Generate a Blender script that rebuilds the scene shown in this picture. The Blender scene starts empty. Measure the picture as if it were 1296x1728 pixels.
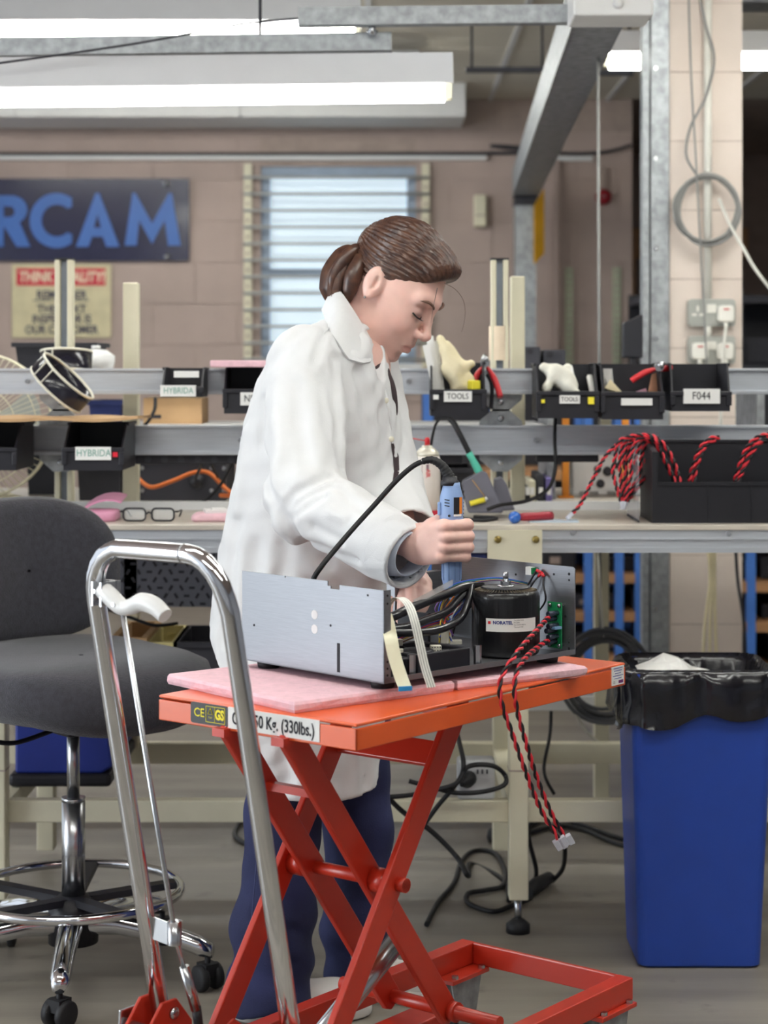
import bpy, bmesh, math, random
import numpy as np
from mathutils import Vector, Matrix
# ------------------------------------------------------------------ camera, world, light, exposure
FPX, HOR, HCAM = 3250.0, 620.0, 1.23
S = bpy.context.scene
COL = S.collection
cam = bpy.data.cameras.new('camera'); camo = bpy.data.objects.new('camera', cam); COL.objects.link(camo)
camo.location = (0, 0, HCAM); camo.rotation_euler = (math.pi/2, 0, 0)
cam.sensor_fit = 'VERTICAL'; cam.sensor_height = 36.0; cam.sensor_width = 27.0
cam.lens = 36.0*FPX/1728.0; cam.shift_y = -(864.0-HOR)/1728.0
cam.dof.use_dof = True; cam.dof.focus_distance = 3.25; cam.dof.aperture_fstop = 5.0
cam.clip_start = 0.05
S.camera = camo
wd = bpy.data.worlds.new('world'); S.world = wd; wd.use_nodes = True
wd.node_tree.nodes['Background'].inputs[0].default_value = (0.88, 0.95, 1.03, 1)
wd.node_tree.nodes['Background'].inputs[1].default_value = 0.78
S.view_settings.view_transform = 'Standard'; S.view_settings.look = 'None'
S.view_settings.gamma = 1.0; S.view_settings.use_curve_mapping = False
S.view_settings.exposure = 0.42
ad = bpy.data.lights.new('added_side_light', 'AREA'); ad.shape = 'RECTANGLE'; ad.size = 4.0; ad.size_y = 1.6; ad.energy = 120; ad.color = (.88, .95, 1)
ao = bpy.data.objects.new('added_side_light', ad); COL.objects.link(ao); ao.location = (-4.6, 2.2, 1.75); ao.rotation_euler = (0, -math.pi/2, 0)  # area lamp added for light from the left; no window stands there
TUBE = 20.0                      # strength of the fluorescent tubes
R = math.radians
random.seed(7)
# ------------------------------------------------------------------ helpers
def lin(c):
    return tuple((x/12.92 if x <= .04045 else ((x+.055)/1.055)**2.4) for x in (v/255.0 for v in c))
MATS = {}
def M(name, rgb=None, rough=.5, metal=0.0, var=.06, scale=12.0, bump=0.0, bscale=None, spec=.5, emit=0, alpha=1, trans=0, stretch=None, rgb2=None, coat=0, sheen=0, detail=4.0):
    if name in MATS: return MATS[name]
    m = bpy.data.materials.new(name); m.use_nodes = True; MATS[name] = m
    nt = m.node_tree; b = nt.nodes['Principled BSDF']
    L = lin(rgb)
    b.inputs['Roughness'].default_value = rough; b.inputs['Metallic'].default_value = metal
    b.inputs['Specular IOR Level'].default_value = spec
    if coat: b.inputs['Coat Weight'].default_value = coat; b.inputs['Coat Roughness'].default_value = .1
    if sheen: b.inputs['Sheen Weight'].default_value = sheen
    if trans: b.inputs['Transmission Weight'].default_value = trans
    if alpha < 1: b.inputs['Alpha'].default_value = alpha
    tc = nt.nodes.new('ShaderNodeTexCoord'); mp = nt.nodes.new('ShaderNodeMapping')
    nt.links.new(tc.outputs['Object'], mp.inputs['Vector'])
    if stretch: mp.inputs['Scale'].default_value = stretch
    nz = nt.nodes.new('ShaderNodeTexNoise'); nz.inputs['Scale'].default_value = scale; nz.inputs['Detail'].default_value = detail
    nt.links.new(mp.outputs['Vector'], nz.inputs['Vector'])
    cr = nt.nodes.new('ShaderNodeValToRGB')
    if rgb2: A, B = L, lin(rgb2)
    else: A, B = tuple(x*(1-var*1.6) for x in L), tuple(min(1, x*(1+var*1.6)) for x in L)
    cr.color_ramp.elements[0].position = .3; cr.color_ramp.elements[1].position = .7
    cr.color_ramp.elements[0].color = (*A, 1); cr.color_ramp.elements[1].color = (*B, 1)
    nt.links.new(nz.outputs['Fac'], cr.inputs['Fac']); nt.links.new(cr.outputs['Color'], b.inputs['Base Color'])
    if emit:
        b.inputs['Emission Color'].default_value = (*L, 1); b.inputs['Emission Strength'].default_value = emit
    if bump:
        n2 = nt.nodes.new('ShaderNodeTexNoise'); n2.inputs['Scale'].default_value = bscale or scale*4; n2.inputs['Detail'].default_value = 3
        nt.links.new(mp.outputs['Vector'], n2.inputs['Vector'])
        bp = nt.nodes.new('ShaderNodeBump'); bp.inputs['Strength'].default_value = bump; bp.inputs['Distance'].default_value = .004
        nt.links.new(n2.outputs['Fac'], bp.inputs['Height']); nt.links.new(bp.outputs['Normal'], b.inputs['Normal'])
    return m
def at(px, py, Y):
    return Vector(((px-648.0)/FPX*Y, Y, HCAM-(py-HOR)/FPX*Y))
MW = {}
def mw(o): return MW.get(o.name, Matrix.Identity(4))
class MB:
    """collects geometry, then links it as one mesh object"""
    def __init__(s): s.v = []; s.f = []; s.sm = []; s.mi = []; s.cur = 0
    def add(s, vs, fs, smooth=False):
        o = len(s.v); s.v += [tuple(p) for p in vs]
        for f in fs: s.f.append(tuple(i+o for i in f)); s.sm.append(smooth); s.mi.append(s.cur)
        return s
    def box(s, c, d, rz=0, rot=None):
        m = rot or Matrix.Rotation(rz, 3, 'Z'); c = Vector(c); h = Vector(d)/2
        vs = [c + m @ Vector((h.x*x, h.y*y, h.z*z)) for x in (-1, 1) for y in (-1, 1) for z in (-1, 1)]
        return s.add(vs, [(0,1,3,2),(4,6,7,5),(0,4,5,1),(2,3,7,6),(0,2,6,4),(1,5,7,3)])
    def bb(s, x0, x1, y0, y1, z0, z1):
        return s.box(((x0+x1)/2, (y0+y1)/2, (z0+z1)/2), (x1-x0, y1-y0, z1-z0))
    def beam(s, a, b, w, h, up=(0, 0, 1)):
        a, b = Vector(a), Vector(b); d = b-a; L = d.length; d.normalize(); up = Vector(up)
        x = d.cross(up)
        if x.length < 1e-5: x = d.cross(Vector((1, 0, 0)))
        x.normalize(); y = x.cross(d).normalized()
        m = Matrix((x, d, y)).transposed()
        return s.box((a+b)/2, (w, L, h), rot=m)
    def tube(s, pts, r, n=12, closed=False, caps=True, smooth=True, flat=None):
        pts = [Vector(p) for p in pts]; N = len(pts)
        rs = r if isinstance(r, (list, tuple)) else [r]*N
        T = []
        for i in range(N):
            if closed: t = pts[(i+1) % N]-pts[i-1]
            else: t = pts[min(i+1, N-1)]-pts[max(i-1, 0)]
            T.append(t.normalized() if t.length > 1e-9 else Vector((0, 0, 1)))
        nrm = T[0].orthogonal().normalized()
        if flat is not None:
            fl = Vector(flat); nrm = (fl-T[0]*fl.dot(T[0])).normalized()
        vs = []
        for i in range(N):
            if i:
                q = T[i-1].rotation_difference(T[i]); nrm = (q @ nrm); nrm = (nrm-T[i]*nrm.dot(T[i])).normalized()
            bn = T[i].cross(nrm)
            for k in range(n):
                a = 2*math.pi*k/n; vs.append(pts[i]+(nrm*math.cos(a)+bn*math.sin(a))*rs[i])
        fs = []
        for i in range(N if closed else N-1):
            j = (i+1) % N
            for k in range(n): fs.append((i*n+k, i*n+(k+1) % n, j*n+(k+1) % n, j*n+k))
        s.add(vs, fs, smooth)
        if caps and not closed:
            o = len(s.v)-N*n
            s.f += [tuple(o+k for k in reversed(range(n))), tuple(o+(N-1)*n+k for k in range(n))]; s.sm += [False]*2; s.mi += [s.cur]*2
        return s
    def cyl(s, a, b, r, r2=None, n=20, smooth=True): return s.tube([a, b], [r, r if r2 is None else r2], n, smooth=smooth)
    def lathe(s, prof, c=(0, 0, 0), n=32, axis=None, smooth=True, caps=True):
        """prof: list of (radius, height) about +Z, or about a given axis"""
        c = Vector(c); q = Vector((0, 0, 1)).rotation_difference(Vector(axis).normalized()) if axis else None
        vs = []
        for (r, h) in prof:
            for k in range(n):
                a = 2*math.pi*k/n; p = Vector((r*math.cos(a), r*math.sin(a), h))
                vs.append(c+(q @ p if q else p))
        fs = [(i*n+k, i*n+(k+1) % n, (i+1)*n+(k+1) % n, (i+1)*n+k) for i in range(len(prof)-1) for k in range(n)]
        s.add(vs, fs, smooth)
        o = len(s.v)-len(prof)*n
        if caps:
            if prof[0][0] > 1e-6: s.f.append(tuple(o+k for k in reversed(range(n)))); s.sm.append(False); s.mi.append(s.cur)
            if prof[-1][0] > 1e-6: s.f.append(tuple(o+(len(prof)-1)*n+k for k in range(n))); s.sm.append(False); s.mi.append(s.cur)
        return s
    def prism(s, poly, o, ax, ay, depth):
        """2D polygon in plane (o, ax, ay), extruded by vector depth"""
        o, ax, ay, dp = Vector(o), Vector(ax), Vector(ay), Vector(depth); n = len(poly)
        a = [o+ax*p[0]+ay*p[1] for p in poly]; b = [p+dp for p in a]
        fs = [tuple(range(n)), tuple(reversed(range(n, 2*n)))]+[(i, n+i, n+(i+1) % n, (i+1) % n) for i in range(n)]
        return s.add(a+b, fs)
    def grid(s, P, smooth=True, closed_u=False):
        """P[i][j] points"""
        nu, nv = len(P), len(P[0])
        vs = [p for row in P for p in row]
        fs = [(i*nv+j, i*nv+j+1, ((i+1) % nu)*nv+j+1, ((i+1) % nu)*nv+j) for i in range(nu if closed_u else nu-1) for j in range(nv-1)]
        return s.add(vs, fs, smooth)
    def sheet(s, P, th, smooth=True):
        """thick sheet from a grid of points"""
        nu, nv = len(P), len(P[0]); P = [[Vector(p) for p in r] for r in P]; Q = []
        for i in range(nu):
            row = []
            for j in range(nv):
                du = P[min(i+1, nu-1)][j]-P[max(i-1, 0)][j]; dv = P[i][min(j+1, nv-1)]-P[i][max(j-1, 0)]
                row.append(P[i][j]+du.cross(dv).normalized()*th)
            Q.append(row)
        s.grid(P, smooth); s.grid([r[::-1] for r in Q], smooth)
        for a, b in ((P[0], Q[0]), (Q[-1], P[-1]), ([r[-1] for r in P], [r[-1] for r in Q]), ([r[0] for r in Q], [r[0] for r in P])): s.grid([b, a], False)
        return s
    def build(s, name, mat, parent=None, world=False, bevel=0, seg=2, sub=0, auto=False, wn=False):
        me = bpy.data.meshes.new(name); V = s.v
        loc = None
        if parent is not None and world:
            inv = mw(parent).inverted(); V = [tuple(inv @ Vector(p)) for p in V]
        elif parent is None and not auto:
            a = np.array(V); loc = ((a[:, 0].min()+a[:, 0].max())/2, (a[:, 1].min()+a[:, 1].max())/2, a[:, 2].min())
            V = [tuple(p) for p in (a-np.array(loc))]
        me.from_pydata(V, [], s.f)
        for m in (mat if isinstance(mat, (list, tuple)) else [mat]): me.materials.append(m)
        me.polygons.foreach_set('use_smooth', s.sm); me.polygons.foreach_set('material_index', s.mi)
        me.validate(); me.update()
        o = bpy.data.objects.new(name, me); COL.objects.link(o)
        if parent is not None: o.parent = parent; MW[o.name] = mw(parent)
        if loc: o.location = loc; MW[o.name] = Matrix.Translation(loc)
        if bevel:
            b = o.modifiers.new('bevel', 'BEVEL'); b.width = bevel; b.segments = seg; b.limit_method = 'ANGLE'; b.angle_limit = R(40); b.harden_normals = False
        if sub:
            b = o.modifiers.new('sub', 'SUBSURF'); b.levels = sub; b.render_levels = sub
        return o
def tag(o, label, cat, group=None):
    o['label'] = label; o['category'] = cat
    if group: o['group'] = group
    return o
def struct(o): o['kind'] = 'structure'; return o
def thing(name, label, cat, loc=(0, 0, 0), rz=0, group=None):
    o = bpy.data.objects.new(name, None); COL.objects.link(o); o.location = loc; o.rotation_euler = (0, 0, rz)
    o.empty_display_size = .05
    MW[o.name] = Matrix.Translation(Vector(loc)) @ Matrix.Rotation(rz, 4, 'Z')
    return tag(o, label, cat, group)
def spl(pts, n=8, closed=False):
    """Catmull-Rom through points"""
    P = [Vector(p) for p in pts]; N = len(P); out = []
    for i in range(N if closed else N-1):
        if closed: a, b, c, d = P[i-1], P[i], P[(i+1) % N], P[(i+2) % N]
        else: a, b, c, d = P[max(i-1, 0)], P[i], P[i+1], P[min(i+2, N-1)]
        for k in range(n):
            t = k/n
            out.append(.5*((2*b)+(c-a)*t+(2*a-5*b+4*c-d)*t*t+(3*b-a-3*c+d)*t**3))
    if not closed: out.append(P[-1])
    return out
def text(name, s_, size, o, ax, ay, mat, parent, bold=0, align='CENTER', shear=0, lift=.0006, squeeze=1.0):
    """flat lettering: o is the centre point, ax / ay unit vectors of the writing plane (world coordinates)"""
    cu = bpy.data.curves.new('t', 'FONT'); cu.body = s_; cu.size = size; cu.align_x = align; cu.align_y = 'CENTER'
    cu.offset = bold; cu.shear = shear; cu.resolution_u = 3
    to = bpy.data.objects.new('t', cu); COL.objects.link(to)
    dg = bpy.context.evaluated_depsgraph_get(); me = bpy.data.meshes.new_from_object(to.evaluated_get(dg))
    ax, ay = Vector(ax).normalized(), Vector(ay).normalized(); n = ax.cross(ay); inv = mw(parent).inverted()
    for v in me.vertices: v.co = inv @ (Vector(o)+ax*v.co.x*squeeze+ay*v.co.y+n*lift)
    bpy.data.objects.remove(to); bpy.data.curves.remove(cu)
    me.name = name; me.materials.clear(); me.materials.append(mat)
    for p in me.polygons: p.material_index = 0
    ob = bpy.data.objects.new(name, me); COL.objects.link(ob); ob.parent = parent; MW[ob.name] = mw(parent)
    return ob
def rrect(w, h, r, n=4):
    out = []
    for cx, cy, a0 in ((w/2-r, h/2-r, 0), (-w/2+r, h/2-r, 90), (-w/2+r, -h/2+r, 180), (w/2-r, -h/2+r, 270)):
        for k in range(n+1):
            a = R(a0+90*k/n); out.append((cx+r*math.cos(a), cy+r*math.sin(a)))
    return out
def copy_tree(o, parent=None):
    c = o.copy(); COL.objects.link(c)
    if parent is not None: c.parent = parent
    for ch in list(o.children): copy_tree(ch, c)
    return c
# ---- implicit surfaces (surface nets) for organic shapes
def surfnet(f, lo, hi, h):
    lo = np.array(lo, np.float32); n = [int(math.ceil((hi[i]-lo[i])/h))+1 for i in range(3)]
    X, Y, Z = np.meshgrid(*[lo[i]+h*np.arange(n[i], dtype=np.float32) for i in range(3)], indexing='ij')
    V = f(X, Y, Z).astype(np.float32); ins = V < 0
    c = [m-1 for m in n]
    acc = np.zeros((*c, 3), np.float32); cnt = np.zeros(c, np.float32)
    def sl(dx, dy, dz): return (slice(dx, dx+c[0]), slice(dy, dy+c[1]), slice(dz, dz+c[2]))
    cor = [(a, b, d) for a in (0, 1) for b in (0, 1) for d in (0, 1)]
    for i, p in enumerate(cor):
        for q in cor[i+1:]:
            dif = [q[k]-p[k] for k in range(3)]
            if sum(abs(x) for x in dif) != 1: continue
            va, vb = V[sl(*p)], V[sl(*q)]; ch = (va < 0) != (vb < 0)
            t = np.where(ch, va/np.where(ch, va-vb, 1), 0)
            for k in range(3): acc[..., k] += np.where(ch, p[k]+dif[k]*t, 0)
            cnt += ch
    act = cnt > 0; idx = -np.ones(c, np.int64); idx[act] = np.arange(act.sum())
    ijk = np.argwhere(act); P = (ijk+acc[act]/cnt[act][:, None])*h+lo
    F = []
    for ax in range(3):
        b, d = (ax+1) % 3, (ax+2) % 3
        s0 = [slice(0, n[k]) for k in range(3)]; s0[ax] = slice(0, n[ax]-1); s1 = list(s0); s1[ax] = slice(1, n[ax])
        ch = ins[tuple(s0)] != ins[tuple(s1)]; g = np.argwhere(ch)
        ok = (g[:, b] > 0) & (g[:, d] > 0) & (g[:, b] < n[b]-1) & (g[:, d] < n[d]-1); g = g[ok]
        fl = ins[tuple(s0)][tuple(g.T)]
        q = []
        for ob, od in ((-1, -1), (0, -1), (0, 0), (-1, 0)):
            e = g.copy(); e[:, b] += ob; e[:, d] += od; q.append(idx[tuple(e.T)])
        q = np.stack(q, 1); q[~fl] = q[~fl][:, ::-1]; F.append(q)
    return P, np.concatenate(F)
def smin(a, b, k):
    h = np.clip(.5+.5*(b-a)/k, 0, 1); return b+(a-b)*h-k*h*(1-h)
def smax(a, b, k): return -smin(-a, -b, k)
def ell(X, Y, Z, c, r, rot=None):
    x, y, z = X-c[0], Y-c[1], Z-c[2]
    if rot is not None:
        m = np.array(rot.transposed()); x, y, z = (m[0][0]*x+m[0][1]*y+m[0][2]*z, m[1][0]*x+m[1][1]*y+m[1][2]*z, m[2][0]*x+m[2][1]*y+m[2][2]*z)
    k0 = np.sqrt((x/r[0])**2+(y/r[1])**2+(z/r[2])**2); k1 = np.sqrt((x/r[0]**2)**2+(y/r[1]**2)**2+(z/r[2]**2)**2)
    return k0*(k0-1)/np.maximum(k1, 1e-6)
def cap(X, Y, Z, a, b, ra, rb):
    a, b = np.array(a, np.float32), np.array(b, np.float32); d = b-a; L2 = max((d*d).sum(), 1e-12)
    t = np.clip(((X-a[0])*d[0]+(Y-a[1])*d[1]+(Z-a[2])*d[2])/L2, 0, 1)
    return np.sqrt((X-a[0]-t*d[0])**2+(Y-a[1]-t*d[1])**2+(Z-a[2]-t*d[2])**2)-(ra+(rb-ra)*t)
def chain(X, Y, Z, pts, rs, k=.004):
    v = None
    for i in range(len(pts)-1):
        c_ = cap(X, Y, Z, pts[i], pts[i+1], rs[i], rs[i+1]); v = c_ if v is None else smin(v, c_, k)
    return v
def npmesh(mb, P, F, mat=None, smooth=True):
    if mat is not None: P = P @ np.array(mat.to_3x3()).T+np.array(mat.translation)
    mb.add([tuple(p) for p in P.tolist()], F.tolist(), smooth); return P
# ------------------------------------------------------------------ materials
m_wall = M('painted_block', (178, 160, 152), .8, var=.05, scale=3, bump=.25, bscale=60)
m_mortar = M('painted_mortar', (172, 155, 146), .85)
m_white = M('white_paint', (222, 222, 222), .6, var=.02)
m_ceil = M('ceiling_board', (218, 212, 198), .8, var=.03, scale=3)
m_galv = M('galvanised_steel', (160, 164, 168), .5, .7, var=.16, scale=40, detail=8)
m_cream = M('cream_paint', (221, 215, 190), .5, var=.04, scale=8)
m_alu = M('anodised_aluminium', (200, 205, 213), .42, .5, var=.04, stretch=(1, 30, 30))
m_worktop = M('worktop_laminate', (208, 200, 188), .35, var=.03)
m_black = M('black_plastic', (30, 30, 38), .45, var=.1)
m_blackg = M('glossy_black', (20, 20, 26), .2, var=.1)
m_dark = M('dark_grey', (52, 52, 60), .6)
m_rub = M('black_rubber', (24, 24, 28), .6)
m_chrome = M('chrome', (225, 227, 232), .09, 1.0, var=.01)
m_steel = M('bright_steel', (190, 192, 196), .25, 1.0, var=.05)
m_red = M('red_plastic', (205, 40, 50), .4)
m_label = M('white_label', (236, 236, 234), .6, var=.01)
m_ink = M('black_ink', (30, 30, 40), .7, var=.0)
m_ink2 = M('green_marker_ink', (110, 165, 150), .7, var=.0)
m_wood = M('shelf_wood', (170, 125, 85), .6, var=.12, stretch=(1, 8, 8), scale=6)
m_card = M('cardboard', (196, 160, 118), .8, var=.06)
m_blue = M('blue_paint', (70, 120, 200), .5)
m_dkblue = M('navy_plastic', (35, 50, 110), .5)
m_cable = M('grey_cable', (140, 140, 138), .5)
m_wcable = M('white_cable', (222, 220, 212), .5)
m_pink = M('pink_foam', (238, 196, 206), .9, var=.05, scale=60, bump=.4, bscale=120)
# floor: worn grey vinyl with long grain
def floor_mat():
    m = M('vinyl_floor', (136, 130, 120), .42, var=.16, scale=2.2, stretch=(.5, 4, 1), detail=9, bump=.05, bscale=40)
    nt = m.node_tree; b = nt.nodes['Principled BSDF']; cr = [n for n in nt.nodes if n.type == 'VALTORGB'][0]
    tc = [n for n in nt.nodes if n.type == 'TEX_COORD'][0]
    n = nt.nodes.new('ShaderNodeTexNoise'); n.inputs['Scale'].default_value = 9; n.inputs['Detail'].default_value = 8
    r2 = nt.nodes.new('ShaderNodeValToRGB'); r2.color_ramp.elements[0].position = .27; r2.color_ramp.elements[0].color = (.45, .44, .43, 1)
    r2.color_ramp.elements[1].position = .36; r2.color_ramp.elements[1].color = (1, 1, 1, 1)
    mx = nt.nodes.new('ShaderNodeMix'); mx.data_type = 'RGBA'; mx.blend_type = 'MULTIPLY'; mx.inputs[0].default_value = .6
    nt.links.new(tc.outputs['Object'], n.inputs['Vector']); nt.links.new(n.outputs['Fac'], r2.inputs['Fac'])
    nt.links.new(cr.outputs['Color'], mx.inputs[6]); nt.links.new(r2.outputs['Color'], mx.inputs[7]); nt.links.new(mx.outputs[2], b.inputs['Base Color'])
    return m
# ------------------------------------------------------------------ room shell
fl = MB(); fl.bb(-5, 5, -2, 13.2, -.1, 0); struct(fl.build('floor', floor_mat(), auto=True))
ce = MB(); ce.bb(-5, 5, -2, 13.2, 2.64, 2.74); ceil = struct(ce.build('ceiling', m_mortar, auto=True))
for i in range(9):
    for j in range(5):
        b = MB(); x = -2.5+i*.61; y = 6.0+j*.8; b.bb(x+.006, x+.604, y+.006, y+.794, 2.622, 2.645)
        b.build('ceiling_panel', m_ceil, ceil, world=True)
for i in range(10):
    b = MB(); x = -2.5+i*.61; b.bb(x-.012, x+.012, 6.0, 10, 2.612, 2.64); b.build('ceiling_bar', m_white, ceil, world=True)
b = MB(); b.bb(-5, 5, -2.2, -2.0, 0, 2.64); struct(b.build('wall_front', M('side_wall', (176, 178, 184), .8), auto=True))
b = MB(); b.bb(5, 5.2, -2.2, 13.2, 0, 2.64); struct(b.build('wall_right', MATS['side_wall'], auto=True))
# back wall of painted blocks, with a hole for the window
WX0, WX1, WZ0, WZ1 = -.64, .165, 1.25, 2.275
YW = 10.0
wb = MB()
for x0, x1, z0, z1 in ((-3.2, WX0, 0, 2.64), (WX1, 1.29, 0, 2.64), (WX0, WX1, 0, WZ0), (WX0, WX1, WZ1, 2.64)):
    wb.bb(x0, x1, YW+.006, YW+.22, z0, z1)
wall = struct(wb.build('wall_back', m_mortar, auto=True))
def rows(parent, x0, x1, z0, z1, y, depth, bw, bh, holes=(), g=.0022, name='block', mat=None):
    r = 0; z = z0
    while z < z1-.02:
        zt = min(z+bh, z1); x = x0-(bw/2 if r % 2 else 0)
        while x < x1-.01:
            segs = [(max(x, x0), min(x+bw, x1))]
            for hx0, hx1, hz0, hz1 in holes:
                if zt > hz0+.01 and z < hz1-.01:
                    ns = []
                    for a, b_ in segs:
                        if b_ <= hx0 or a >= hx1: ns.append((a, b_)); continue
                        if a < hx0-.02: ns.append((a, hx0))
                        if b_ > hx1+.02: ns.append((hx1, b_))
                    segs = ns
            for a, b_ in segs:
                if b_-a < .03: continue
                q = MB(); q.bb(a+g, b_-g, y-random.uniform(0, .0015), y+depth, z+g, zt-g); q.build(name, mat or m_wall, parent, world=True)
            x += bw
        z = zt; r += 1
rows(wall, -2.3, 1.29, .7, 2.455, YW, .02, .44, .215, ((WX0, WX1, WZ0, WZ1),))
# far wall beyond the opening on the right, and a side return
b = MB(); b.bb(1.29, 5, 12.8, 13.0, 0, 2.64); struct(b.build('wall_far', M('shaded_wall', (140, 122, 114), .9), auto=True))  # wall paint darkened to carry the shade beyond the opening
b = MB(); b.bb(1.19, 1.29, YW+.21, 12.8, 0, 2.64); struct(b.build('wall_return', m_mortar, auto=True))
# white boarded soffit above the wall
so = MB(); so.bb(-3.2, .40, 9.42, 10.0, 2.47, 2.622); so = struct(so.build('trim_1', m_white, auto=True))
for i in range(3):
    b = MB(); x = -2.9+i*1.1; b.bb(x+.004, x+1.096, 9.408, 9.425, 2.456, 2.620); b.build('soffit_board', m_white, so, world=True)
# cable trunking along the wall
b = MB(); b.bb(-3.0, .53, 9.96, 10.0, 2.305, 2.325); b.bb(.72, 1.08, 9.96, 10, 2.30, 2.322); struct(b.build('trim_2', m_white, auto=True))
b = MB(); b.tube(spl([(-3, 9.965, 2.335), (.5, 9.965, 2.337), (.55, 9.95, 2.375), (.75, 9.95, 2.36), (.95, 9.95, 2.335), (1.15, 9.95, 2.345), (1.28, 9.95, 2.38)]), .009, 6)
tag(b.build('wall_cable', m_dark), 'black cable run along the top of the block wall above the trunking', 'cable')
# window with frosted panes
wn = struct(bpy.data.objects.new('window_1', None)); COL.objects.link(wn); wn.location = (-.2375, YW+.1, WZ0); MW[wn.name] = Matrix.Translation(wn.location)
m_frame = M('window_frame', (150, 166, 186), .5); m_pane = M('frosted_glass', (208, 224, 235), .5, var=.05, scale=2, emit=.44)
f = MB(); t = .045
f.bb(WX0, WX0+t, YW+.03, YW+.12, WZ0, WZ1); f.bb(WX1-t, WX1, YW+.03, YW+.12, WZ0, WZ1); f.bb(WX0+t, WX1-t, YW+.03, YW+.12, WZ1-t, WZ1); f.bb(WX0+t, WX1-t, YW+.03, YW+.12, WZ0, WZ0+t)
f.bb(WX0+t, WX1-t, YW+.05, YW+.11, 1.70, 1.745); f.build('window_frame', m_frame, wn, world=True)
for z0, z1 in ((WZ0+t, 1.70), (1.745, WZ1-t)):
    b = MB(); b.bb(WX0+t, WX1-t, YW+.08, YW+.09, z0, z1); b.build('pane', m_pane, wn, world=True)
b = MB(); b.bb(WX0-.03, WX1+.03, YW-.05, YW+.03, WZ0-.03, WZ0); b.build('window_sill', m_white, wn, world=True)
# security bars over the window
g = thing('window_guard', 'cream steel security grille of horizontal bars fixed over the window', 'window bars', (-.23, 9.9, 1.2))
for x in (-.705, .215):
    b = MB(); b.bb(x-.02, x+.02, 9.955, 9.985, 1.0, 2.285)
    o = b.build('side_strap', m_cream, g, world=True)
    for k in range(14):
        q = MB(); q.cyl((x, 9.945, 1.05+k*.0855), (x, 9.956, 1.05+k*.0855), .008, n=8); q.build('stud', m_mortar, o, world=True)
for k in range(14):
    b = MB(); z = 1.10+k*.0855; b.cyl((-.725, 9.94, z), (.235, 9.94, z), .0075, n=8); b.build('bar', M('bar_paint', (170, 172, 170), .5), g, world=True)
# ------------------------------------------------------------------ pillar, steelwork
c0, c1 = .889, 1.117
b = MB(); b.bb(c0+.004, c1-.004, 6.004, 6.23, 0, 2.64); pil = struct(b.build('wall_pillar', m_mortar, auto=True))
rows(pil, c0, c1, 0, 2.64, 6.0, .235, .9, .215, g=.0012, name='block', mat=M('pillar_paint', (226, 212, 202), .75, var=.04, scale=4, bump=.15, bscale=60))
# stained plaster patches are part of the paint: small flakes
g = thing('steel_post', 'galvanised steel channel post standing against the painted block pillar', 'post', (.86, 6.0, 0))
b = MB(); b.bb(.831, .887, 5.99, 5.996, 0, 2.62); b.bb(.831, .837, 5.996, 6.05, 0, 2.62); b.bb(.881, .887, 5.996, 6.05, 0, 2.62); b.build('channel', m_galv, g, world=True)
b = MB(); b.bb(.806, .826, 6.0, 6.06, .0, 2.62); b.build('flange', m_galv, g, world=True)
for k in range(9):
    b = MB(); b.cyl((.845, 5.989, .2+k*.28), (.845, 5.985, .2+k*.28), .007, n=8); b.build('bolt', m_steel, g, world=True)
g = thing('overhead_beam', 'long galvanised beam running back to the block wall on a steel post', 'beam', (.70, 9.6, 0))
a, b2 = Vector((.53, 4.72, 2.085)), Vector((.705, 9.62, 2.085))
b = MB(); b.beam(a, b2, .115, .006); o = b.build('bottom_plate', m_galv, g, world=True)
d = (b2-a).normalized(); sd = d.cross(Vector((0, 0, 1)))
b = MB(); b.beam(a-sd*.06+Vector((0, 0, .062)), b2-sd*.06+Vector((0, 0, .062)), .008, .13); b.build('side_plate', m_galv, g, world=True)
b = MB(); b.beam(a+sd*.06+Vector((0, 0, .062)), b2+sd*.06+Vector((0, 0, .062)), .008, .13); b.build('side_plate', m_galv, g, world=True)
b = MB(); b.bb(.652, .755, 9.56, 9.68, 0, 2.08); b.build('post', m_galv, g, world=True)
b = MB(); b.bb(.648, .76, 9.55, 9.69, 2.035, 2.083); b.build('cap', m_dark, g, world=True)
m_yel = M('yellow_sign', (238, 178, 40), .5)
b = MB(); p = [at(901, 347, 9.5), at(917, 318, 9.54), at(917, 428, 9.54), at(901, 445, 9.5)]
b.add(p+[q+Vector((.004, 0, 0)) for q in p], [(0, 1, 2, 3), (7, 6, 5, 4), (0, 4, 5, 1), (1, 5, 6, 2), (2, 6, 7, 3), (3, 7, 4, 0)])
tag(b.build('warning_sign', m_yel), 'yellow sign plate on the side of the far steel post', 'sign')
# ------------------------------------------------------------------ struts and light fittings
def strut(name, a, b_, label, h=.041):
    g = thing(name, label, 'strut', tuple(a), group='galvanised struts')
    a, b_ = Vector(a), Vector(b_)
    q = MB(); q.beam(a, b_, .002, h); q.build('web', m_galv, g, world=True)
    for s_ in (-1, 1):
        q = MB(); q.beam(a+Vector((0, .02, s_*h/2)), b_+Vector((0, .02, s_*h/2)), .041, .003); q.build('flange', m_galv, g, world=True)
    return g
strut('channel_strut', at(-60, 79, 4.72), at(661, 69, 4.72), 'galvanised channel strut lying along the top of the long light fitting')
g = strut('channel_strut', at(503, 27, 4.66), at(968, 22, 4.66), 'galvanised channel strut reaching from the light fitting to the white trunking box')
b = MB(); b.cyl(at(628, 40, 4.69), at(628, 60, 4.69), .009, n=12); b.cyl(at(628, 52, 4.69), at(628, 56, 4.69), .014, n=6); b.build('bolt', m_steel, g, world=True)
b = MB(); b.bb(.443, .63, 4.5, 4.66, 2.052, 2.2); tr = b.build('trunking_box', m_white, bevel=.006); tag(tr, 'white trunking box at the near end of the overhead beam', 'box')
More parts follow.
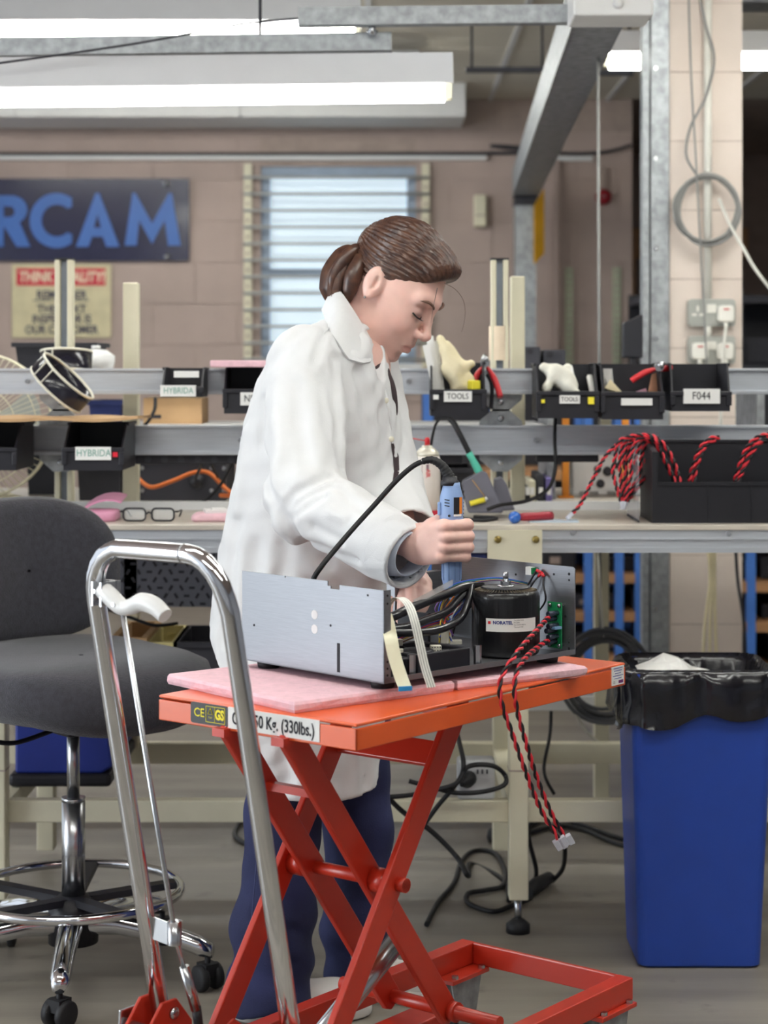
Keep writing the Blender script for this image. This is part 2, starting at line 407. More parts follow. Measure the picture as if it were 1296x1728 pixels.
b = MB(); b.lathe([(.013, 0), (.011, .008), (.004, .011)], at(1043, 6, 4.5), 12, axis=(0, -1, 0)); b.build('screw_cap', m_white, tr, world=True)
m_tube = M('lit_tube', (252, 252, 244), .3, var=0, emit=TUBE)
m_refl = M('white_reflector', (226, 228, 232), .45, var=.01)
def fitting(x0, x1, y, z, label, h=.135, w=.16, tubes=(0,), tr=.019, holes=True, group='fluorescent light fittings', dz=0):
    """reflector fitting along X, tube at height z"""
    g = thing('fluorescent_light', label, 'light', (x0, y, z+.03), group=group)
    def q(x, dy, dzz): return (x, y+dy, z+dzz+(dz*(x-x0)/(x1-x0)))
    b = MB(); pr = [(-w/2, .018), (-w*.28, h*.72), (-w*.16, h), (w*.16, h), (w*.28, h*.72), (w/2, .018), (w/2-.006, .018), (w*.26, h*.66), (-w*.26, h*.66), (-w/2+.006, .018)]
    n = len(pr); vs = [q(x0, *p) for p in pr]+[q(x1, *p) for p in pr]
    b.add(vs, [(i, n+i, n+(i+1) % n, (i+1) % n) for i in range(n)]+[(0, 1, 8, 9), (1, 2, 7, 8), (2, 3, 7), (3, 4, 7), (4, 5, 6, 7), (n, n+9, n+8, n+1), (n+1, n+8, n+7, n+2), (n+2, n+7, n+3), (n+3, n+7, n+4), (n+4, n+7, n+6, n+5)])
    b.build('reflector', m_refl, g, world=True)
    for ty in tubes:
        b = MB(); b.tube([q(x0+.02, ty, 0), q(x1-.02, ty, 0)], tr, 14); b.build('tube', m_tube, g, world=True)
        for x in (x0, x1-.02):
            b = MB(); b.bb(x, x+.018, y+ty-.018, y+ty+.018, q(x, 0, 0)[2]-.012, q(x, 0, 0)[2]+.055); b.build('lamp_holder', m_cream, g, world=True)
    if holes:
        k = 0
        while x0+.1+k*.105 < x1-.05:
            x = x0+.1+k*.105; b = MB(); b.bb(x, x+.06, y-w*.31, y-w*.30, q(x, 0, h*.62)[2], q(x, 0, h*.62)[2]+.008); b.build('slot', m_tube, g, world=True); k += 1
    return g
fitting(at(-160, 0, 4.7).x, at(764, 0, 4.7).x, 4.72, at(0, 168, 4.7).z, 'long white reflector light fitting hanging over the workbench', dz=.015, holes=False, h=.10)
fitting(at(-160, 0, 6.2).x, at(609, 0, 6.2).x, 6.2, at(0, 51, 6.2).z, 'fluorescent light fitting hanging behind the long reflector fitting', holes=False, h=.11)
fitting(at(1018, 0, 6.5).x, at(1500, 0, 6.5).x, 6.5, at(0, 104, 6.5).z, 'fluorescent light fitting hanging behind the pillar', holes=False, tr=.027, h=.10, w=.2)
fitting(.5, 2.0, 4.9, 2.5, 'unseen added ceiling light fitting above the pillar end of the bench', h=.09, holes=False, tubes=(-.05, .05), w=.24)  # out-of-view fitting added to brighten the pillar
fitting(-2.2, .15, 8.3, 2.5, 'unseen added ceiling light fitting hanging before the block wall', h=.09, holes=False, tubes=(-.05, .05), w=.24)  # hidden fitting added to brighten the back wall
for k, (y, lb) in enumerate(((2.6, 'unseen added ceiling light fitting above the lift table'), (.6, 'unseen added ceiling light fitting in the aisle before the lift table'), (3.4, 'unseen added ceiling light fitting beside the aisle'))):  # out-of-view fittings added to light the foreground
    for x in ((-1.7, .1) if k < 2 else (1.2,)):
        fitting(x, x+1.5, y, 2.52, lb, h=.1, holes=False, tubes=(-.05, .05), w=.24)
# suspension wires and hangers
for x, y, z, lb in ((439, 4.72, 58, 'thin steel rod holding the long light fitting up'),):
    b = MB(); b.cyl(at(x, z, y), at(x, z, y)+Vector((0, 0, 2.63-at(x, z, y).z)), .004, n=8)
    tag(b.build('hanger_rod', m_dark), lb, 'rod')
b = MB(); b.tube(spl([at(-40, 112, 4.6), at(220, 75, 4.62), at(400, 42, 4.66), at(520, 30, 4.7)]), .0028, 6)
tag(b.build('slack_wire', m_dark), 'thin dark wire slung across the front of the light fitting', 'wire')
b = MB(); b.bb(*sorted((at(786, 0, 7.6).x, at(925, 0, 7.6).x)), 7.58, 7.62, at(0, 122, 7.6).z, at(0, 114, 7.6).z)
_o = tag(b.build('conduit_bar', m_dark), 'dark metal bar under the ceiling boards beside the soffit', 'bar')
for px in (796, 915):
    q = MB(); q.cyl((at(px, 0, 7.6).x, 7.6, at(0, 116, 7.6).z), (at(px, 0, 7.6).x, 7.6, 2.62), .005, n=8); q.build('hanger', m_dark, _o, world=True)
b = MB(); b.bb(*sorted((at(1000, 0, 7.6).x, at(1068, 0, 7.6).x)), 7.58, 7.62, at(0, 127, 7.6).z, at(0, 119, 7.6).z)
_o = tag(b.build('conduit_bar', m_dark), 'dark metal bar under the ceiling between beam and pillar', 'bar')
for px in (1006, 1062):
    q = MB(); q.cyl((at(px, 0, 7.6).x, 7.6, at(0, 121, 7.6).z), (at(px, 0, 7.6).x, 7.6, 2.62), .005, n=8); q.build('hanger', m_dark, _o, world=True)
b = MB(); b.cyl(at(1009, 70, 5.3), at(1013, 1060, 5.3), .0042, n=8)
tag(b.build('drop_cable', m_cable), 'straight grey cable dropping from the beam to behind the bench', 'cable')
b = MB(); b.bb(1.12, 2.6, 6.9, 7.1, 2.54, 2.64); tag(b.build('steel_purlin', m_galv), 'galvanised purlin under the ceiling beyond the pillar', 'beam')
# ------------------------------------------------------------------ things on the back wall
def wp(px, py, d=.0): return at(px, py, YW-d)
g = thing('company_sign', 'dark sign board with large blue letters on the block wall', 'sign', (-1.5, 9.97, wp(0, 440).z))
z0, z1 = wp(0, 441).z, wp(0, 302).z
b = MB(); b.bb(-2.52, wp(320, 0).x, 9.972, 9.992, z0, z1); b.build('board', M('navy_board', (30, 32, 66), .22, var=.05, coat=.3), g, world=True)
m_lb = M('letter_blue', (50, 100, 178), .4, var=.02)
pm = 1/325.0
def glyph(name, outer, inner=None):
    # px outlines on the board -> proud letter; inner counters make a ring with bridge-free strips
    me = bpy.data.curves.new('g', 'CURVE'); me.dimensions = '2D'; me.fill_mode = 'BOTH'; me.extrude = .004
    for pl in [outer]+([inner] if inner else []):
        sp = me.splines.new('POLY'); sp.points.add(len(pl)-1); sp.use_cyclic_u = True
        for i, (x, y) in enumerate(pl): sp.points[i].co = (wp(x, y).x, wp(x, y).z, 0, 1)
    ob = bpy.data.objects.new('g', me); COL.objects.link(ob); dg = bpy.context.evaluated_depsgraph_get()
    ms = bpy.data.meshes.new_from_object(ob.evaluated_get(dg)); bpy.data.objects.remove(ob); bpy.data.curves.remove(me)
    inv = mw(g).inverted()
    for v in ms.vertices: v.co = inv @ Vector((v.co.x, 9.968+v.co.z, v.co.y))
    ms.materials.clear(); ms.materials.append(m_lb); ms.name = name
    o = bpy.data.objects.new(name, ms); COL.objects.link(o); o.parent = g
def arc(cx, cy, rx, ry, a0, a1, n=16): return [(cx+rx*math.cos(R(a0+(a1-a0)*i/n)), cy+ry*math.sin(R(a0+(a1-a0)*i/n))) for i in range(n+1)]
def shiftp(pl, dx): return [(x+dx, y) for x, y in pl]
Ap = [(130, 417), (163, 327), (169, 327), (203, 417), (181, 417), (175, 400), (157, 400), (151, 417)]; Ai = [(166, 362), (172, 385), (160, 385)]
glyph('letter', Ap, Ai)
glyph('letter', shiftp([(x-6, y) for x, y in Ap], -196), shiftp([(x-6, y) for x, y in Ai], -196))
glyph('letter', [(123, 350)]+arc(97, 373, 45, 46, -55, -305, 28)+[(123, 396)]+arc(98, 373, 26, 27, 48, 312, 24)[::1])
glyph('letter', [(-14, 417), (-14, 331)]+[(18, 331)]+arc(22, 355, 26, 24, -90, 60, 12)+[(53, 417), (30, 417), (10, 384), (8, 384), (8, 417)], [(8, 349), (18, 349)]+arc(18, 358, 9, 9, -90, 90, 8)+[(8, 367)])
glyph('letter', [(212, 415), (225, 327), (230, 327), (258, 378), (286, 327), (291, 327), (306, 415), (285, 415), (279, 372), (258, 412), (236, 372), (232, 415)])
for x, y in ((281, 310), (282, 433)):
    b = MB(); b.lathe([(.018, 0), (.016, .006), (.0, .01)], at(x, y, 9.971), 14, axis=(0, -1, 0)); b.build('screw', m_steel, g, world=True)
g = thing('quality_poster', 'cream poster with red banner and capital lettering on the block wall', 'poster', (wp(104, 0).x, 9.985, wp(0, 570).z))
b = MB(); b.bb(wp(21, 0).x, wp(188, 0).x, 9.982, 9.99, wp(0, 570).z, wp(0, 446).z); b.build('sheet', M('poster_cream', (206, 196, 160), .6), g, world=True)
b = MB(); b.bb(wp(29, 0).x, wp(179, 0).x, 9.979, 9.982, wp(0, 482).z, wp(0, 453).z); bn = b.build('banner', M('poster_red', (200, 35, 60), .6), g, world=True)
ax, az = (1, 0, 0), (0, 0, 1)
text('lettering', 'THINK QUALITY!', .074, at(104, 468, 9.978), ax, az, M('poster_letter', (226, 205, 180), .6), g, bold=.003, shear=.15, squeeze=.78)
for s_, y, w in (('REMEMBER', 498, .9), ('THE NEXT', 522, .9), ('INSPECTOR IS', 539, .82), ('OUR CUSTOMER', 557, .83)):
    text('lettering', s_, .060, at(104, y, 9.981), ax, az, M('poster_ink', (60, 58, 84), .7), g, bold=.0018, squeeze=w)
b = MB(); b.bb(wp(57, 0).x, wp(151, 0).x, 9.9805, 9.982, wp(0, 508).z, wp(0, 506).z); b.build('underline', MATS['poster_ink'], g, world=True)
b = MB(); b.bb(wp(799, 0).x, wp(820, 0).x, 9.93, 10.0, wp(0, 384).z, wp(0, 330).z); o = b.build('sensor_box', m_cream, bevel=.01); tag(o, 'small cream sensor box on the wall beside the barred window', 'sensor')
b = MB(); b.bb(wp(801, 0).x, wp(818, 0).x, 9.925, 9.931, wp(0, 366).z, wp(0, 364).z); b.build('seam', m_mortar, o, world=True)
g = thing('fire_bell', 'round red fire bell on the block wall behind the grey cable', 'bell', tuple(at(1018, 346, 9.95)))
c = at(1018, 333, 9.99)
b = MB(); b.lathe([(.042, .0), (.042, .02), (.036, .045), (.02, .058), (.0, .062)], c, 24, axis=(0, -1, 0)); b.build('gong', M('bell_red', (150, 22, 38), .35), g, world=True)
b = MB(); b.lathe([(.008, .06), (.006, .068), (0, .07)], c, 10, axis=(0, -1, 0)); b.build('nut', m_steel, g, world=True)
b = MB(); b.bb(c.x-.01, c.x+.01, 9.96, 9.998, c.z+.04, c.z+.16); b.build('conduit', m_mortar, g, world=True)
b = MB(); b.cyl((at(941, 0, 9.96).x, 9.96, .7), (at(941, 0, 9.96).x, 9.96, 2.3), .018, n=12); tag(b.build('wall_pipe', m_wall), 'painted vertical pipe on the block wall right of the far post', 'pipe')
for px, ulb in ((960, 'pale green slotted shelf upright on the wall beside the painted pipe'), (1040, 'pale green slotted shelf upright on the wall under the red fire bell')):
    g = thing('shelf_upright', ulb, 'upright', (wp(px, 0).x, 9.98, .8), group='slotted uprights on the wall')
    b = MB(); b.bb(wp(px-6, 0).x, wp(px+6, 0).x, 9.98, 9.998, .8, wp(0, 452).z); o = b.build('strip', M('pale_green', (176, 186, 160), .6), g, world=True)
    for k in range(16):
        b = MB(); z = wp(0, 458+k*11).z; b.bb(wp(px-3, 0).x, wp(px+3, 0).x, 9.977, 9.981, z-.012, z); b.build('slot', m_mortar, o, world=True)
# ------------------------------------------------------------------ things on the pillar
m_sock = M('metal_socket', (176, 178, 172), .4, .3)
m_plug = M('white_plug', (236, 234, 226), .4)
def socket(y0, y1, label, plugs, holes):
    c = at(1200, (y0+y1)/2, 5.98); g = thing('wall_socket', label, 'socket', (c.x, 5.99, at(0, y1, 5.98).z))
    w, h = .146, (y1-y0)*5.98/FPX
    b = MB(); b.prism(rrect(w, h, .012), (c.x, 5.965, c.z), (1, 0, 0), (0, 0, 1), (0, .033, 0)); b.build('box', m_sock, g, world=True)
    b = MB(); b.bb(c.x-.016, c.x+.012, 5.958, 5.966, c.z+.0, c.z+.026); b.build('switch', m_plug, g, world=True)
    for px in plugs:
        x = at(px, 0, 5.95).x; b = MB(); b.prism(rrect(.05, .052, .012), (x, 5.93, c.z-.004), (1, 0, 0), (0, 0, 1), (0, .036, 0)); o = b.build('plug', m_plug, g, world=True, bevel=.004)
        b = MB(); b.bb(x-.008, x+.008, 5.928, 5.931, c.z+.008, c.z+.012); b.build('marking', m_red, o, world=True)
        b = MB(); b.cyl((x, 5.94, c.z-.03), (x, 5.94, c.z-.045), .007, n=10); b.build('cord_grip', m_plug, o, world=True)
    for px in holes:
        x = at(px, 0, 5.96).x
        for dx, dz, ww, hh in ((0, .013, .008, .018), (-.011, -.006, .014, .008), (.011, -.006, .014, .008)):
            b = MB(); b.bb(x+dx-ww/2, x+dx+ww/2, 5.963, 5.966, c.z+dz-hh/2, c.z+dz+hh/2); b.build('pin_slot', m_plug, g, world=True)
socket(505, 551, 'metal double wall socket with one white plug on the pillar', (1224,), (1178,))
socket(567, 614, 'metal double wall socket with two white plugs low on the pillar', (1180, 1223), ())
b = MB(); x = at(1195, 0, 5.97).x; b.cyl((x, 5.977, at(0, 505, 5.97).z), (x, 5.977, 2.62), .0125, n=14); b.cyl((x, 5.977, at(0, 567, 5.97).z), (x, 5.977, at(0, 551, 5.97).z), .0125, n=14)
tag(b.build('conduit', m_plug), 'white plastic conduit running down the pillar into the sockets', 'conduit')
g = thing('cable_coil', 'coil of grey cable hung on the pillar around the conduit', 'cable coil', tuple(at(1194, 412, 5.94)))
rr = random.Random(3)
for k in range(7):
    cx, cy, rx, ry = 1194+rr.uniform(-4, 4), 354+rr.uniform(-3, 3), 51+rr.uniform(-4, 4), 56+rr.uniform(-4, 4)
    yy = 5.955-.003*k
    b = MB(); b.tube([at(cx+rx*math.cos(a)+2*math.cos(3*a+k), cy+ry*math.sin(a), yy) for a in [2*math.pi*i/40 for i in range(40)]], .0042, 6, closed=True); b.build('cable_turn', m_cable, g, world=True)
b = MB(); b.tube(spl([at(1178, 298, 5.95), at(1158, 262, 5.95), at(1165, 215, 5.95), at(1190, 165, 5.95), at(1205, 100, 5.95), at(1190, 40, 5.95), at(1178, -20, 5.95)]), .0042, 6)
b.build('cable_tail', m_cable, g, world=True)
b = MB(); b.tube(spl([at(1213, 335, 5.93), at(1232, 380, 5.93), at(1255, 420, 5.9), at(1275, 455, 5.88), at(1310, 500, 5.86)]), .005, 6)
b.build('cable_tail', m_wcable, g, world=True)
b = MB(); b.tube(spl([at(1162, -20, 5.94), at(1166, 120, 5.94), at(1176, 300, 5.93), at(1184, 450, 5.93), at(1190, 560, 5.93), at(1193, 625, 5.93)]), .0032, 6)
tag(b.build('thin_wire', m_cable), 'thin grey wire hanging down the pillar past the sockets', 'wire')
b = MB(); b.tube(spl([at(1226, 548, 5.9), at(1222, 580, 5.88), at(1218, 640, 5.88), at(1216, 720, 5.9)]), .0055, 8)
tag(b.build('plug_cord', m_wcable), 'white cord hanging from the plug in the upper pillar socket', 'cord')
# ------------------------------------------------------------------ far racks behind the bench
def rack(x0, x1, y, d, zs, h, label, posts, panel=True):
    g = thing('storage_rack', label, 'rack', ((x0+x1)/2, y+d/2, 0))
    for px in posts:
        b = MB(); b.bb(px-.016, px+.016, y, y+.03, 0, h); b.build('post', m_blue, g, world=True)
        b = MB(); b.bb(px-.016, px+.016, y+d-.03, y+d, 0, h); b.build('post', m_blue, g, world=True)
    for z in zs:
        b = MB(); b.bb(x0, x1, y+.002, y+d, z-.018, z+.018); b.build('shelf', m_wood, g, world=True)
    if panel:
        b = MB(); b.bb(x0, x1, y+d, y+d+.01, .05, h); b.build('back_panel', m_black, g, world=True)
    return g
rack(.15, 1.08, 7.3, .4, (.12, .285, .43, .62, .82), 1.17, 'blue post rack with wooden shelves left of the pillar', (.17, .44, .775, .892, .968))
rack(1.16, 2.0, 7.0, .4, (.12, .285, .43, .62, .82), 1.17, 'blue post rack with wooden shelves right of the pillar', (1.335, 1.9))
rr = random.Random(5)
for (x0, x1, y) in ((.2, 1.05, 7.34), (1.2, 1.85, 7.05)):
    for z, shn in ((.138, 'bottom'), (.303, 'second lowest'), (.448, 'middle'), (.638, 'second highest')):
        x = x0
        while x < x1-.08:
            w = rr.uniform(.1, .2); hh = rr.uniform(.05, .1); mm, cn = rr.choice([(m_black, 'black'), (m_dark, 'grey'), (m_black, 'black'), (m_dkblue, 'navy')])
            q = MB(); q.bb(x, min(x+w, x1), y+.06, y+.3, z, z+hh); o = q.build('stock_box', mm, bevel=.006)
            q = MB(); q.bb(x+.03, x+.07, y+.057, y+.06, z+hh*.3, z+hh*.6); q.build('front_label', m_mortar, o, world=True)
            side = 'left' if x0 < 1 else 'right'
            tag(o, '%s stock box on the %s shelf of the rack %s of the pillar' % (cn, shn, side), 'box', 'stock boxes on the rack %s of the pillar' % side)
            x += w+rr.uniform(.02, .08)
# tall dark shelving with boxes beyond the opening
g = thing('dark_shelving', 'tall dark metal shelving standing beyond the pillar', 'shelving', (1.7, 9.0, 0))
for x in (1.2, 1.62, 2.3):
    b = MB(); b.bb(x-.02, x+.02, 8.8, 8.84, 0, 1.62); b.build('post', m_dark, g, world=True)
for z in (.9, 1.23, 1.54):
    b = MB(); b.bb(1.18, 2.32, 8.8, 9.3, z-.015, z+.015); b.build('shelf', m_dark, g, world=True)
b = MB(); b.bb(1.18, 2.32, 9.3, 9.31, .1, 1.58); b.build('back_panel', m_black, g, world=True)
for i, (x0, x1, z, h, m_) in enumerate(((1.2, 1.42, 1.245, .2, m_black), (1.66, 1.85, 1.245, .12, m_dark), (1.88, 2.1, 1.245, .2, m_black), (1.22, 1.5, .915, .22, m_dark), (1.7, 1.95, .915, .2, m_black))):
    b = MB(); b.bb(x0, x1, 8.86, 9.2, z, z+h); o = b.build('shelf_box', m_, bevel=.01); tag(o, ['black box with lid beside the post on the middle shelf of the dark shelving', 'low grey box on the middle shelf of the dark shelving', 'tall black box on the middle shelf of the dark shelving', 'wide grey box on the lowest shelf of the dark shelving', 'black box on the lowest shelf of the dark shelving'][i], 'box', 'boxes on the dark shelving')
    q = MB(); q.bb(x0-.004, x1+.004, 8.856, 9.204, z+h-.03, z+h+.002); q.build('lid', m_, o, world=True)
b = MB(); b.bb(1.30, 2.4, 12.7, 12.79, 1.95, 2.15); tag(b.build('wood_board', m_wood), 'brown board high on the far wall beyond the pillar', 'board')
b = MB(); b.bb(1.3, 1.5, 11.5, 11.6, 1.45, 1.9); tag(b.build('brown_panel', m_wood), 'brown wooden panel standing in the gap beside the steel post', 'panel')
# ------------------------------------------------------------------ workbench
YB = 4.20; ZT = .887
g = thing('workbench', 'long workbench with cream steel legs and aluminium edge across the workshop', 'workbench', (0, 4.43, 0))
b = MB(); b.bb(-1.5, 1.5, YB-.005, 4.68, ZT-.012, ZT); b.build('worktop', m_worktop, g, world=True, bevel=.002)
b = MB(); b.bb(-1.5, 1.5, YB, YB+.03, .826, ZT-.012); ap = b.build('apron', m_alu, g, world=True)
b = MB(); b.bb(-1.5, 1.5, YB-.004, YB, .826, .838); b.build('groove_lip', m_alu, ap, world=True); b = MB(); b.bb(-1.5, 1.5, YB-.004, YB, .854, .858); b.build('groove_lip', m_alu, ap, world=True)
b = MB(); b.bb(-1.5, 1.5, 4.635, 4.65, ZT, ZT+.020); b.build('back_lip', m_white, g, world=True)
for px, py in ((967, 899), (1230, 900), (120, 898)):
    b = MB(); b.cyl(at(px, py, YB+.001), at(px, py, YB-.004), .006, n=10); b.build('screw', m_steel, ap, world=True)
for px, bracket in ((874, True), (-3, True), (1640, False), (-560, False)):
    x = at(px, 0, YB).x
    b = MB(); b.bb(x-.021, x+.021, YB-.03, YB+.02, .075, .875); lg = b.build('leg', m_cream, g, world=True, bevel=.003)
    b = MB(); b.bb(x-.0215, x+.0215, YB-.031, YB+.021, .355, .358); b.build('weld_line', m_mortar, lg, world=True)
    b = MB(); b.cyl((x, YB-.005, .02), (x, YB-.005, .078), .008, n=10); b.build('foot_stem', m_steel, lg, world=True)
    b = MB(); b.lathe([(.026, 0), (.026, .018), (.014, .028), (.008, .032)], (x, YB-.005, 0), 20); b.build('foot', m_rub, lg, world=True)
    b = MB(); b.bb(x-.021, x+.021, 4.78, 4.83, .03, .875); b.build('leg', m_cream, g, world=True, bevel=.003)
    if bracket:
        b = MB(); b.bb(x-.068, x+.05, YB-.034, YB-.030, .80, .878); br = b.build('bracket', m_cream, g, world=True)
        for dx in (-.046, .036):
            b = MB(); b.lathe([(.008, 0), (.008, .004), (.004, .006)], (x+dx, YB-.034, .858), 10, axis=(0, -1, 0)); b.build('bolt', M('brass', (170, 150, 90), .35, .9), br, world=True)
for y, z0, z1 in ((YB, .237, .285), (4.79, .243, .295)):
    b = MB(); b.bb(-1.5, 1.5, y, y+.035, z0, z1); b.build('lower_rail', m_cream, g, world=True, bevel=.003)
b = MB(); b.bb(-.84, at(350, 0, 4.4).x, 4.4, 4.8, .443, .455); b.build('under_shelf', m_wood, g, world=True)
for x in (-.84, .292):
    b = MB(); b.bb(x-.02, x+.02, YB+.035, 4.79, .243, .283); b.build('side_rail', m_cream, g, world=True)
# back bench, standing back to back with the first
g = thing('back_bench', 'second workbench standing behind the rails of the front bench', 'workbench', (0, 5.2, 0))
b = MB(); b.bb(-1.7, 1.7, 4.85, 5.55, ZT-.03, ZT-.004); b.build('worktop', m_worktop, g, world=True)
b = MB(); b.bb(-1.7, 1.7, 4.86, 4.89, .80, ZT-.03); b.build('apron', m_white, g, world=True)
b = MB(); b.bb(-1.7, .42, 5.05, 5.4, 1.062, 1.08); b.build('shelf', m_white, g, world=True)
b = MB(); b.bb(-1.7, 1.7, 5.5, 5.53, .78, .85); b.build('apron', m_white, g, world=True)
for x in (-1.5, -.3, .62, 1.55):
    b = MB(); b.bb(x-.02, x+.02, 5.48, 5.52, 0, .86); b.build('leg', m_cream, g, world=True)
    b = MB(); b.bb(x-.015, x+.015, 5.38, 5.41, .883, 1.225); b.build('upright', m_cream, g, world=True)
b = MB(); b.bb(-1.7, .42, 5.06, 5.4, 1.207, 1.225); b.build('shelf', m_white, g, world=True)
b = MB(); b.bb(-1.7, 1.7, 5.5, 5.52, .25, .29); b.build('lower_rail', m_white, g, world=True)
# uprights
YP = 4.66
def slotted(px0, px1, ytop, label):
    x0, x1 = at(px0, 0, YP).x, at(px1, 0, YP).x; zt = at(0, ytop, YP).z
    g = thing('slotted_upright', label, 'upright', ((x0+x1)/2, YP+.02, ZT)); w = (x1-x0)
    b = MB(); b.bb(x0, x0+w*.3, YP, YP+.04, ZT, zt); b.bb(x1-w*.3, x1, YP, YP+.04, ZT, zt); b.build('profile', m_cream, g, world=True, bevel=.002)
    b = MB(); b.bb(x0+w*.3, x1-w*.3, YP+.018, YP+.04, ZT, zt); b.build('slot', M('slot_grey', (140, 148, 160), .4, .5), g, world=True)
    b = MB(); b.bb(x0-.001, x1+.001, YP-.001, YP+.041, zt, zt+.004); b.build('end_cap', m_black, g, world=True)
    xm = (x0+x1)/2
    for z, s_ in ((1.165, -1), (1.09, 1), (1.02, -1)):
        b = MB(); b.prism([(-.052, 0), (.052, 0), (.05, s_*.012), (.018, s_*.04), (-.018, s_*.04), (-.05, s_*.012)], (xm, YP-.038, z), (1, 0, 0), (0, 0, 1), (0, .008, 0)); o = b.build('bracket_plate', m_galv, g, world=True)
        b = MB(); b.lathe([(.008, 0), (.007, .005), (.003, .007)], (xm, YP-.038, z+s_*.018), 10, axis=(0, -1, 0)); b.build('bolt', m_steel, o, world=True)
slotted(92, 122, 438, 'cream slotted upright with the tall film roll around it')
slotted(829, 858, 438, 'cream slotted upright with the cardboard core on it')
def post(px0, px1, ytop, label):
    b = MB(); b.bb(at(px0, 0, 4.75).x, at(px1, 0, 4.75).x, 4.75, 4.79, .283, at(0, ytop, 4.75).z); tag(b.build('cream_post', m_cream, bevel=.003), label, 'post')
post(207, 233, 477, 'plain cream post behind the rails beside the quality poster')
post(862, 886, 466, 'plain cream post behind the rails beside the cardboard core')
# rails
YR = 4.60
for z0, z1, lb in ((1.166, 1.2275, 'upper aluminium bin rail across the bench'), (1.021, 1.091, 'lower aluminium bin rail across the bench')):
    g = thing('bin_rail', lb, 'rail', (0, YR+.02, z0))
    b = MB(); b.bb(-1.5, 1.5, YR+.012, YR+.05, z0+.006, z1-.004); b.build('web', m_alu, g, world=True)
    b = MB(); b.bb(-1.5, 1.5, YR+.002, YR+.052, z1-.006, z1); b.build('top_flange', m_alu, g, world=True, bevel=.001)
    b = MB(); b.bb(-1.5, 1.5, YR-.006, YR+.052, z0, z0+.009); b.build('bottom_lip', m_alu, g, world=True, bevel=.001)
    for px in (45, 405, 690, 905):
        b = MB(); b.cyl((at(px, 0, YR).x, YR+.013, (z0+z1)/2), (at(px, 0, YR).x, YR+.006, (z0+z1)/2), .006, n=8); b.build('screw', m_steel, g, world=True)
b = MB(); b.bb(at(228, 0, 4.62).x, at(780, 0, 4.62).x, 4.615, 4.65, .998, 1.021); b.bb(at(905, 0, 4.62).x, at(1010, 0, 4.62).x, 4.615, 4.65, 1.003, 1.021)
o = tag(b.build('power_strip', m_black, bevel=.003), 'long black power strip under the lower bin rail', 'power strip')
for k in range(6):
    b = MB(); x = at(250+k*28, 0, 4.62).x; b.cyl((x, 4.616, 1.0095), (x, 4.6135, 1.0095), .008, n=12); b.build('outlet', m_dark, o, world=True)
# ------------------------------------------------------------------ hanging bins
def make_bin(px0, px1, yt, yb, Y, label, d=.16, lip=.5, txt=None, lab=None, ink=None, mat=None, front=.35, tilt=0, dots=()):
    x0, x1 = at(px0, 0, Y).x, at(px1, 0, Y).x; z0, z1 = at(0, yb, Y).z, at(0, yt, Y).z; w, h = x1-x0, z1-z0; mt = mat or m_black
    g = thing('storage_bin', label, 'bin', ((x0+x1)/2, Y+d/2, z0), group='black storage bins on the rails'); t = .004
    pr = [(0, 0), (d, 0), (d, h), (d*front, h), (0, h*lip)]
    b = MB()
    for x in (x0, x1-t): b.prism(pr, (x, Y, z0), (0, 1, 0), (0, 0, 1), (t, 0, 0))
    b.bb(x0+t, x1-t, Y, Y+t, z0, z0+h*lip); b.bb(x0+t, x1-t, Y+d-t, Y+d, z0, z1); b.bb(x0+t, x1-t, Y+t, Y+d-t, z0, z0+t)
    b.build('body', mt, g, world=True)
    e = .007
    for nm, bxs in (('front_lip', (x0-e/2, x1+e/2, Y-e, Y, z0+h*lip-.01, z0+h*lip)), ('side_rim', (x0-.004, x0+.004, Y+d*front, Y+d, z1-.005, z1+.002)), ('side_rim', (x1-.004, x1+.004, Y+d*front, Y+d, z1-.005, z1+.002)), ('corner_rib', (x0-.003, x0+.008, Y-e, Y, z0+h*.12, z0+h*lip-.01)), ('corner_rib', (x1-.008, x1+.003, Y-e, Y, z0+h*.12, z0+h*lip-.01))):
        b = MB(); b.bb(*bxs); b.build(nm, mt, g, world=True, bevel=.0015)
    if lab:
        a0, b0, a1, b1 = lab; q = MB(); q.bb(at(a0, 0, Y).x, at(a1, 0, Y).x, Y-e-.0015, Y-.001, at(0, b1, Y).z, at(0, b0, Y).z); lo = q.build('paper_label', m_label, g, world=True)
        if txt: text('handwriting', txt, (at(0, b0, Y).z-at(0, b1, Y).z)*.75, at((a0+a1)/2, (b0+b1)/2, Y-e-.0016), (1, 0, 0), (0, 0, 1), ink or m_ink, lo, squeeze=.85)
    for dx, dy, dw, dh, mm in dots:
        q = MB(); q.bb(at(dx, 0, Y).x, at(dx+dw, 0, Y).x, Y-e-.001, Y-.001, at(0, dy+dh, Y).z, at(0, dy, Y).z); q.build('sticker', mm, g, world=True)
    return g, (x0+t, x1-t, Y+t, Y+d-t, z0+t, z1)
m_yd = M('yellow_sticker', (240, 225, 60), .5); m_rd = M('red_sticker', (220, 30, 55), .5)
_, B1 = make_bin(727, 819, 612, 702, 4.42, 'black rail bin holding papers and a cream glove, labelled tools', lab=(749, 660, 796, 678), txt='TOOLS', dots=((731, 666, 9, 8, m_label),))
_, B2 = make_bin(907, 1009, 614, 706, 4.42, 'black rail bin with a white glove and yellow stickers', lab=(944, 667, 978, 681), txt='TOOLS', dots=((992, 670, 10, 12, m_yd), (913, 674, 6, 6, m_yd)))
_, B3 = make_bin(1016, 1119, 614, 708, 4.42, 'black rail bin with cards and the red side cutters', lab=(1048, 672, 1100, 684))
_, B4 = make_bin(1133, 1232, 614, 694, 4.42, 'empty black rail bin marked F044', lab=(1153, 656, 1214, 681), txt='F044', front=.15, lip=.42)
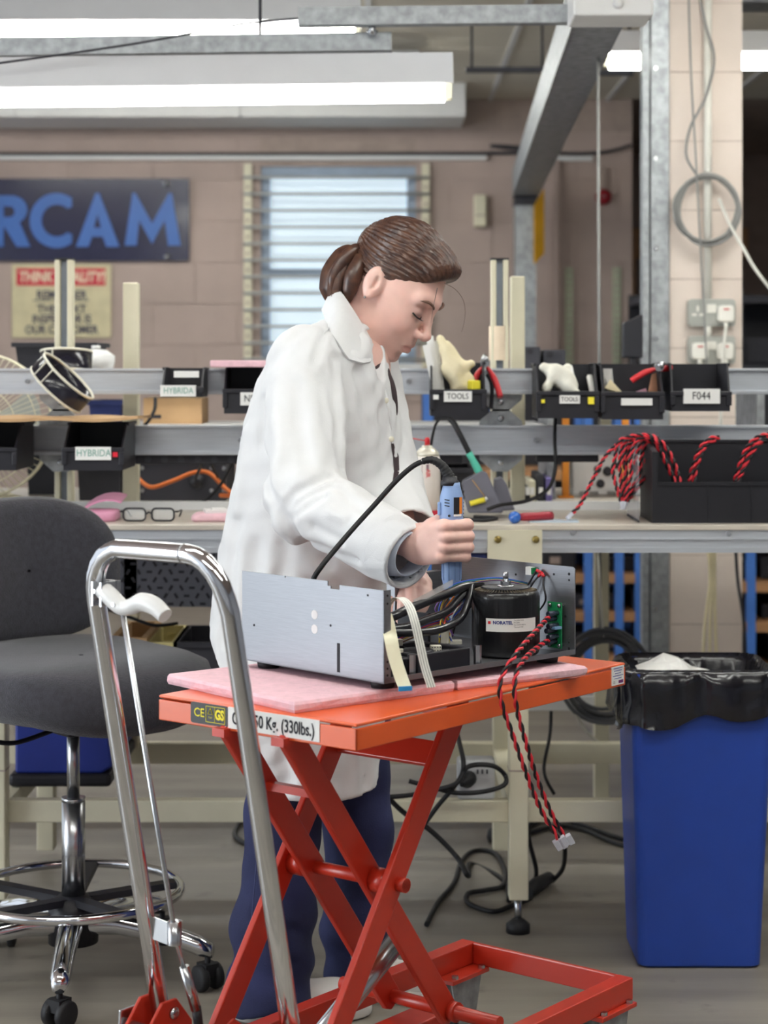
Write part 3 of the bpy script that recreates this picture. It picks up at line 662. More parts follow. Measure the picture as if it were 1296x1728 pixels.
_, B5 = make_bin(273, 342, 621, 670, 4.46, 'small black rail bin with two paper labels on its front', lab=(271, 650, 331, 669), txt='HYBRIDA', ink=m_ink2, d=.13, lip=.36, dots=((294, 626, 42, 11, m_label),))
_, B6 = make_bin(378, 440, 614, 698, 4.44, 'black rail bin under the pink foam pad', lab=(406, 662, 436, 684), txt='NB')
_, B7 = make_bin(107, 207, 716, 794, 4.36, 'black rail bin with red dot under the cardboard sheet', d=.22, lab=(128, 754, 188, 776), txt='HYBRIDA', ink=m_ink2, dots=((191, 763, 8, 8, m_rd),))
_, B8 = make_bin(-70, 27, 716, 794, 4.36, 'black rail bin at the end of the cardboard sheet beside the fan', d=.22)
# contents
def glove(name, label, pts, rs, fingers, mat, squash=None):
    def f(X, Y, Z):
        v = chain(X, Y, Z, pts, rs, .02)
        for a, b_, r0, r1 in fingers: v = smin(v, cap(X, Y, Z, a, b_, r0, r1), .008)
        return v+.0025*np.sin(X*140+Z*60)*np.sin(Z*110+Y*70)
    P = np.array([list(p) for p in pts]+[list(x[1]) for x in fingers]); lo, hi = P.min(0)-.05, P.max(0)+.05
    mb = MB(); V, F = surfnet(f, lo, hi, .004); npmesh(mb, V, F); return tag(mb.build(name, mat), label, 'glove')
m_glove = M('cream_glove', (238, 226, 190), .85, bump=.3, bscale=90); m_glove2 = M('white_glove', (232, 230, 218), .85, bump=.3, bscale=90)
A = lambda px, py, Y=4.48: tuple(at(px, py, Y))
glove('work_glove', 'cream work glove standing up in the tools bin beside the papers', [A(774, 650), A(766, 620), A(752, 590)], [.022, .024, .014], [(A(756, 600), A(744, 573), .013, .010), (A(766, 605), A(755, 580, 4.5), .013, .010), (A(780, 625), A(796, 614, 4.47), .014, .009), (A(788, 640), A(790, 652), .018, .014)], m_glove)
glove('work_glove', 'white cotton glove lying across the bin with yellow stickers', [A(962, 655, 4.46), A(950, 638, 4.47), A(935, 628, 4.47)], [.02, .022, .02], [(A(930, 626, 4.47), A(918, 619, 4.47), .013, .010), (A(945, 632), A(960, 622, 4.5), .014, .011), (A(930, 640, 4.46), A(921, 656, 4.45), .012, .01), (A(962, 650, 4.45), A(973, 662, 4.44), .013, .009)], m_glove2)
for i, (xa, xb, dy) in enumerate(((713, 734, 0), (719, 738, -14), (727, 742, -6))):
    q = MB(); Y = 4.47+i*.012; p = [at(xa, 583+dy, Y), at(xa+12, 580+dy, Y), at(xb+9, 664, Y), at(xb-3, 664, Y)]
    q.add(p+[v+Vector((0, .006, 0)) for v in p], [(0, 1, 2, 3), (7, 6, 5, 4), (0, 4, 5, 1), (1, 5, 6, 2), (2, 6, 7, 3), (3, 7, 4, 0)])
    tag(q.build('paper_bundle', m_label, bevel=.001), 'folded white papers standing in the tools bin beside the cream glove', 'paper', 'papers in the tools bin')
q = MB(); q.box(at(800, 650, 4.455), (.022, .03, .022), R(20)); tag(q.build('sponge', m_yd, bevel=.003), 'small yellow sponge in the tools bin', 'sponge')
def pliers(name, label, piv, h1, h2, jaw, r=.0065, mats=None, ncol=None):
    g = thing(name, label, 'pliers', tuple(min((piv, h1[-1], h2[-1], jaw), key=lambda v: v[2])), group='pliers on the rail')
    for hh in (h1, h2):
        q = MB(); q.tube(spl(hh), [r*(.6+.5*min(1, 3*i/len(spl(hh)))) for i in range(len(spl(hh)))], 8); q.build('handle', (mats or [m_red, m_red])[0 if hh is h1 else 1], g, world=True)
    q = MB(); q.cyl(Vector(piv)-Vector((0, .006, 0)), Vector(piv)+Vector((0, .006, 0)), .011, n=14); q.tube([piv, (Vector(piv)+Vector(jaw))/2, jaw], [.011, .009, .003], 8); q.build('jaws', m_steel, g, world=True)
pliers('pliers', 'red and black pliers hooked over the rail beside the tools bin', A(818, 612, 4.5), [A(815, 620, 4.5), A(806, 632, 4.49), A(800, 648, 4.48)], [A(822, 620, 4.5), A(833, 637, 4.49), A(840, 655, 4.48), A(844, 670, 4.47)], A(818, 598, 4.51), mats=[m_red, m_red])
q = MB(); q.tube(spl([A(822, 632, 4.51), A(830, 650, 4.5), A(829, 690, 4.5)]), [.005]*17, 8); tag(q.build('pliers_grip', m_black), 'black tool grip hanging on the rail behind the red pliers', 'tool')
pliers('side_cutters', 'red handled side cutters lying across two rail bins', A(1112, 619, 4.45), [A(1108, 622, 4.45), A(1090, 628, 4.44), A(1074, 637, 4.43), A(1066, 643, 4.43)], [A(1114, 624, 4.46), A(1122, 622, 4.47), A(1132, 620, 4.48)], A(1121, 611, 4.45))
for p, mm, lb in ((((1018, 622), (1033, 622), (1036, 655), (1030, 668), (1021, 668)), m_label, 'white strip of card standing in the bin with the side cutters'), (((1020, 655), (1030, 640), (1052, 664), (1040, 668)), m_glove, 'torn cream card in the bin with the side cutters'), (((1093, 665), (1100, 632), (1108, 628), (1110, 668)), M('peach_card', (214, 160, 130), .7), 'peach coloured card standing in the bin with the side cutters'), (((1064, 664), (1090, 655), (1092, 662), (1078, 668)), M('pink_card', (240, 190, 214), .7), 'pink slip of card in the bin with the side cutters')):
    q = MB(); n = len(p); pts = [at(x, y, 4.46+.008*i) for i, (x, y) in enumerate(p)]
    q.add(pts+[v+Vector((0, .003, 0)) for v in pts], [tuple(range(n)), tuple(reversed(range(n, 2*n)))]+[(i, n+i, n+(i+1) % n, (i+1) % n) for i in range(n)]); tag(q.build('card', mm), lb, 'card')
for px, py in ((961, 634), (995, 650)):
    q = MB(); q.tube([at(px, py-14, 4.5), at(px+6, py+16, 4.46)], .008, 8); q.tube([at(px, py-18, 4.5), at(px, py-14, 4.5)], .006, 8); tag(q.build('glue_bottle', m_label), 'small white bottle in the bin with the white glove', 'bottle', 'white bottles in the bin')
# pink foam pad, cardboard sheet
q = MB(); q.bb(at(357, 0, 4.46).x, at(470, 0, 4.46).x, 4.42, 4.6, at(0, 620, 4.44).z+.0005, at(0, 608, 4.44).z); tag(q.build('foam_pad', m_pink, bevel=.003), 'pink foam pad lying on top of a rail bin behind the coat', 'foam pad')
rr = random.Random(2); P = []
for i in range(14):
    row = []
    for j in range(5): row.append((at(-80, 0, 4.4).x+(at(238, 0, 4.4).x-at(-80, 0, 4.4).x)*i/13, 4.34+.25*j/4, at(0, 709, 4.36).z-.002+.002*math.sin(i*1.1+j)+(.004 if i == 13 else 0)))
    P.append(row)
q = MB(); q.sheet(P, .007); tag(q.build('cardboard_sheet', m_card), 'flat sheet of cardboard laid over the lower rail bins', 'cardboard')
# film rolls
m_film = M('dark_film', (28, 28, 40), .18, var=.2, scale=6); m_edge = M('film_edge', (226, 222, 205), .5)
def film(name, label, c, axis, r, w):
    q = Vector((0, 0, 1)).rotation_difference(Vector(axis).normalized()); c = Vector(c)
    g = thing(name, label, 'film roll', tuple(c-Vector((0, 0, r))), group='loops of film on the bench')
    def ring(rad, h): return [c+q @ Vector((rad*math.cos(2*math.pi*k/48), rad*math.sin(2*math.pi*k/48), h)) for k in range(48)]
    b = MB(); A_, B_, C_, D_ = ring(r, -w/2), ring(r, w/2), ring(r-.0025, w/2), ring(r-.0025, -w/2)
    b.grid([[A_[k], B_[k], C_[k], D_[k], A_[k]] for k in range(48)], closed_u=True); o = b.build('film', m_film, g, world=True)
    for h in (-w/2, w/2):
        b = MB(); b.tube(ring(r-.001, h), .0032, 8, closed=True); b.build('edge', m_edge, g, world=True)
    for k in (3, 6, 30, 33):
        b = MB(); b.tube([A_[k]+(A_[k]-c).normalized()*0.001, B_[k]+(B_[k]-c).normalized()*.001], .002, 6); b.build('frame_line', m_edge, o, world=True)
film('film_roll', 'upright loop of dark film around the slotted upright', at(112, 610, 4.66), (0, .12, 1), .062, .048)
film('film_roll', 'tilted loop of dark film leaning on the cardboard sheet', at(105, 646, 4.46), (.69, -.07, .72), .076, .044)
b = MB(); b.lathe([(.0245, 0), (.0245, .083), (.0235, .083), (.0235, 0)], at(842, 608, 4.68)+Vector((0, 0, 0)), 28, caps=False); b.lathe([(.0245, 0), (.0235, 0)], at(842, 608, 4.68), 28, caps=False); b.lathe([(.0245, .083), (.0235, .083)], at(842, 608, 4.68), 28, caps=False)
tag(b.build('cardboard_core', M('core_card', (222, 204, 180), .8)), 'cardboard core slipped over the slotted upright', 'tube')
# ------------------------------------------------------------------ fan
m_fan = M('fan_cream', (222, 216, 190), .5)
C = at(-34, 718, 4.9)
g = thing('desk_fan', 'cream desk fan with round wire cage behind the bins', 'fan', (C.x, 4.95, .883))
b = MB()
for rr_, yy in ((.182, 0), (.15, -.035), (.10, -.052), (.182, .02)):
    b.tube([(C.x+rr_*math.cos(a), C.y+yy, C.z+rr_*math.sin(a)) for a in [2*math.pi*k/48 for k in range(48)]], .0035 if rr_ > .17 else .0018, 6, closed=True)
b.build('cage_ring', m_fan, g, world=True)
b = MB()
for k in range(72):
    a = 2*math.pi*k/72; ca, sa = math.cos(a), math.sin(a)
    b.tube([(C.x+r_*ca, C.y+y_, C.z+r_*sa) for r_, y_ in ((.045, -.058), (.10, -.053), (.15, -.036), (.182, 0))], .0011, 4)
o = b.build('cage_wire', m_fan, g, world=True); o['kind'] = 'stuff'
b = MB(); b.lathe([(.058, 0), (.056, .006), (.0, .012)], (C.x, C.y-.056, C.z), 28, axis=(0, -1, 0)); b.build('badge', m_fan, g, world=True)
for k in range(3):
    b = MB(); a0 = 2*math.pi*k/3
    b.sheet([[(C.x+r_*math.cos(a0+s_*.5*(1+.3*r_/.16)), C.y-.01+.025*s_, C.z+r_*math.sin(a0+s_*.5*(1+.3*r_/.16))) for s_ in (-1, -.5, 0, .5, 1)] for r_ in (.03, .08, .13, .16)], .002); b.build('blade', M('blade_grey', (176, 180, 176), .4), g, world=True)
b = MB(); b.lathe([(.04, -.01), (.05, .0), (.05, .07), (.03, .10), (0, .105)], (C.x, C.y+.015, C.z), 24, axis=(0, 1, 0)); b.build('motor', m_fan, g, world=True)
b = MB(); b.cyl((C.x, C.y+.05, .89), (C.x, C.y+.05, C.z-.03), .016, n=14); b.build('stem', m_fan, g, world=True)
b = MB(); b.lathe([(.10, 0), (.10, .012), (.06, .025), (.02, .03)], (C.x, C.y+.05, .883), 28); b.build('base', m_fan, g, world=True)
# ------------------------------------------------------------------ things on the back bench (left)
def crate(x0, x1, y0, y1, z0, z1, label, mat=None, cat='crate', taper=.08):
    b = MB(); w, d = x1-x0, y1-y0; cx, cy = (x0+x1)/2, (y0+y1)/2; t = 1-taper
    vs = [(cx+s_*w/2*t, cy+u*d/2*t, z0) for s_, u in ((-1, -1), (1, -1), (1, 1), (-1, 1))]+[(cx+s_*w/2, cy+u*d/2, z1) for s_, u in ((-1, -1), (1, -1), (1, 1), (-1, 1))]
    vi = [(cx+s_*(w/2*t-.006), cy+u*(d/2*t-.006), z0+.006) for s_, u in ((-1, -1), (1, -1), (1, 1), (-1, 1))]+[(cx+s_*(w/2-.006), cy+u*(d/2-.006), z1) for s_, u in ((-1, -1), (1, -1), (1, 1), (-1, 1))]
    b.add(vs+vi, [(3, 2, 1, 0)]+[(i, (i+1) % 4, 4+(i+1) % 4, 4+i) for i in range(4)]+[(8, 9, 10, 11)]+[(8+(i+1) % 4, 8+i, 12+i, 12+(i+1) % 4) for i in range(4)]+[(4+i, 4+(i+1) % 4, 12+(i+1) % 4, 12+i) for i in range(4)])
    o = b.build('storage_crate', mat or m_black); tag(o, label, cat)
    q = MB(); e = .008
    q.bb(x0-e, x1+e, y0-e, y0, z1-.012, z1); q.bb(x0-e, x1+e, y1, y1+e, z1-.012, z1); q.bb(x0-e, x0, y0, y1, z1-.012, z1); q.bb(x1, x1+e, y0, y1, z1-.012, z1); q.build('rim', mat or m_black, o, world=True)
    return o
def crpx(px0, px1, yt, yb, Y, d, *a, z=None, **k):
    z0 = at(0, yb, Y).z if z is None else z
    return crate(at(px0, 0, Y).x, at(px1, 0, Y).x, Y, Y+d, z0, at(0, yt, Y).z, *a, **k)
crpx(25, 160, 578, 0, 5.12, .22, 'black crate on the upper back shelf under the quality poster', z=1.2255)
crpx(130, 204, 772, 0, 5.0, .25, 'black crate on the back bench below the bin with the red dot', z=.8835)
crpx(45, 97, 765, 0, 5.24, .25, 'black crate on the back bench behind the fan', z=.8835)
crpx(150, 205, 676, 0, 5.14, .2, 'dark blue tray on the lower back shelf behind the film loop', m_dkblue, z=1.0805, cat='tray')
b = MB(); b.lathe([(.045, 0), (.05, .02), (.05, .035), (.03, .05), (0, .054)], (at(162, 0, 5.1).x, 5.10, 1.2255), 24); b.cyl((at(162, 0, 5.1).x, 5.10, 1.2795), (at(162, 0, 5.1).x, 5.10, 1.288), .012, n=12)
tag(b.build('white_pot', m_white), 'white lidded pot on the upper back shelf beside the film roll', 'pot')
g = thing('cardboard_box', 'brown cardboard box on the back shelf under the labelled small bin', 'box', (at(292, 0, 5.1).x, 5.2, 1.0805))
b = MB(); b.bb(at(242, 0, 5.1).x, at(340, 0, 5.1).x, 5.1, 5.3, 1.0805, at(0, 672, 5.1).z); b.build('carton', m_card, g, world=True)
b = MB(); b.bb(at(252, 0, 5.1).x, at(272, 0, 5.1).x, 5.098, 5.1, at(0, 706, 5.1).z, at(0, 700, 5.1).z); b.build('hand_slot', m_dark, g, world=True)
b = MB(); b.bb(at(242, 0, 5.1).x, at(340, 0, 5.1).x, 5.195, 5.205, at(0, 672, 5.1).z, at(0, 671, 5.1).z); b.build('tape', m_glove, g, world=True)
g = thing('rack_amplifier', 'black faced amplifier case with cream lid on the back bench', 'amplifier', (at(310, 0, 5.0).x, 5.15, .8835))
x0, x1, z0, z1 = at(236, 0, 5.0).x, at(382, 0, 5.0).x, .8835, at(0, 780, 5.0).z
b = MB(); b.bb(x0, x1, 5.0, 5.3, z0, z1); b.build('case', m_dark, g, world=True, bevel=.003)
b = MB(); b.bb(x0-.004, x1+.01, 4.995, 5.32, z1, z1+.018); b.build('lid', m_cream, g, world=True)
for px in (240, 357, 378):
    for py in (790, 828):
        b = MB(); b.cyl(at(px, py, 5.0), at(px, py, 4.994), .006, n=8); b.build('screw', m_steel, g, world=True)
b = MB(); b.lathe([(.02, 0), (.018, .012), (0, .014)], at(332, 812, 5.0), 16, axis=(0, -1, 0)); b.build('knob', m_black, g, world=True)
b = MB(); b.bb(at(262, 0, 5.05).x, at(330, 0, 5.05).x, 5.02, 5.25, z1+.0185, z1+.028); tag(b.build('paper_stack', m_label), 'thin stack of white paper on the amplifier lid', 'paper')
b = MB(); b.tube(spl([at(232, 806, 4.9), at(255, 822, 4.88), at(290, 812, 4.88), at(325, 798, 4.9), at(352, 798, 4.9), at(378, 822, 4.88), at(392, 835, 4.86), at(372, 836, 4.9)]), .0055, 8)
tag(b.build('orange_cable', M('orange_cable', (232, 120, 50), .5)), 'orange cable curling in front of the black amplifier case', 'cable')
b = MB(); b.tube(spl([at(262, 672, 4.9), at(261, 690, 4.88), at(252, 708, 4.86), at(240, 722, 4.86)]), .0045, 8)
tag(b.build('black_lead', m_rub), 'short black lead hanging beside the cardboard box', 'cable')
b = MB(); b.tube(spl([at(395, 778, 4.8), at(372, 818, 4.8), at(345, 845, 4.79), at(318, 856, 4.79)]), .0038, 8)
tag(b.build('black_lead', m_rub), 'black lead trailing down past the amplifier to the bench', 'cable')
b = MB(); b.tube(spl([at(347, 766, 4.7), at(338, 788, 4.8), at(330, 808, 4.95)]), .004, 8); b.tube(spl([at(347, 766, 4.7), at(360, 790, 4.8), at(372, 812, 4.95)]), .004, 8)
tag(b.build('black_lead', m_rub), 'forked black lead plugged into the power strip above the amplifier', 'cable')
# ------------------------------------------------------------------ things on the worktop (left)
m_case = M('pink_case', (216, 150, 180), .4)
g = thing('glasses_case', 'open pink glasses case on the worktop beside the spectacles', 'glasses case', (at(172, 0, 4.34).x, 4.36, ZT))
def pad(px0, px1, y0, y1, z0, h, r=.02, n=6, puff=.35):
    x0, x1 = at(px0, 0, (y0+y1)/2).x, at(px1, 0, (y0+y1)/2).x; cx, cy = (x0+x1)/2, (y0+y1)/2; b = MB(); P = []
    for s_, hh in ((.9, 0), (1, h*.2), (1, h*.7), (.93, h*.93), (.6, h)):
        P.append([(cx+p[0]*s_, cy+p[1]*s_, z0+hh) for p in rrect(x1-x0, y1-y0, r, n)])
    n_ = len(P[0]); vs = [p for row in P for p in row]
    fs = [(i*n_+k, i*n_+(k+1) % n_, (i+1)*n_+(k+1) % n_, (i+1)*n_+k) for i in range(4) for k in range(n_)]+[tuple(reversed(range(n_))), tuple(range(4*n_, 5*n_))]
    return b.add(vs, fs, True)
pad(140, 200, 4.27, 4.37, ZT, .025).build('lower_shell', m_case, g, world=True)
b = MB(); c = at(178, 858, 4.37); P = [[(c.x+u*.042, c.y-.05+.1*v_, ZT+.03+.012*(1-u*u)+.01*v_+.008*u) for v_ in (0, .25, .5, .75, 1)] for u in (-1, -.6, -.2, .2, .6, 1)]; b.sheet(P, .004); b.build('lid', m_case, g, world=True)
g = thing('spectacles', 'black framed spectacles lying on the worktop beside the pink case', 'spectacles', (at(252, 0, 4.28).x, 4.28, ZT))
m_lens = M('lens_glass', (235, 238, 240), .05, alpha=.25, var=0)
for s_, cx in ((-1, 227), (1, 275)):
    c = at(cx, 871, 4.27); c.z = ZT+.017
    pts = [c+Vector((p[0], -.001, p[1])) for p in rrect(.049, .027, .009, 4)]
    b = MB(); b.tube(pts, .0022, 6, closed=True); o = b.build('rim', m_black, g, world=True)
    b = MB(); b.prism(rrect(.047, .025, .009, 4), c, (1, 0, 0), (0, 0, 1), (0, .0015, 0)); b.build('lens', m_lens, o, world=True)
    e = c+Vector((s_*.027, 0, .006)); b = MB(); b.tube(spl([e, e+Vector((s_*.006, .012, 0)), e+Vector((s_*.004, .1, -.004)), e+Vector((-s_*.004, .125, -.02))]), .0018, 6); b.build('temple', m_black, g, world=True)
b = MB(); a = at(247, 870, 4.27); d = at(256, 870, 4.27); a.z = d.z = ZT+.018; b.tube(spl([a, (a+d)/2+Vector((0, 0, .004)), d]), .002, 6); b.build('bridge', m_black, g, world=True)
pad(326, 400, 4.27, 4.37, ZT, .017, .012).build('x', m_pink) if False else None
o = pad(326, 400, 4.27, 4.37, ZT, .017, .012).build('foam_block', m_pink); tag(o, 'small pink foam block on the worktop beside the lab coat', 'foam pad')
b = MB(); b.box((at(364, 0, 4.33).x, 4.33, ZT+.0206), (.05, .05, .007), .2); b.box((at(368, 0, 4.33).x, 4.33, ZT+.0255), (.03, .02, .003), .2); tag(b.build('white_tag', m_label), 'white plastic tag lying on the small pink foam block', 'tag')
# ------------------------------------------------------------------ things on the worktop (right)
g = thing('spray_can', 'white aerosol can with red nozzle and red foot on the worktop', 'spray can', (at(721, 0, 4.36).x, 4.36, ZT)); c = Vector((at(721, 0, 4.36).x, 4.36, ZT))
b = MB(); b.lathe([(.0295, .014), (.0295, .135), (.0275, .142)], c, 32); b.build('can', M('can_print', (236, 228, 222), .35, var=.02), g, world=True)
b = MB(); b.lathe([(.0275, .142), (.026, .150), (.017, .160), (.012, .162), (.012, .166), (0, .167)], c, 32); b.build('dome', M('can_dome', (225, 220, 205), .3, .4), g, world=True)
b = MB(); b.lathe([(.006, .166), (.006, .18), (.0045, .184), (0, .185)], c, 14); o = b.build('nozzle', m_red, g, world=True)
b = MB(); b.cyl(c+Vector((-.004, 0, .177)), c+Vector((-.036, -.01, .183)), .0012, n=6); b.build('straw', m_red, o, world=True)
b = MB(); b.lathe([(.034, 0), (.035, .008), (.031, .021), (.0, .0215)], c, 10, smooth=False); b.build('foot', M('red_cap', (190, 36, 58), .35), g, world=True)
b = MB(); b.bb(c.x-.0125, c.x-.0115, c.y-.0276, c.y-.025, ZT+.03, ZT+.13); b.bb(c.x-.003, c.x+.003, c.y-.0302, c.y-.028, ZT+.11, ZT+.125); b.build('print', M('can_ink', (150, 120, 130), .5), g, world=True)
text('lettering', 'AIR', .012, (c.x+.001, c.y-.0306, ZT+.105), (0, 0, -1), (1, 0, 0), M('can_red', (225, 120, 120), .5), g, bold=.0006)
# soldering iron in stand
g = thing('soldering_stand', 'grey soldering iron stand with yellow clip on the worktop', 'stand', (at(826, 0, 4.4).x, 4.42, ZT)); m_sg = M('stand_grey', (110, 110, 122), .6)
b = MB(); Y = 4.36
b.prism([(at(x, y, Y).x, at(x, y, Y).z) for x, y in ((790, 866), (847, 866), (850, 862), (822, 798), (814, 795), (782, 812), (780, 818))], (0, Y, 0), (1, 0, 0), (0, 0, 1), (0, .05, 0)); b.build('holder', m_sg, g, world=True, bevel=.003)
b = MB(); b.prism([(at(x, y, Y).x, at(x, y, Y).z) for x, y in ((835, 866), (872, 864), (858, 820), (850, 808), (838, 812))], (0, Y+.055, 0), (1, 0, 0), (0, 0, 1), (0, .06, 0)); b.build('sponge_tray', m_sg, g, world=True, bevel=.003)
b = MB(); b.cyl(at(793, 850, Y-.006), at(818, 843, Y-.006), .006, n=10); b.build('clip', m_yd, g, world=True)
b = MB(); b.cyl(at(818, 843, Y-.006), at(822, 840, Y-.006), .004, n=8); b.build('clip_tip', m_label, g, world=True)
b = MB(); b.tube([at(797, 810, Y-.001), at(818, 838, Y-.001)], .0012, 6); b.build('wire_clip', m_card, g, world=True)
g = thing('soldering_iron', 'soldering iron with teal handle resting in its grey stand', 'soldering iron', tuple(at(812, 803, 4.38)))
b = MB(); b.tube([at(791, 764, 4.39), at(797, 775, 4.39), at(806, 792, 4.39), at(813, 804, 4.39)], [.0085, .0075, .0095, .008], 14); b.build('handle', M('teal_grip', (90, 200, 175), .5), g, world=True)
b = MB(); b.lathe([(.014, 0), (.014, .005), (.009, .008)], at(814, 806, 4.39), 14, axis=(at(791, 764, 4.39)-at(813, 804, 4.39))); b.build('collar', m_label, g, world=True)
b = MB(); p = spl([at(792, 765, 4.39), at(776, 733, 4.39), at(764, 712, 4.4), at(750, 705, 4.42), at(737, 713, 4.44), at(730, 735, 4.46), at(727, 760, 4.48), at(727, 790, 4.52)]); b.tube(p, [.0065 if i < 20 else .0032 for i in range(len(p))], 8); b.build('cord', m_rub, g, world=True)
g = thing('torch', 'red handled driver with blue domed end lying on the worktop', 'torch', (at(895, 0, 4.27).x, 4.27, ZT))
b = MB(); a, d = at(868, 870, 4.235), at(930, 862, 4.30); a.z, d.z = ZT+.0135, ZT+.0115; b.tube([a+(d-a)*t for t in (.12, .25, .6, .9, 1)], [.007, .0095, .0095, .011, .010], 14); b.build('handle', M('maroon_grip', (170, 45, 60), .4), g, world=True)
b = MB(); b.lathe([(.0135, -.012), (.0135, 0), (.011, .006), (.006, .010), (0, .0115)], a, 20, axis=(-.3, -1, .15)); b.build('blue_dome', M('blue_lens', (40, 105, 200), .15, coat=.5), g, world=True)
b = MB(); b.box(at(938, 882, 4.32).xy.to_3d()+Vector((-.01, -.04, ZT+.002)), (.11, .05, .004)); tag(b.build('clear_tray', M('tray_blue', (190, 206, 220), .2)), 'pale blue plastic strip lying on the worktop beside the red driver', 'tray')
b = MB(); b.tube(spl([at(780, 872, 4.3).xy.to_3d()+Vector((0, 0, ZT+.004)), at(815, 872, 4.27).xy.to_3d()+Vector((0, 0, ZT+.004)), at(838, 872, 4.33).xy.to_3d()+Vector((0, 0, ZT+.004)), at(800, 872, 4.37).xy.to_3d()+Vector((0, 0, ZT+.004))]), .0038, 8); tag(b.build('bench_lead', m_rub), 'black lead lying on the worktop below the soldering stand', 'cable')
b = MB(); b.tube(spl([at(938, 690, 4.55), at(936, 740, 4.53), at(937, 790, 4.5), at(925, 825, 4.46), at(890, 845, 4.4), at(845, 852, 4.34), at(822, 860, 4.33)]), .0042, 8); tag(b.build('black_lead', m_rub), 'black lead looping from the bins down to the soldering stand', 'cable')
# long black bin with wires
m_bk2 = M('long_bin_black', (24, 24, 32), .5)
g = thing('long_wire_bin', 'long black open bin on the worktop full of red and black wires', 'bin', (at(1260, 0, 4.3).x, 4.36, ZT)); Y = 4.24
x0, x1 = at(1110, 0, Y).x, at(1480, 0, Y).x; zt, zl = at(0, 742, Y+.2).z, at(0, 815, Y).z
b = MB(); b.prism([(0, 0), (0, zl-ZT), (.008, zl-ZT), (.014, .006), (.2, .006), (.2, 0)], (x0, Y, ZT), (0, 1, 0), (0, 0, 1), (x1-x0, 0, 0)); b.build('trough', m_bk2, g, world=True)
b = MB(); b.bb(x0, x1, Y+.2, Y+.206, ZT, zt); b.build('back_wall', m_bk2, g, world=True)
b = MB(); b.bb(x0, x1, Y-.003, Y+.002, zl-.006, zl+.002); b.build('rim', m_bk2, g, world=True); b = MB(); b.bb(x0, x1, Y+.196, Y+.2, zt-.006, zt); b.build('rim', m_bk2, g, world=True)
b = MB(); b.prism([(0, 0), (.2, 0), (.2, zt-ZT), (.05, zt-ZT-.01), (0, zt-ZT-.02)], (x0-.012, Y, ZT), (0, 1, 0), (0, 0, 1), (.012, 0, 0)); b.build('end_wall', m_bk2, g, world=True)
for k in range(5):
    b = MB(); x = x0+.11+k*.095; b.bb(x, x+.003, Y-.002, Y, ZT+.005, zl); b.build('rib', m_bk2, g, world=True)
b = MB(); b.bb(x0-.042, x0-.040, Y+.01, Y+.2, ZT+.001, at(0, 765, Y+.1).z); o = tag(b.build('clear_divider', M('clear_acrylic', (190, 190, 200), .08, alpha=.3, var=0)), 'clear plastic divider standing at the end of the long black bin', 'divider')
b = MB(); b.bb(x0-.0425, x0-.0395, Y+.008, Y+.202, ZT+.001, ZT+.006); b.build('foot_edge', m_dark, o, world=True)
m_wr = M('red_wire', (222, 45, 60), .4); m_wk = M('black_wire', (28, 26, 32), .4); m_conn = M('clear_connector', (225, 228, 240), .15, alpha=.75, var=.02)
def twist(name, label, path, r=.0016, pitch=.016, group=None, conn=0, n=6, cat='wire'):
    p = spl(path, 10); L = [0]
    for i in range(1, len(p)): L.append(L[-1]+(p[i]-p[i-1]).length)
    m_ = max(24, int(L[-1]/(pitch/7))); q = []; j = 0
    for i in range(m_+1):
        s_ = L[-1]*i/m_
        while j < len(L)-2 and L[j+1] < s_: j += 1
        t = (s_-L[j])/max(L[j+1]-L[j], 1e-9); q.append(p[j].lerp(p[j+1], t))
    g = thing(name, label, cat, tuple(min(q, key=lambda v: v.z)), group=group)
    Ts = [(q[min(i+1, m_)]-q[max(i-1, 0)]).normalized() for i in range(m_+1)]
    for ph, mt in ((0, m_wr), (math.pi, m_wk)):
        o = []
        for i in range(m_+1):
            T = Ts[i]; u = T.cross(Vector((.13, 1, .21))).normalized(); v = T.cross(u); a = 2*math.pi*(L[-1]*i/m_)/pitch+ph
            o.append(q[i]+(u*math.cos(a)+v*math.sin(a))*r*1.02)
        b = MB(); b.tube(o, r, n); b.build('red_strand' if ph == 0 else 'black_strand', mt, g, world=True)
    e, T = q[-1], Ts[-1]
    for k in range(conn):
        s_ = T.cross(Vector((0, 1, 0))).normalized()*((k-(conn-1)/2)*.012)
        b = MB(); b.beam(e+s_, e+s_+T*.018, .009, .008, up=(0, 1, 0)); b.build('connector', m_conn, g, world=True, bevel=.001)
    return g
grp = 'wires in the long black bin'
twist('twisted_wire', 'red and black twisted wire reaching from the bin to the tray', [at(1105, 745, 4.35), at(1080, 740, 4.36), at(1050, 745, 4.36), at(1022, 770, 4.34), at(1000, 810, 4.31), at(980, 850, 4.29), at(966, 866, 4.28)], .0026, .026, conn=1)
for i, px in enumerate((1038, 1046, 1052, 1058, 1064, 1072, 1082, 1090)):
    y0 = 742+i % 3*3; Yk = 4.30+.02*(i % 4)
    twist('twisted_wire', 'red and black twisted wire hanging over the end of the long black bin', [at(1112, 748-i % 2*8, Yk), at(1092, y0-8, Yk), at(px+10, y0, Yk), at(px, y0+30, Yk), at(px-3+i % 3*4, 800, Yk), at(1048+i*1.5, 846, Yk)], .0026, .026, group=grp, conn=1)
for path in ([(1100, 735), (1118, 748), (1135, 775), (1148, 815)], [(1085, 740), (1108, 752), (1128, 790), (1140, 816)], [(1214, 738), (1195, 742), (1178, 765), (1162, 812)], [(1206, 742), (1188, 755), (1176, 785), (1170, 816)], [(1300, 732), (1275, 740), (1256, 765), (1240, 812)], [(1310, 736), (1284, 745), (1262, 775), (1244, 816)], [(1305, 738), (1280, 748), (1268, 760), (1250, 800)]):
    twist('twisted_wire', 'red and black twisted wire looping inside the long black bin', [at(x, y, 4.32) for x, y in path], .003, .03, group='wires looping in the bin')
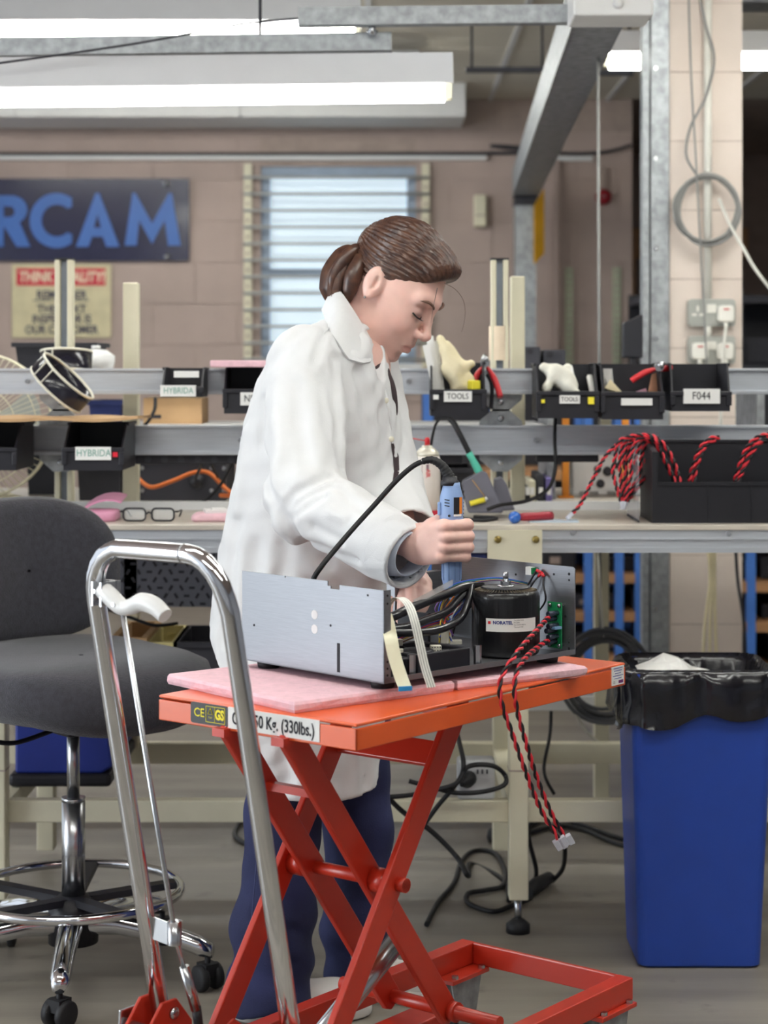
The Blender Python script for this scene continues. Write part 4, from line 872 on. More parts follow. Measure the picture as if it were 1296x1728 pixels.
# white instrument panel and orange post on the back bench
g = thing('test_panel', 'white test panel with sockets and switches on the back bench', 'test panel', (at(1035, 0, 5.2).x, 5.25, .8835))
x0, x1 = at(966, 0, 5.2).x, at(1098, 0, 5.2).x; b = MB(); b.bb(x0, x1, 5.2, 5.3, .8835, at(0, 765, 5.2).z); b.build('case', m_white, g, world=True, bevel=.004)
for px, py, r_ in ((1008, 792, 7), (1025, 795, 9), (1013, 816, 8), (1040, 786, 6), (1070, 790, 8), (1085, 812, 8), (1052, 818, 5)):
    b = MB(); b.lathe([(r_*.0014, 0), (r_*.0014, .006), (r_*.0008, .01)], at(px, py, 5.2), 14, axis=(0, -1, 0)); b.build('knob', m_dark, g, world=True)
for px in (985, 1002, 1032, 1058):
    b = MB(); b.bb(at(px, 0, 5.2).x-.012, at(px, 0, 5.2).x+.012, 5.197, 5.2, at(0, 835, 5.2).z, at(0, 829, 5.2).z); b.build('caption', m_cable, g, world=True)
for px, lb in ((955, 'orange post standing at the end of the white test panel'), (1056, 'orange post standing in front of the white test panel')):
    b = MB(); x = at(px, 0, 5.12).x; b.bb(x-.009, x+.009, 5.12, 5.14, .8835, at(0, 690, 5.12).z); b.bb(x-.02, x+.02, 5.11, 5.15, .8835, .888); tag(b.build('orange_post', M('orange_post', (236, 150, 50), .5)), lb, 'post')
for i, (px, yt) in enumerate(((898, 810), (912, 800), (926, 806), (890, 822))):
    b = MB(); b.bb(at(px-6, 0, 5.0).x, at(px+5, 0, 5.0).x, 4.98, 5.2, .8835, at(0, yt, 5.0).z); o = tag(b.build('ring_binder', [m_cream, m_dark, M('violet_binder', (120, 110, 170), .5), m_black][i], bevel=.003), ['cream binder standing on the back bench', 'grey binder standing on the back bench', 'violet binder standing on the back bench', 'black binder standing on the back bench'][i], 'binder')
    q = MB(); q.bb(at(px-4, 0, 5.0).x, at(px+3, 0, 5.0).x, 4.978, 4.98, .90, .92); q.build('spine_label', m_label, o, world=True)
crpx(640, 740, 770, 0, 5.0, .3, 'dark crate on the back bench behind the spray can', z=.8835)
crpx(745, 800, 790, 0, 5.05, .25, 'grey tray on the back bench behind the soldering stand', m_dark, z=.8835, cat='tray')
b = MB(); b.bb(at(880, 0, 5.1).x, at(950, 0, 5.1).x, 5.1, 5.3, at(0, 690, 5.1).z, at(0, 672, 5.1).z) if False else None
# monitors standing on the racks behind the rail
for px0, px1, y0, y1, lb in ((885, 912, 585, 612, 'small grey instrument case behind the upper rail beside the cream post'), (918, 955, 590, 612, 'low grey instrument case behind the upper rail')):
    b = MB(); Y = 5.15; b.bb(at(px0, 0, Y).x, at(px1, 0, Y).x, Y, Y+.15, 1.2255, at(0, y0, Y).z); o = tag(b.build('instrument_case', m_dark, bevel=.004), lb, 'instrument')
    q = MB(); q.cyl(at(px0+10, y0+8, Y), at(px0+10, y0+8, Y-.004), .008, n=12); q.build('dial', m_black, o, world=True)
b = MB(); b.bb(.43, 1.0, 5.06, 5.37, 1.207, 1.225); b.bb(.43, .45, 5.06, 5.37, .8835, 1.207); b.bb(.98, 1.0, 5.06, 5.37, .8835, 1.207); tag(b.build('bench_riser', m_galv), 'grey metal shelf frame on the back bench beside the pillar', 'shelf')
# computer screen in the gap
b = MB(); Y = 5.2; b.prism([(at(x, y, Y).x, at(x, y, Y).z) for x, y in ((1052, 604), (1052, 545), (1085, 530), (1085, 604))], (0, Y, 0), (1, 0, 0), (0, 0, 1), (0, .04, 0)); o = tag(b.build('monitor', m_black, bevel=.004), 'dark computer monitor seen edge on beside the steel post', 'monitor')
b = MB(); b.bb(at(1055, 0, Y).x, at(1085, 0, Y).x, Y-.02, Y+.1, 1.2255, 1.235); b.bb(at(1066, 0, Y).x, at(1074, 0, Y).x, Y+.01, Y+.03, 1.235, at(0, 604, Y).z+.01); b.build('stand', m_black, o, world=True)
# ------------------------------------------------------------------ below the bench
g = thing('perforated_panel', 'grey perforated metal modesty panel under the worktop', 'panel', (at(280, 0, 4.76).x, 4.76, at(0, 1024, 4.75).z)); Y = 4.75
x0, x1, z0, z1 = at(60, 0, Y).x, at(372, 0, Y).x, at(0, 1024, Y).z, .852
b = MB(); b.bb(x0, x1, Y, Y+.004, z0, z1); b.build('sheet', M('panel_grey', (128, 130, 142), .4, .3), g, world=True)
b = MB()
for i in range(17):
    for j in range(7):
        px, py = 72+i*18, 938+j*13.5
        if px > 368: continue
        a = [0, R(60), R(-60)][(i+j) % 3]; c = at(px+(9 if j % 2 else 0), py, Y-.0006)
        b.beam(c-Vector((math.cos(a), 0, math.sin(a)))*.007, c+Vector((math.cos(a), 0, math.sin(a)))*.007, .006, .001, up=(0, 1, 0))
o = b.build('perforation', m_dark, g, world=True); o['kind'] = 'stuff'
b = MB(); b.tube(spl([at(160, 1020, 4.6), at(220, 1042, 4.6), at(260, 1055, 4.6), at(300, 1052, 4.62)]), .004, 8); tag(b.build('black_lead', m_rub), 'black lead hanging under the perforated panel behind the chair seat', 'cable')
crate(at(200, 0, 4.5).x, at(250, 0, 4.5).x, 4.42, 4.7, .4555, .61, 'tan box on the under-bench shelf behind the chair seat', m_card, 'box', 0)
crate(at(255, 0, 4.5).x, at(300, 0, 4.5).x, 4.42, 4.7, .4555, .60, 'pale yellow box on the under-bench shelf behind the chair seat', M('pale_yellow', (225, 212, 150), .6), 'box', 0)
crate(at(305, 0, 4.5).x, at(372, 0, 4.5).x, 4.42, 4.7, .4555, .60, 'dark box on the under-bench shelf beside the lab coat', m_dark, 'box', 0)
g = thing('blue_crate', 'dark blue plastic crate with black tray on the lower bench rail', 'crate', (at(104, 0, 4.35).x, 4.5, .2855))
b = MB(); b.prism([(at(25, 0, 4.34).x, .315), (at(172, 0, 4.34).x, .315), (at(190, 0, 4.34).x, .33), (at(180, 0, 4.34).x, .44), (at(25, 0, 4.34).x, .44)], (0, 4.34, 0), (1, 0, 0), (0, 0, 1), (0, .4, 0)); b.build('body', M('royal_blue', (30, 50, 140), .5), g, world=True, bevel=.006)
b = MB(); b.bb(at(15, 0, 4.34).x, at(188, 0, 4.34).x, 4.33, 4.76, .2855, .315); b.build('tray', m_black, g, world=True, bevel=.01, seg=3)
g = thing('socket_box', 'grey white power socket box standing on the lower bench rail', 'socket box', (at(812, 0, 4.3).x, 4.23, .2855)); x0, x1 = at(772, 0, 4.2).x, at(836, 0, 4.2).x
b = MB(); b.bb(x0, x1, 4.203, 4.26, .2855, at(0, 1283, 4.2).z); b.build('case', M('socket_grey', (190, 192, 194), .5), g, world=True, bevel=.008, seg=3)
for px in (806, 814, 822):
    b = MB(); b.bb(at(px-1.5, 0, 4.2).x, at(px+1.5, 0, 4.2).x, 4.2005, 4.204, at(0, 1306, 4.2).z, at(0, 1299, 4.2).z); b.build('vent_slot', m_dark, g, world=True)
b = MB(); b.lathe([(.017, 0), (.017, .02), (.008, .034), (.005, .05)], at(792, 1313, 4.2), 14, axis=(-.4, -1, -.1)); b.build('plug', m_rub, g, world=True)
def cab(label, pts, r=.0052, mat=None, name='floor_cable'):
    b = MB(); b.tube(spl(pts, 10), r, 8); return tag(b.build(name, mat or m_rub), label, 'cable')
a_ = lambda x, y, Y=4.12: at(x, y, Y)
cab('black cable hanging from the bench down to the socket box', [a_(768, 1215, 4.3), a_(772, 1240, 4.25), a_(782, 1285), a_(778, 1310), a_(760, 1335), a_(735, 1365), a_(697, 1418)])
cab('black cable looped around the front of the socket box', [a_(655, 1345), a_(690, 1342), a_(730, 1334), a_(770, 1322, 4.1), a_(790, 1294, 4.12), a_(830, 1292, 4.12), a_(852, 1308, 4.14), a_(850, 1325, 4.12), a_(815, 1336, 4.12), a_(770, 1338, 4.12), a_(735, 1330), a_(690, 1318)])
cab('long black cable curling over the floor under the bench', [a_(650, 1340), a_(680, 1370, 4.15), a_(725, 1400, 4.15), a_(770, 1445, 4.15), a_(790, 1478, 4.1), (at(815, 0, 4.15).x, 4.75, .006), (at(850, 0, 4.6).x, 4.6, .006), (at(860, 0, 4.4).x, 4.42, .006)], .0058)
F_ = lambda px, py: (lambda Y: Vector(((px-648)/FPX*Y, Y, .007)))((HCAM-.007)*FPX/(py-HOR))
cab('black mains lead lying in loops on the floor by the bench leg', [F_(720, 1560), F_(738, 1525), F_(766, 1490), F_(778, 1455), F_(800, 1436), F_(835, 1440), F_(852, 1470), F_(848, 1495), F_(820, 1502), F_(790, 1508), F_(792, 1525), F_(830, 1538), F_(860, 1530), F_(895, 1515)], .006)
b = MB(); b.tube([F_(890, 1516)+Vector((0, 0, .012)), F_(905, 1502)+Vector((0, 0, .012)), F_(926, 1490)+Vector((0, 0, .012)), F_(934, 1486)+Vector((0, 0, .008))], [.014, .018, .015, .006], 12); tag(b.build('cable_connector', m_rub), 'thick black cable connector on the floor behind the bench leg', 'connector')
cab('black lead rising from the floor connector to the bench', [F_(932, 1487), a_(950, 1465, 4.5), a_(953, 1430, 4.4), a_(945, 1395, 4.4), a_(925, 1370, 4.4), a_(900, 1385, 4.45), a_(892, 1410, 4.5), a_(905, 1470, 4.55), F_(895, 1490), F_(870, 1495)])
cab('black cables running along the floor towards the blue bin', [F_(880, 1410), F_(935, 1395), F_(985, 1400), F_(1045, 1425), F_(1120, 1440)], .006)
cab('second black cable running along the floor to the blue bin', [F_(862, 1415), F_(890, 1398), F_(930, 1380), F_(990, 1395), F_(1060, 1418), F_(1130, 1422)], .006)
b = MB(); b.lathe([(.03, 0), (.034, .012), (.03, .03), (.0, .034)], F_(843, 1415)-Vector((0, 0, .007)), 16); tag(b.build('rubber_foot', m_rub), 'round black rubber foot on the floor beside the bench leg', 'foot')
cab('thin black cable hanging below the bench near the leg', [a_(930, 1200, 4.6), a_(928, 1240, 4.6), a_(918, 1300, 4.5), a_(935, 1340, 4.5)], .004)
cab('cream cable hanging under the bench beside the coil', [a_(965, 1160, 4.95), a_(975, 1210, 4.95), a_(1000, 1245, 4.95), a_(1030, 1262, 4.95)], .004, m_wcable)
cab('black cable loop on the floor behind the jeans', [F_(415, 1380), F_(400, 1395), F_(398, 1412), F_(420, 1425), F_(440, 1420)], .006)
g = thing('grey_cable_coil', 'big coil of grey cable hanging below the bench behind the lift table', 'cable coil', tuple(at(1025, 1215, 4.95)))
rr = random.Random(11)
for k in range(9):
    cx, cy, r_ = 1022+rr.uniform(-8, 8), 1140+rr.uniform(-6, 6), 70+rr.uniform(-14, 8); ph = rr.uniform(0, 6)
    b = MB(); b.tube([at(cx+r_*math.cos(a), cy+r_*1.05*math.sin(a), 4.95+.03*math.sin(a+ph)) for a in [2*math.pi*i/36 for i in range(36)]], .005, 6, closed=True); b.build('cable_turn', M('coil_grey', (96, 98, 104), .5), g, world=True)
b = MB(); b.tube([at(1018, 1075, 4.95), at(1013, 1000, 4.95), at(1008, 930, 4.9)], .004, 6); b.build('hanger_cord', m_wcable, g, world=True)
for px, lb in ((1198, 'bundle of cream cables hanging in front of the pillar foot'), (1245, 'dark cable hanging beside the pillar foot')):
    b = MB()
    for k in range(3 if px < 1210 else 1): b.tube(spl([at(px+k*6-4, 920, 5.85), at(px+k*4, 980, 5.85), at(px+(k-1)*9+(20 if px > 1210 else 0), 1060, 5.83), at(px+(k-1)*14+(28 if px > 1210 else 0), 1180, 5.85), (at(px+(k-1)*16+(28 if px > 1210 else 0), 0, 5.85).x, 5.85, .004)]), .005, 6)
    tag(b.build('hanging_cable', m_glove if px < 1210 else m_dark), lb, 'cable')
# ------------------------------------------------------------------ lift table
LU, LV = Vector((.622, .783, 0)).normalized(), Vector((.783, -.622, 0)).normalized()
LC = Vector((.032, 3.0785, 0)); RZ = math.atan2(LU.y, LU.x)
def W(s_, t, z): return LC+LU*s_+LV*t+Vector((0, 0, z))
m_or = M('orange_enamel', (226, 94, 42), .32, var=.05, scale=5, coat=.25)
m_or_shade = M('shaded_orange_enamel', (192, 50, 30), .36, var=.05, scale=5, coat=.2)  # same orange enamel with its shade put into the colour
lift = thing('lift_table', 'orange scissor lift table with chrome push handle carrying the open amplifier chassis', 'lift table', tuple(LC), RZ)
HA, HB = .357, .194; ZP = .734
q = MB(); q.prism([(-HA, -HB), (HA, -HB), (HA, HB), (-HA, HB)], W(0, 0, ZP-.005), LU, -LV, (0, 0, .005)); plat = q.build('platform', m_or, lift, world=True, bevel=.003)
for a, b_, nrm in (((-HA, -HB), (-HA, HB), LU), ((HA, -HB), (HA, HB), -LU), ((-HA, HB), (HA, HB), -LV), ((-HA, -HB), (HA, -HB), LV)):
    q = MB(); p0, p1 = W(*a, ZP-.0225)+nrm*.002, W(*b_, ZP-.0225)+nrm*.002; q.beam(p0, p1, .004, .031); q.build('skirt', m_or, plat, world=True, bevel=.0015)
# scissor arms
def arm(t, s0, z0, s1, z1, th=.012, w=.042):
    q = MB(); a, c = W(s0, t, z0), W(s1, t, z1); d = (c-a).normalized(); a -= d*.018; c += d*.018
    n = d.cross(LV).normalized(); poly = []
    o = a; L = (c-a).length; h = w/2
    poly = [(0, -h*.6), (.012, -h), (L-.012, -h), (L, -h*.6), (L, h*.6), (L-.012, h), (.012, h), (0, h*.6)]
    q.prism(poly, o-LV*th/2, d, n, LV*th); return q.build('scissor_arm', m_or_shade, lift, world=True, bevel=.0025)
for t in (-.058, .058): arm(t, -.34, .694, .035, .205)
for t in (-.105, .105): arm(t, -.336, .21, .004, .70)
def rod(name, s_, z, t0, t1, r, mat=None, p=None):
    q = MB(); q.cyl(W(s_, t0, z), W(s_, t1, z), r, n=16); return q.build(name, mat or m_or_shade, p or lift, world=True)
rod('pivot_rod', -.155, .455, -.125, .125, .010)
for t in (-.082, .082): rod('pivot_boss', -.155, .455, t-.017, t+.017, .019)
for t in (-.117, .117): rod('pivot_cap', -.155, .455, t-.008, t+.008, .011)
rod('cross_rod', .038, .205, -.16, .16, .011)
for t in (-.072, .072): rod('rod_boss', .038, .205, t-.006, t+.006, .016)
q = MB(); q.beam(W(-.035, -.1, .628), W(-.035, .1, .628), .010, .042, up=(LU*.6+Vector((0, 0, .8)))); q.build('cross_plate', m_or_shade, lift, world=True, bevel=.002)
q = MB(); q.beam(W(-.265, -.058, .60), W(-.265, .058, .60), .014, .012); q.build('cross_bar', m_or_shade, lift, world=True)
for t in (-.058, .058):
    q = MB(); q.beam(W(-.345, t-.012, .694), W(-.345, t+.012, .694), .05, .012); q.build('top_lug', m_or_shade, lift, world=True)
q = MB(); q.beam(W(.004, -.115, .694), W(.004, .115, .694), .02, .02); q.build('roller_shaft', m_or_shade, lift, world=True)
# base frame
ZB0, ZB1, BT, BS = .152, .190, .165, .405
for t in (-BT, BT):
    q = MB(); q.beam(W(-BS-.02, t, (ZB0+ZB1)/2), W(BS, t, (ZB0+ZB1)/2), .030, ZB1-ZB0); q.build('base_rail', m_or_shade, lift, world=True, bevel=.002)
q = MB(); q.beam(W(BS-.005, -BT+.015, (ZB0+ZB1)/2), W(BS-.005, BT-.015, (ZB0+ZB1)/2), .010, ZB1-ZB0); q.build('base_rail', m_or_shade, lift, world=True, bevel=.002)
q = MB(); q.beam(W(-.36, -BT+.015, .185), W(-.36, BT-.015, .185), .11, .06); q.build('base_block', m_or_shade, lift, world=True, bevel=.004)
for t in (-.105, .105):
    q = MB(); q.prism([(-.05, 0), (.05, 0), (.03, .04), (-.03, .04)], W(-.335, t-.005, .205), LU, (0, 0, 1), LV*.01); q.build('arm_lug', m_or_shade, lift, world=True)
q = MB(); q.beam(W(-.14, -.02, .165), W(.15, -.02, .165), .06, .02); q.build('pump_channel', m_or_shade, lift, world=True, bevel=.003)
q = MB(); q.cyl(W(-.26, .02, .21), W(-.02, .02, .34), .017, n=20); q.build('hydraulic_ram', m_steel, lift, world=True)
# casters
for s_, t in ((.345, -BT), (.345, BT), (-.36, -BT), (-.36, BT)):
    q = MB(); q.beam(W(s_-.055, t*.93, ZB0-.004), W(s_+.055, t*.93, ZB0-.004), .075, .008); pl = q.build('caster_plate', m_or_shade, lift, world=True, bevel=.0015)
    for ds in (-.04, .04):
        for dt in (-.03, .03):
            q = MB(); q.cyl(W(s_+ds, t*.93+dt, ZB0-.001), W(s_+ds, t*.93+dt, ZB0+.006), .0065, n=6, smooth=False); q.build('bolt', m_steel, pl, world=True)
    for dt in (-.024, .024):
        q = MB(); q.prism([(-.045, 0), (.045, 0), (.03, -.06), (.014, -.10), (-.014, -.10), (-.03, -.06)], W(s_, t*.93+dt, ZB0-.008), LU, (0, 0, 1), LV*.003); q.build('fork', m_galv, pl, world=True)
    q = MB(); q.lathe([(.012, -.02), (.046, -.02), (.05, -.014), (.05, .014), (.046, .02), (.012, .02)], W(s_, t*.93, .05), 28, axis=tuple(LV)); q.build('wheel', m_dark, pl, world=True)
# handle
s_h = lambda z: -.42-.136*(z-.30)/.657
pts = []
for t in (-.13,): pts += [W(s_h(.20), -.13, .20), W(s_h(.5), -.13, .5), W(s_h(.90), -.13, .90)]
for k in range(1, 6): a = R(90*k/6); pts.append(W(s_h(.90+.075*math.sin(a)), -.13+.06*(1-math.cos(a)), .90+.075*math.sin(a)))
pts.append(W(s_h(.978), -.07, .978))
tail = []
for k in range(0, 6): a = R(90*k/6); tail.append(W(s_h(.90+.078*math.cos(a)), .068+.06*math.sin(a), .90+.078*math.cos(a)))
pts += tail+[W(s_h(.90), .13, .90), W(s_h(.5), .13, .5), W(s_h(.20), .13, .20)]
q = MB(); q.tube(pts, .0135, 20); hd = q.build('push_handle', m_chrome, lift, world=True)
q = MB(); q.cyl(W(s_h(.978), .058, .978), W(s_h(.978), .062, .978), .0139, n=20); q.build('sleeve_joint', m_steel, hd, world=True)
for t in (-.13, .13):
    for dt in (-.022, .022):
        q = MB(); zt = .305; q.prism([(-.055, -.13), (.05, -.13), (.05, -.04), (.018, .0), (-.012, .0), (-.055, -.05)], W(-.425, t+dt-.003, zt), LU, (0, 0, 1), LV*.006); pl = q.build('handle_bracket', m_or_shade, lift, world=True, bevel=.002)
        q = MB(); q.lathe([(.009, 0), (.009, .004), (.004, .007)], W(-.415, t+dt+(.003 if dt > 0 else -.003), zt-.02), 12, axis=tuple(LV if dt > 0 else -LV)); q.build('rivet', m_steel, pl, world=True)
q = MB(); q.cyl(W(-.455, -.165, .268), W(-.455, .165, .268), .0075, n=14); q.build('release_bar', m_steel, lift, world=True)
q = MB(); q.prism([(-.02, -.05), (.02, -.05), (.03, .03), (-.015, .03)], W(-.45, -.168, .26), LU, (0, 0, 1), LV*.005); q.build('bar_plate', m_steel, lift, world=True, bevel=.002)
# lower roller bracket on the base block
for t in (-.03, .012):
    q = MB(); q.prism([(-.03, 0), (.03, 0), (.025, .05), (.0, .068), (-.018, .06)], W(-.37, t, .214), LU, (0, 0, 1), LV*.005); q.build('roller_lug', m_or_shade, lift, world=True, bevel=.002)
q = MB(); q.lathe([(.004, -.012), (.019, -.012), (.02, -.008), (.02, .008), (.019, .012), (.004, .012)], W(-.368, -.006, .252), 24, axis=tuple(LV)); rl = q.build('roller', m_or, lift, world=True)
q = MB(); q.lathe([(.007, .012), (.006, .018), (.002, .02)], W(-.368, -.006, .252), 10, axis=tuple(-LV)); q.build('roller_nut', M('brass2', (180, 150, 80), .3, .9), rl, world=True)
# lever, rod, guide
zc = at(0, 1003, 2.70).z
q = MB()
for dt in (-.115, -.098): q.beam(W(s_h(zc)-.02, dt, zc), W(s_h(zc)+.018, dt, zc), .003, .034)
q.beam(W(s_h(zc)+.012, -.12, zc), W(s_h(zc)+.012, -.095, zc), .006, .034); q.build('lever_clamp', m_steel, lift, world=True)
L0 = W(s_h(zc)-.008, -.107, zc)
def lev(dt, dz): return L0+LV*dt+Vector((0, 0, dz))
m_wh = M('white_lever', (238, 238, 238), .35, var=.01)
lp = spl([lev(0, .006), lev(.018, -.004), lev(.04, -.016), lev(.058, -.014), lev(.08, -.006), lev(.105, -.010), lev(.125, -.022)], 6)
q = MB(); q.tube(lp, [.0122+.001*math.sin(i*.3) for i in range(len(lp))], 12); q.build('brake_lever', m_wh, lift, world=True)
for dt, dz in ((.035, -.012), (-.003, .004)):
    q = MB(); q.cyl(lev(dt, dz)-LU*.0115, lev(dt, dz)-LU*.013, .003, n=10); q.build('lever_pin', m_steel, lift, world=True)
q = MB(); q.tube([lev(.042, -.025), W(s_h(.42), -.074, .42), W(s_h(.36), -.066, .36)], .0038, 10); q.build('control_rod', m_steel, lift, world=True)
q = MB(); q.cyl(W(s_h(.36), -.066, .365), W(s_h(.28), -.058, .30), .0075, n=12); q.build('rod_clevis', m_steel, lift, world=True)
q = MB(); q.cyl(W(s_h(.28), -.058, .305), W(s_h(.26), -.056, .27), .007, n=10); q.build('clevis_link', m_rub, lift, world=True)
q = MB(); z = .415; q.beam(W(s_h(z), -.125, z), W(s_h(z), -.082, z-.004), .003, .032); q.lathe([(.0105, -.017), (.0105, .017), (.0085, .017), (.0085, -.017)], W(s_h(z), -.074, z), 18, caps=False); q.build('rod_guide', m_steel, lift, world=True)
# labels
def skirt_pt(t, z): return W(-HA-.0005, t, z)
def plate(name, t0, t1, z0, z1, mat, r=.003, parent=None, off=0.0):
    q = MB(); q.prism([(x+(t0+t1)/2, y+(z0+z1)/2) for x, y in rrect(t1-t0, z1-z0, r, 3)], W(-HA-.0012-off, 0, 0), LV, (0, 0, 1), LU*.0012); return q.build(name, mat, parent or plat, world=True)
ex, ez = LV, (0, 0, 1); m_yl = M('label_yellow', (240, 225, 20), .5, var=0)
pb = plate('approval_label', -.125, -.050, .7005, .7315, M('label_black', (18, 18, 18), .4), .004); pb['label'] = 'black label with yellow approval marks'
text('lettering', 'CE', .018, W(-HA-.0013, -.107, .7165), ex, ez, m_yl, pb, bold=.0002)
for t0, t1, z0, z1 in ((-.093, -.055, .7045, .7052), (-.093, -.055, .7277, .7284), (-.0935, -.0928, .7045, .7284), (-.0557, -.055, .7045, .7284), (-.0757, -.0752, .7045, .7284)): plate('outline', t0, t1, z0, z1, m_yl, .0002, pb, .0006)
q = MB(); tri = [W(-HA-.0018, t, z) for t, z in ((-.0888, .7165), (-.0796, .7165), (-.0842, .7255))]; q.tube(tri, .0006, 5, closed=True); q.build('triangle', m_yl, pb, world=True)
text('lettering', 'GS', .020, W(-HA-.0013, -.0655, .7165), ex, ez, m_yl, pb, bold=.0010, squeeze=.75)
text('lettering', 'TUV', .004, W(-HA-.0013, -.0842, .7115), ex, ez, m_yl, pb)
pw = plate('capacity_label', -.049, .127, .7005, .7315, m_label, .001); pw['label'] = 'white capacity label with black lettering'
text('lettering', 'Cap.150 Kg. (330lbs.)', .0255, W(-HA-.0013, .039, .7155), ex, ez, m_ink, pw, bold=.00045, squeeze=.72)
q = MB(); q.prism([(.312, .7), (.350, .7), (.350, .731), (.312, .731)], W(0, HB+.0012, 0), LU, (0, 0, 1), -LV*.0012); pr = q.build('maker_label', m_label, plat, world=True); pr['label'] = 'small white maker label'
for k, (a, b_) in enumerate(((.317, .345), (.319, .343), (.322, .34), (.315, .347), (.32, .342))):
    q = MB(); z = .7275-k*.0042; q.prism([(a, z), (b_, z), (b_, z+.0012), (a, z+.0012)], W(0, HB+.0016, 0), LU, (0, 0, 1), -LV*.0006); q.build('print_line', M('blue_print', (110, 115, 170), .6), pr, world=True)
q = MB(); q.prism([(.333, .7025), (.347, .7025), (.347, .7075), (.333, .7075)], W(0, HB+.0016, 0), LU, (0, 0, 1), -LV*.0006); q.build('maker_mark', M('plum_print', (110, 40, 110), .6), pr, world=True)
text('lettering', 'CE', .006, W(.318, HB+.0014, .705), LU, ez, m_ink, pr)
# ------------------------------------------------------------------ foam mats on the platform
def slab(name, label, o, e1, e2, l1, l2, z0, h, mat):
    q = MB(); e1, e2 = Vector((*e1, 0)).normalized(), Vector((*e2, 0)).normalized(); n1, n2 = 14, 14; rr = random.Random(len(label)); P = []
    def edge(i, n): return min(i, n-i)/n
    ring = lambda ins, z: [Vector(o)+e1*(l1*u+(ins if u == 0 else -ins if u == 1 else 0))+e2*(l2*v+(ins if v == 0 else -ins if v == 1 else 0))+Vector((rr.uniform(-1, 1)*.0008, rr.uniform(-1, 1)*.0008, z)) for u, v in [(i/10, 0) for i in range(10)]+[(1, i/10) for i in range(10)]+[(1-i/10, 1) for i in range(10)]+[(0, 1-i/10) for i in range(10)]]
    rows_ = [ring(.002, z0), ring(0, z0+h*.3), ring(0, z0+h*.75), ring(.003, z0+h)]; n = 40
    q.add([p for r_ in rows_ for p in r_], [(i*n+k, i*n+(k+1) % n, (i+1)*n+(k+1) % n, (i+1)*n+k) for i in range(3) for k in range(n)]+[tuple(reversed(range(n))), tuple(range(3*n, 4*n))], False)
    return tag(q.build(name, mat), label, 'foam mat')
slab('foam_mat', 'large pink foam mat hanging over the end of the orange platform', (-.128, 2.757, 0), (.237, .192), (-.62, .76), .303, .335, ZP+.0003, .016, m_pink)
slab('foam_mat', 'narrow pink foam mat under the transformer end of the chassis', (.113, 2.955, 0), (.235, .165), (-.57, .81), .262, .16, ZP+.0003, .014, m_pink)
# ------------------------------------------------------------------ amplifier chassis
CA, CB = Vector((-.688, .726, 0)).normalized(), Vector((.726, .688, 0)).normalized()
CO = Vector((0, 2.843, 0)); ZC = .7625; LA, LB, CH = .33, .43, .142
def K(b_, a, z): return CO+CB*b_+CA*a+Vector((0, 0, ZC+z))
m_ch = M('brushed_chassis', (146, 148, 153), .45, .9, var=.04, stretch=(1, 1, 40), scale=30)
ch = thing('amplifier_chassis', 'open aluminium amplifier chassis with transformer and wiring on the lift table', 'amplifier', tuple(K(LB/2, LA/2, -.0125)), math.atan2(CB.y, CB.x))
zax = Vector((0, 0, 1))
# left panel with a notch in its top edge
q = MB(); q.prism([(0, 0), (LA, 0), (LA, CH), (.225, CH), (.225, CH-.003), (.222, CH-.003), (.222, CH), (.125, CH), (.125, CH-.007), (.118, CH-.007), (.118, CH-.011), (.098, CH-.011), (.098, CH-.004), (0, CH-.004)], K(0, 0, 0), CA, zax, CB*.002)
lp_ = q.build('left_panel', m_ch, ch, world=True)
q = MB(); q.prism([(0, 0), (.014, 0), (.014, CH-.004), (0, CH-.004)], K(0, .002, 0), CB, zax, -CA*.002); q.build('panel_flange', m_ch, lp_, world=True)
m_hole = M('hole_dark', (40, 40, 46), .8)
for a, z, r_ in ((.155, .088, .0072), (.155, .066, .0072), (.30, .058, .002), (.118, .075, .002), (.035, .128, .0018)):
    q = MB(); q.cyl(K(-.0004, a, z), K(.0, a, z), r_, n=16); q.build('hole', m_white if r_ > .005 else m_hole, lp_, world=True)
q = MB(); q.prism([(.097, .006), (.103, .006), (.103, .05), (.097, .05)], K(-.0005, 0, 0), CA, zax, CB*.0005); q.build('slot', m_hole, lp_, world=True)
for z in (.012, .022, .032, .118, .13):
    q = MB(); q.cyl(K(.007, -.0004, z), K(.007, 0, z), .0018, n=10); q.build('flange_hole', m_hole, lp_, world=True)
q = MB(); q.prism([(0, 0), (LA, 0), (LA, CH), (.004, CH), (0, CH-.004)], K(LB-.002, 0, 0), CA, zax, CB*.002); rp = q.build('right_panel', m_ch, ch, world=True)
for a, z, r_ in ((.012, .13, .0025), (.012, .12, .0018), (.012, .008, .0025), (.012, .018, .0018), (.012, .026, .0018), (.045, .127, .002), (.13, .12, .002), (.155, .118, .002), (.02, .06, .002)):
    q = MB(); q.cyl(K(LB-.0024, a, z), K(LB-.002, a, z), r_, n=10); q.build('hole', m_hole, rp, world=True)
q = MB(); q.prism([(0, 0), (LB, 0), (LB, LA), (0, LA)], K(0, 0, 0), CB, CA, (0, 0, .002)); q.prism([(0.002, 0), (LB-.002, 0), (LB-.002, .006), (0.002, .006)], K(0, .0, 0.002), CB, zax, CA*.002) ; q.build('bottom_pan', m_ch, ch, world=True)
for b_, a in ((.03, .035), (.40, .035), (.03, .30), (.40, .30)):
    q = MB(); q.lathe([(.017, 0), (.019, .0115), (.0, .0118)], K(b_, a, -.0125), 20); q.build('foot', m_rub, ch, world=True)
# heat sink bracket near the hands
q = MB(); q.beam(K(.30, .30, .06), K(.42, .30, .06), .02, .11); q.build('bracket', m_ch, ch, world=True)
for k in range(4):
    q = MB(); q.cyl(K(.32+k*.03, .289, .03+.025*(k % 3)), K(.32+k*.03, .286, .03+.025*(k % 3)), .006, n=12); q.build('terminal', m_steel, ch, world=True)
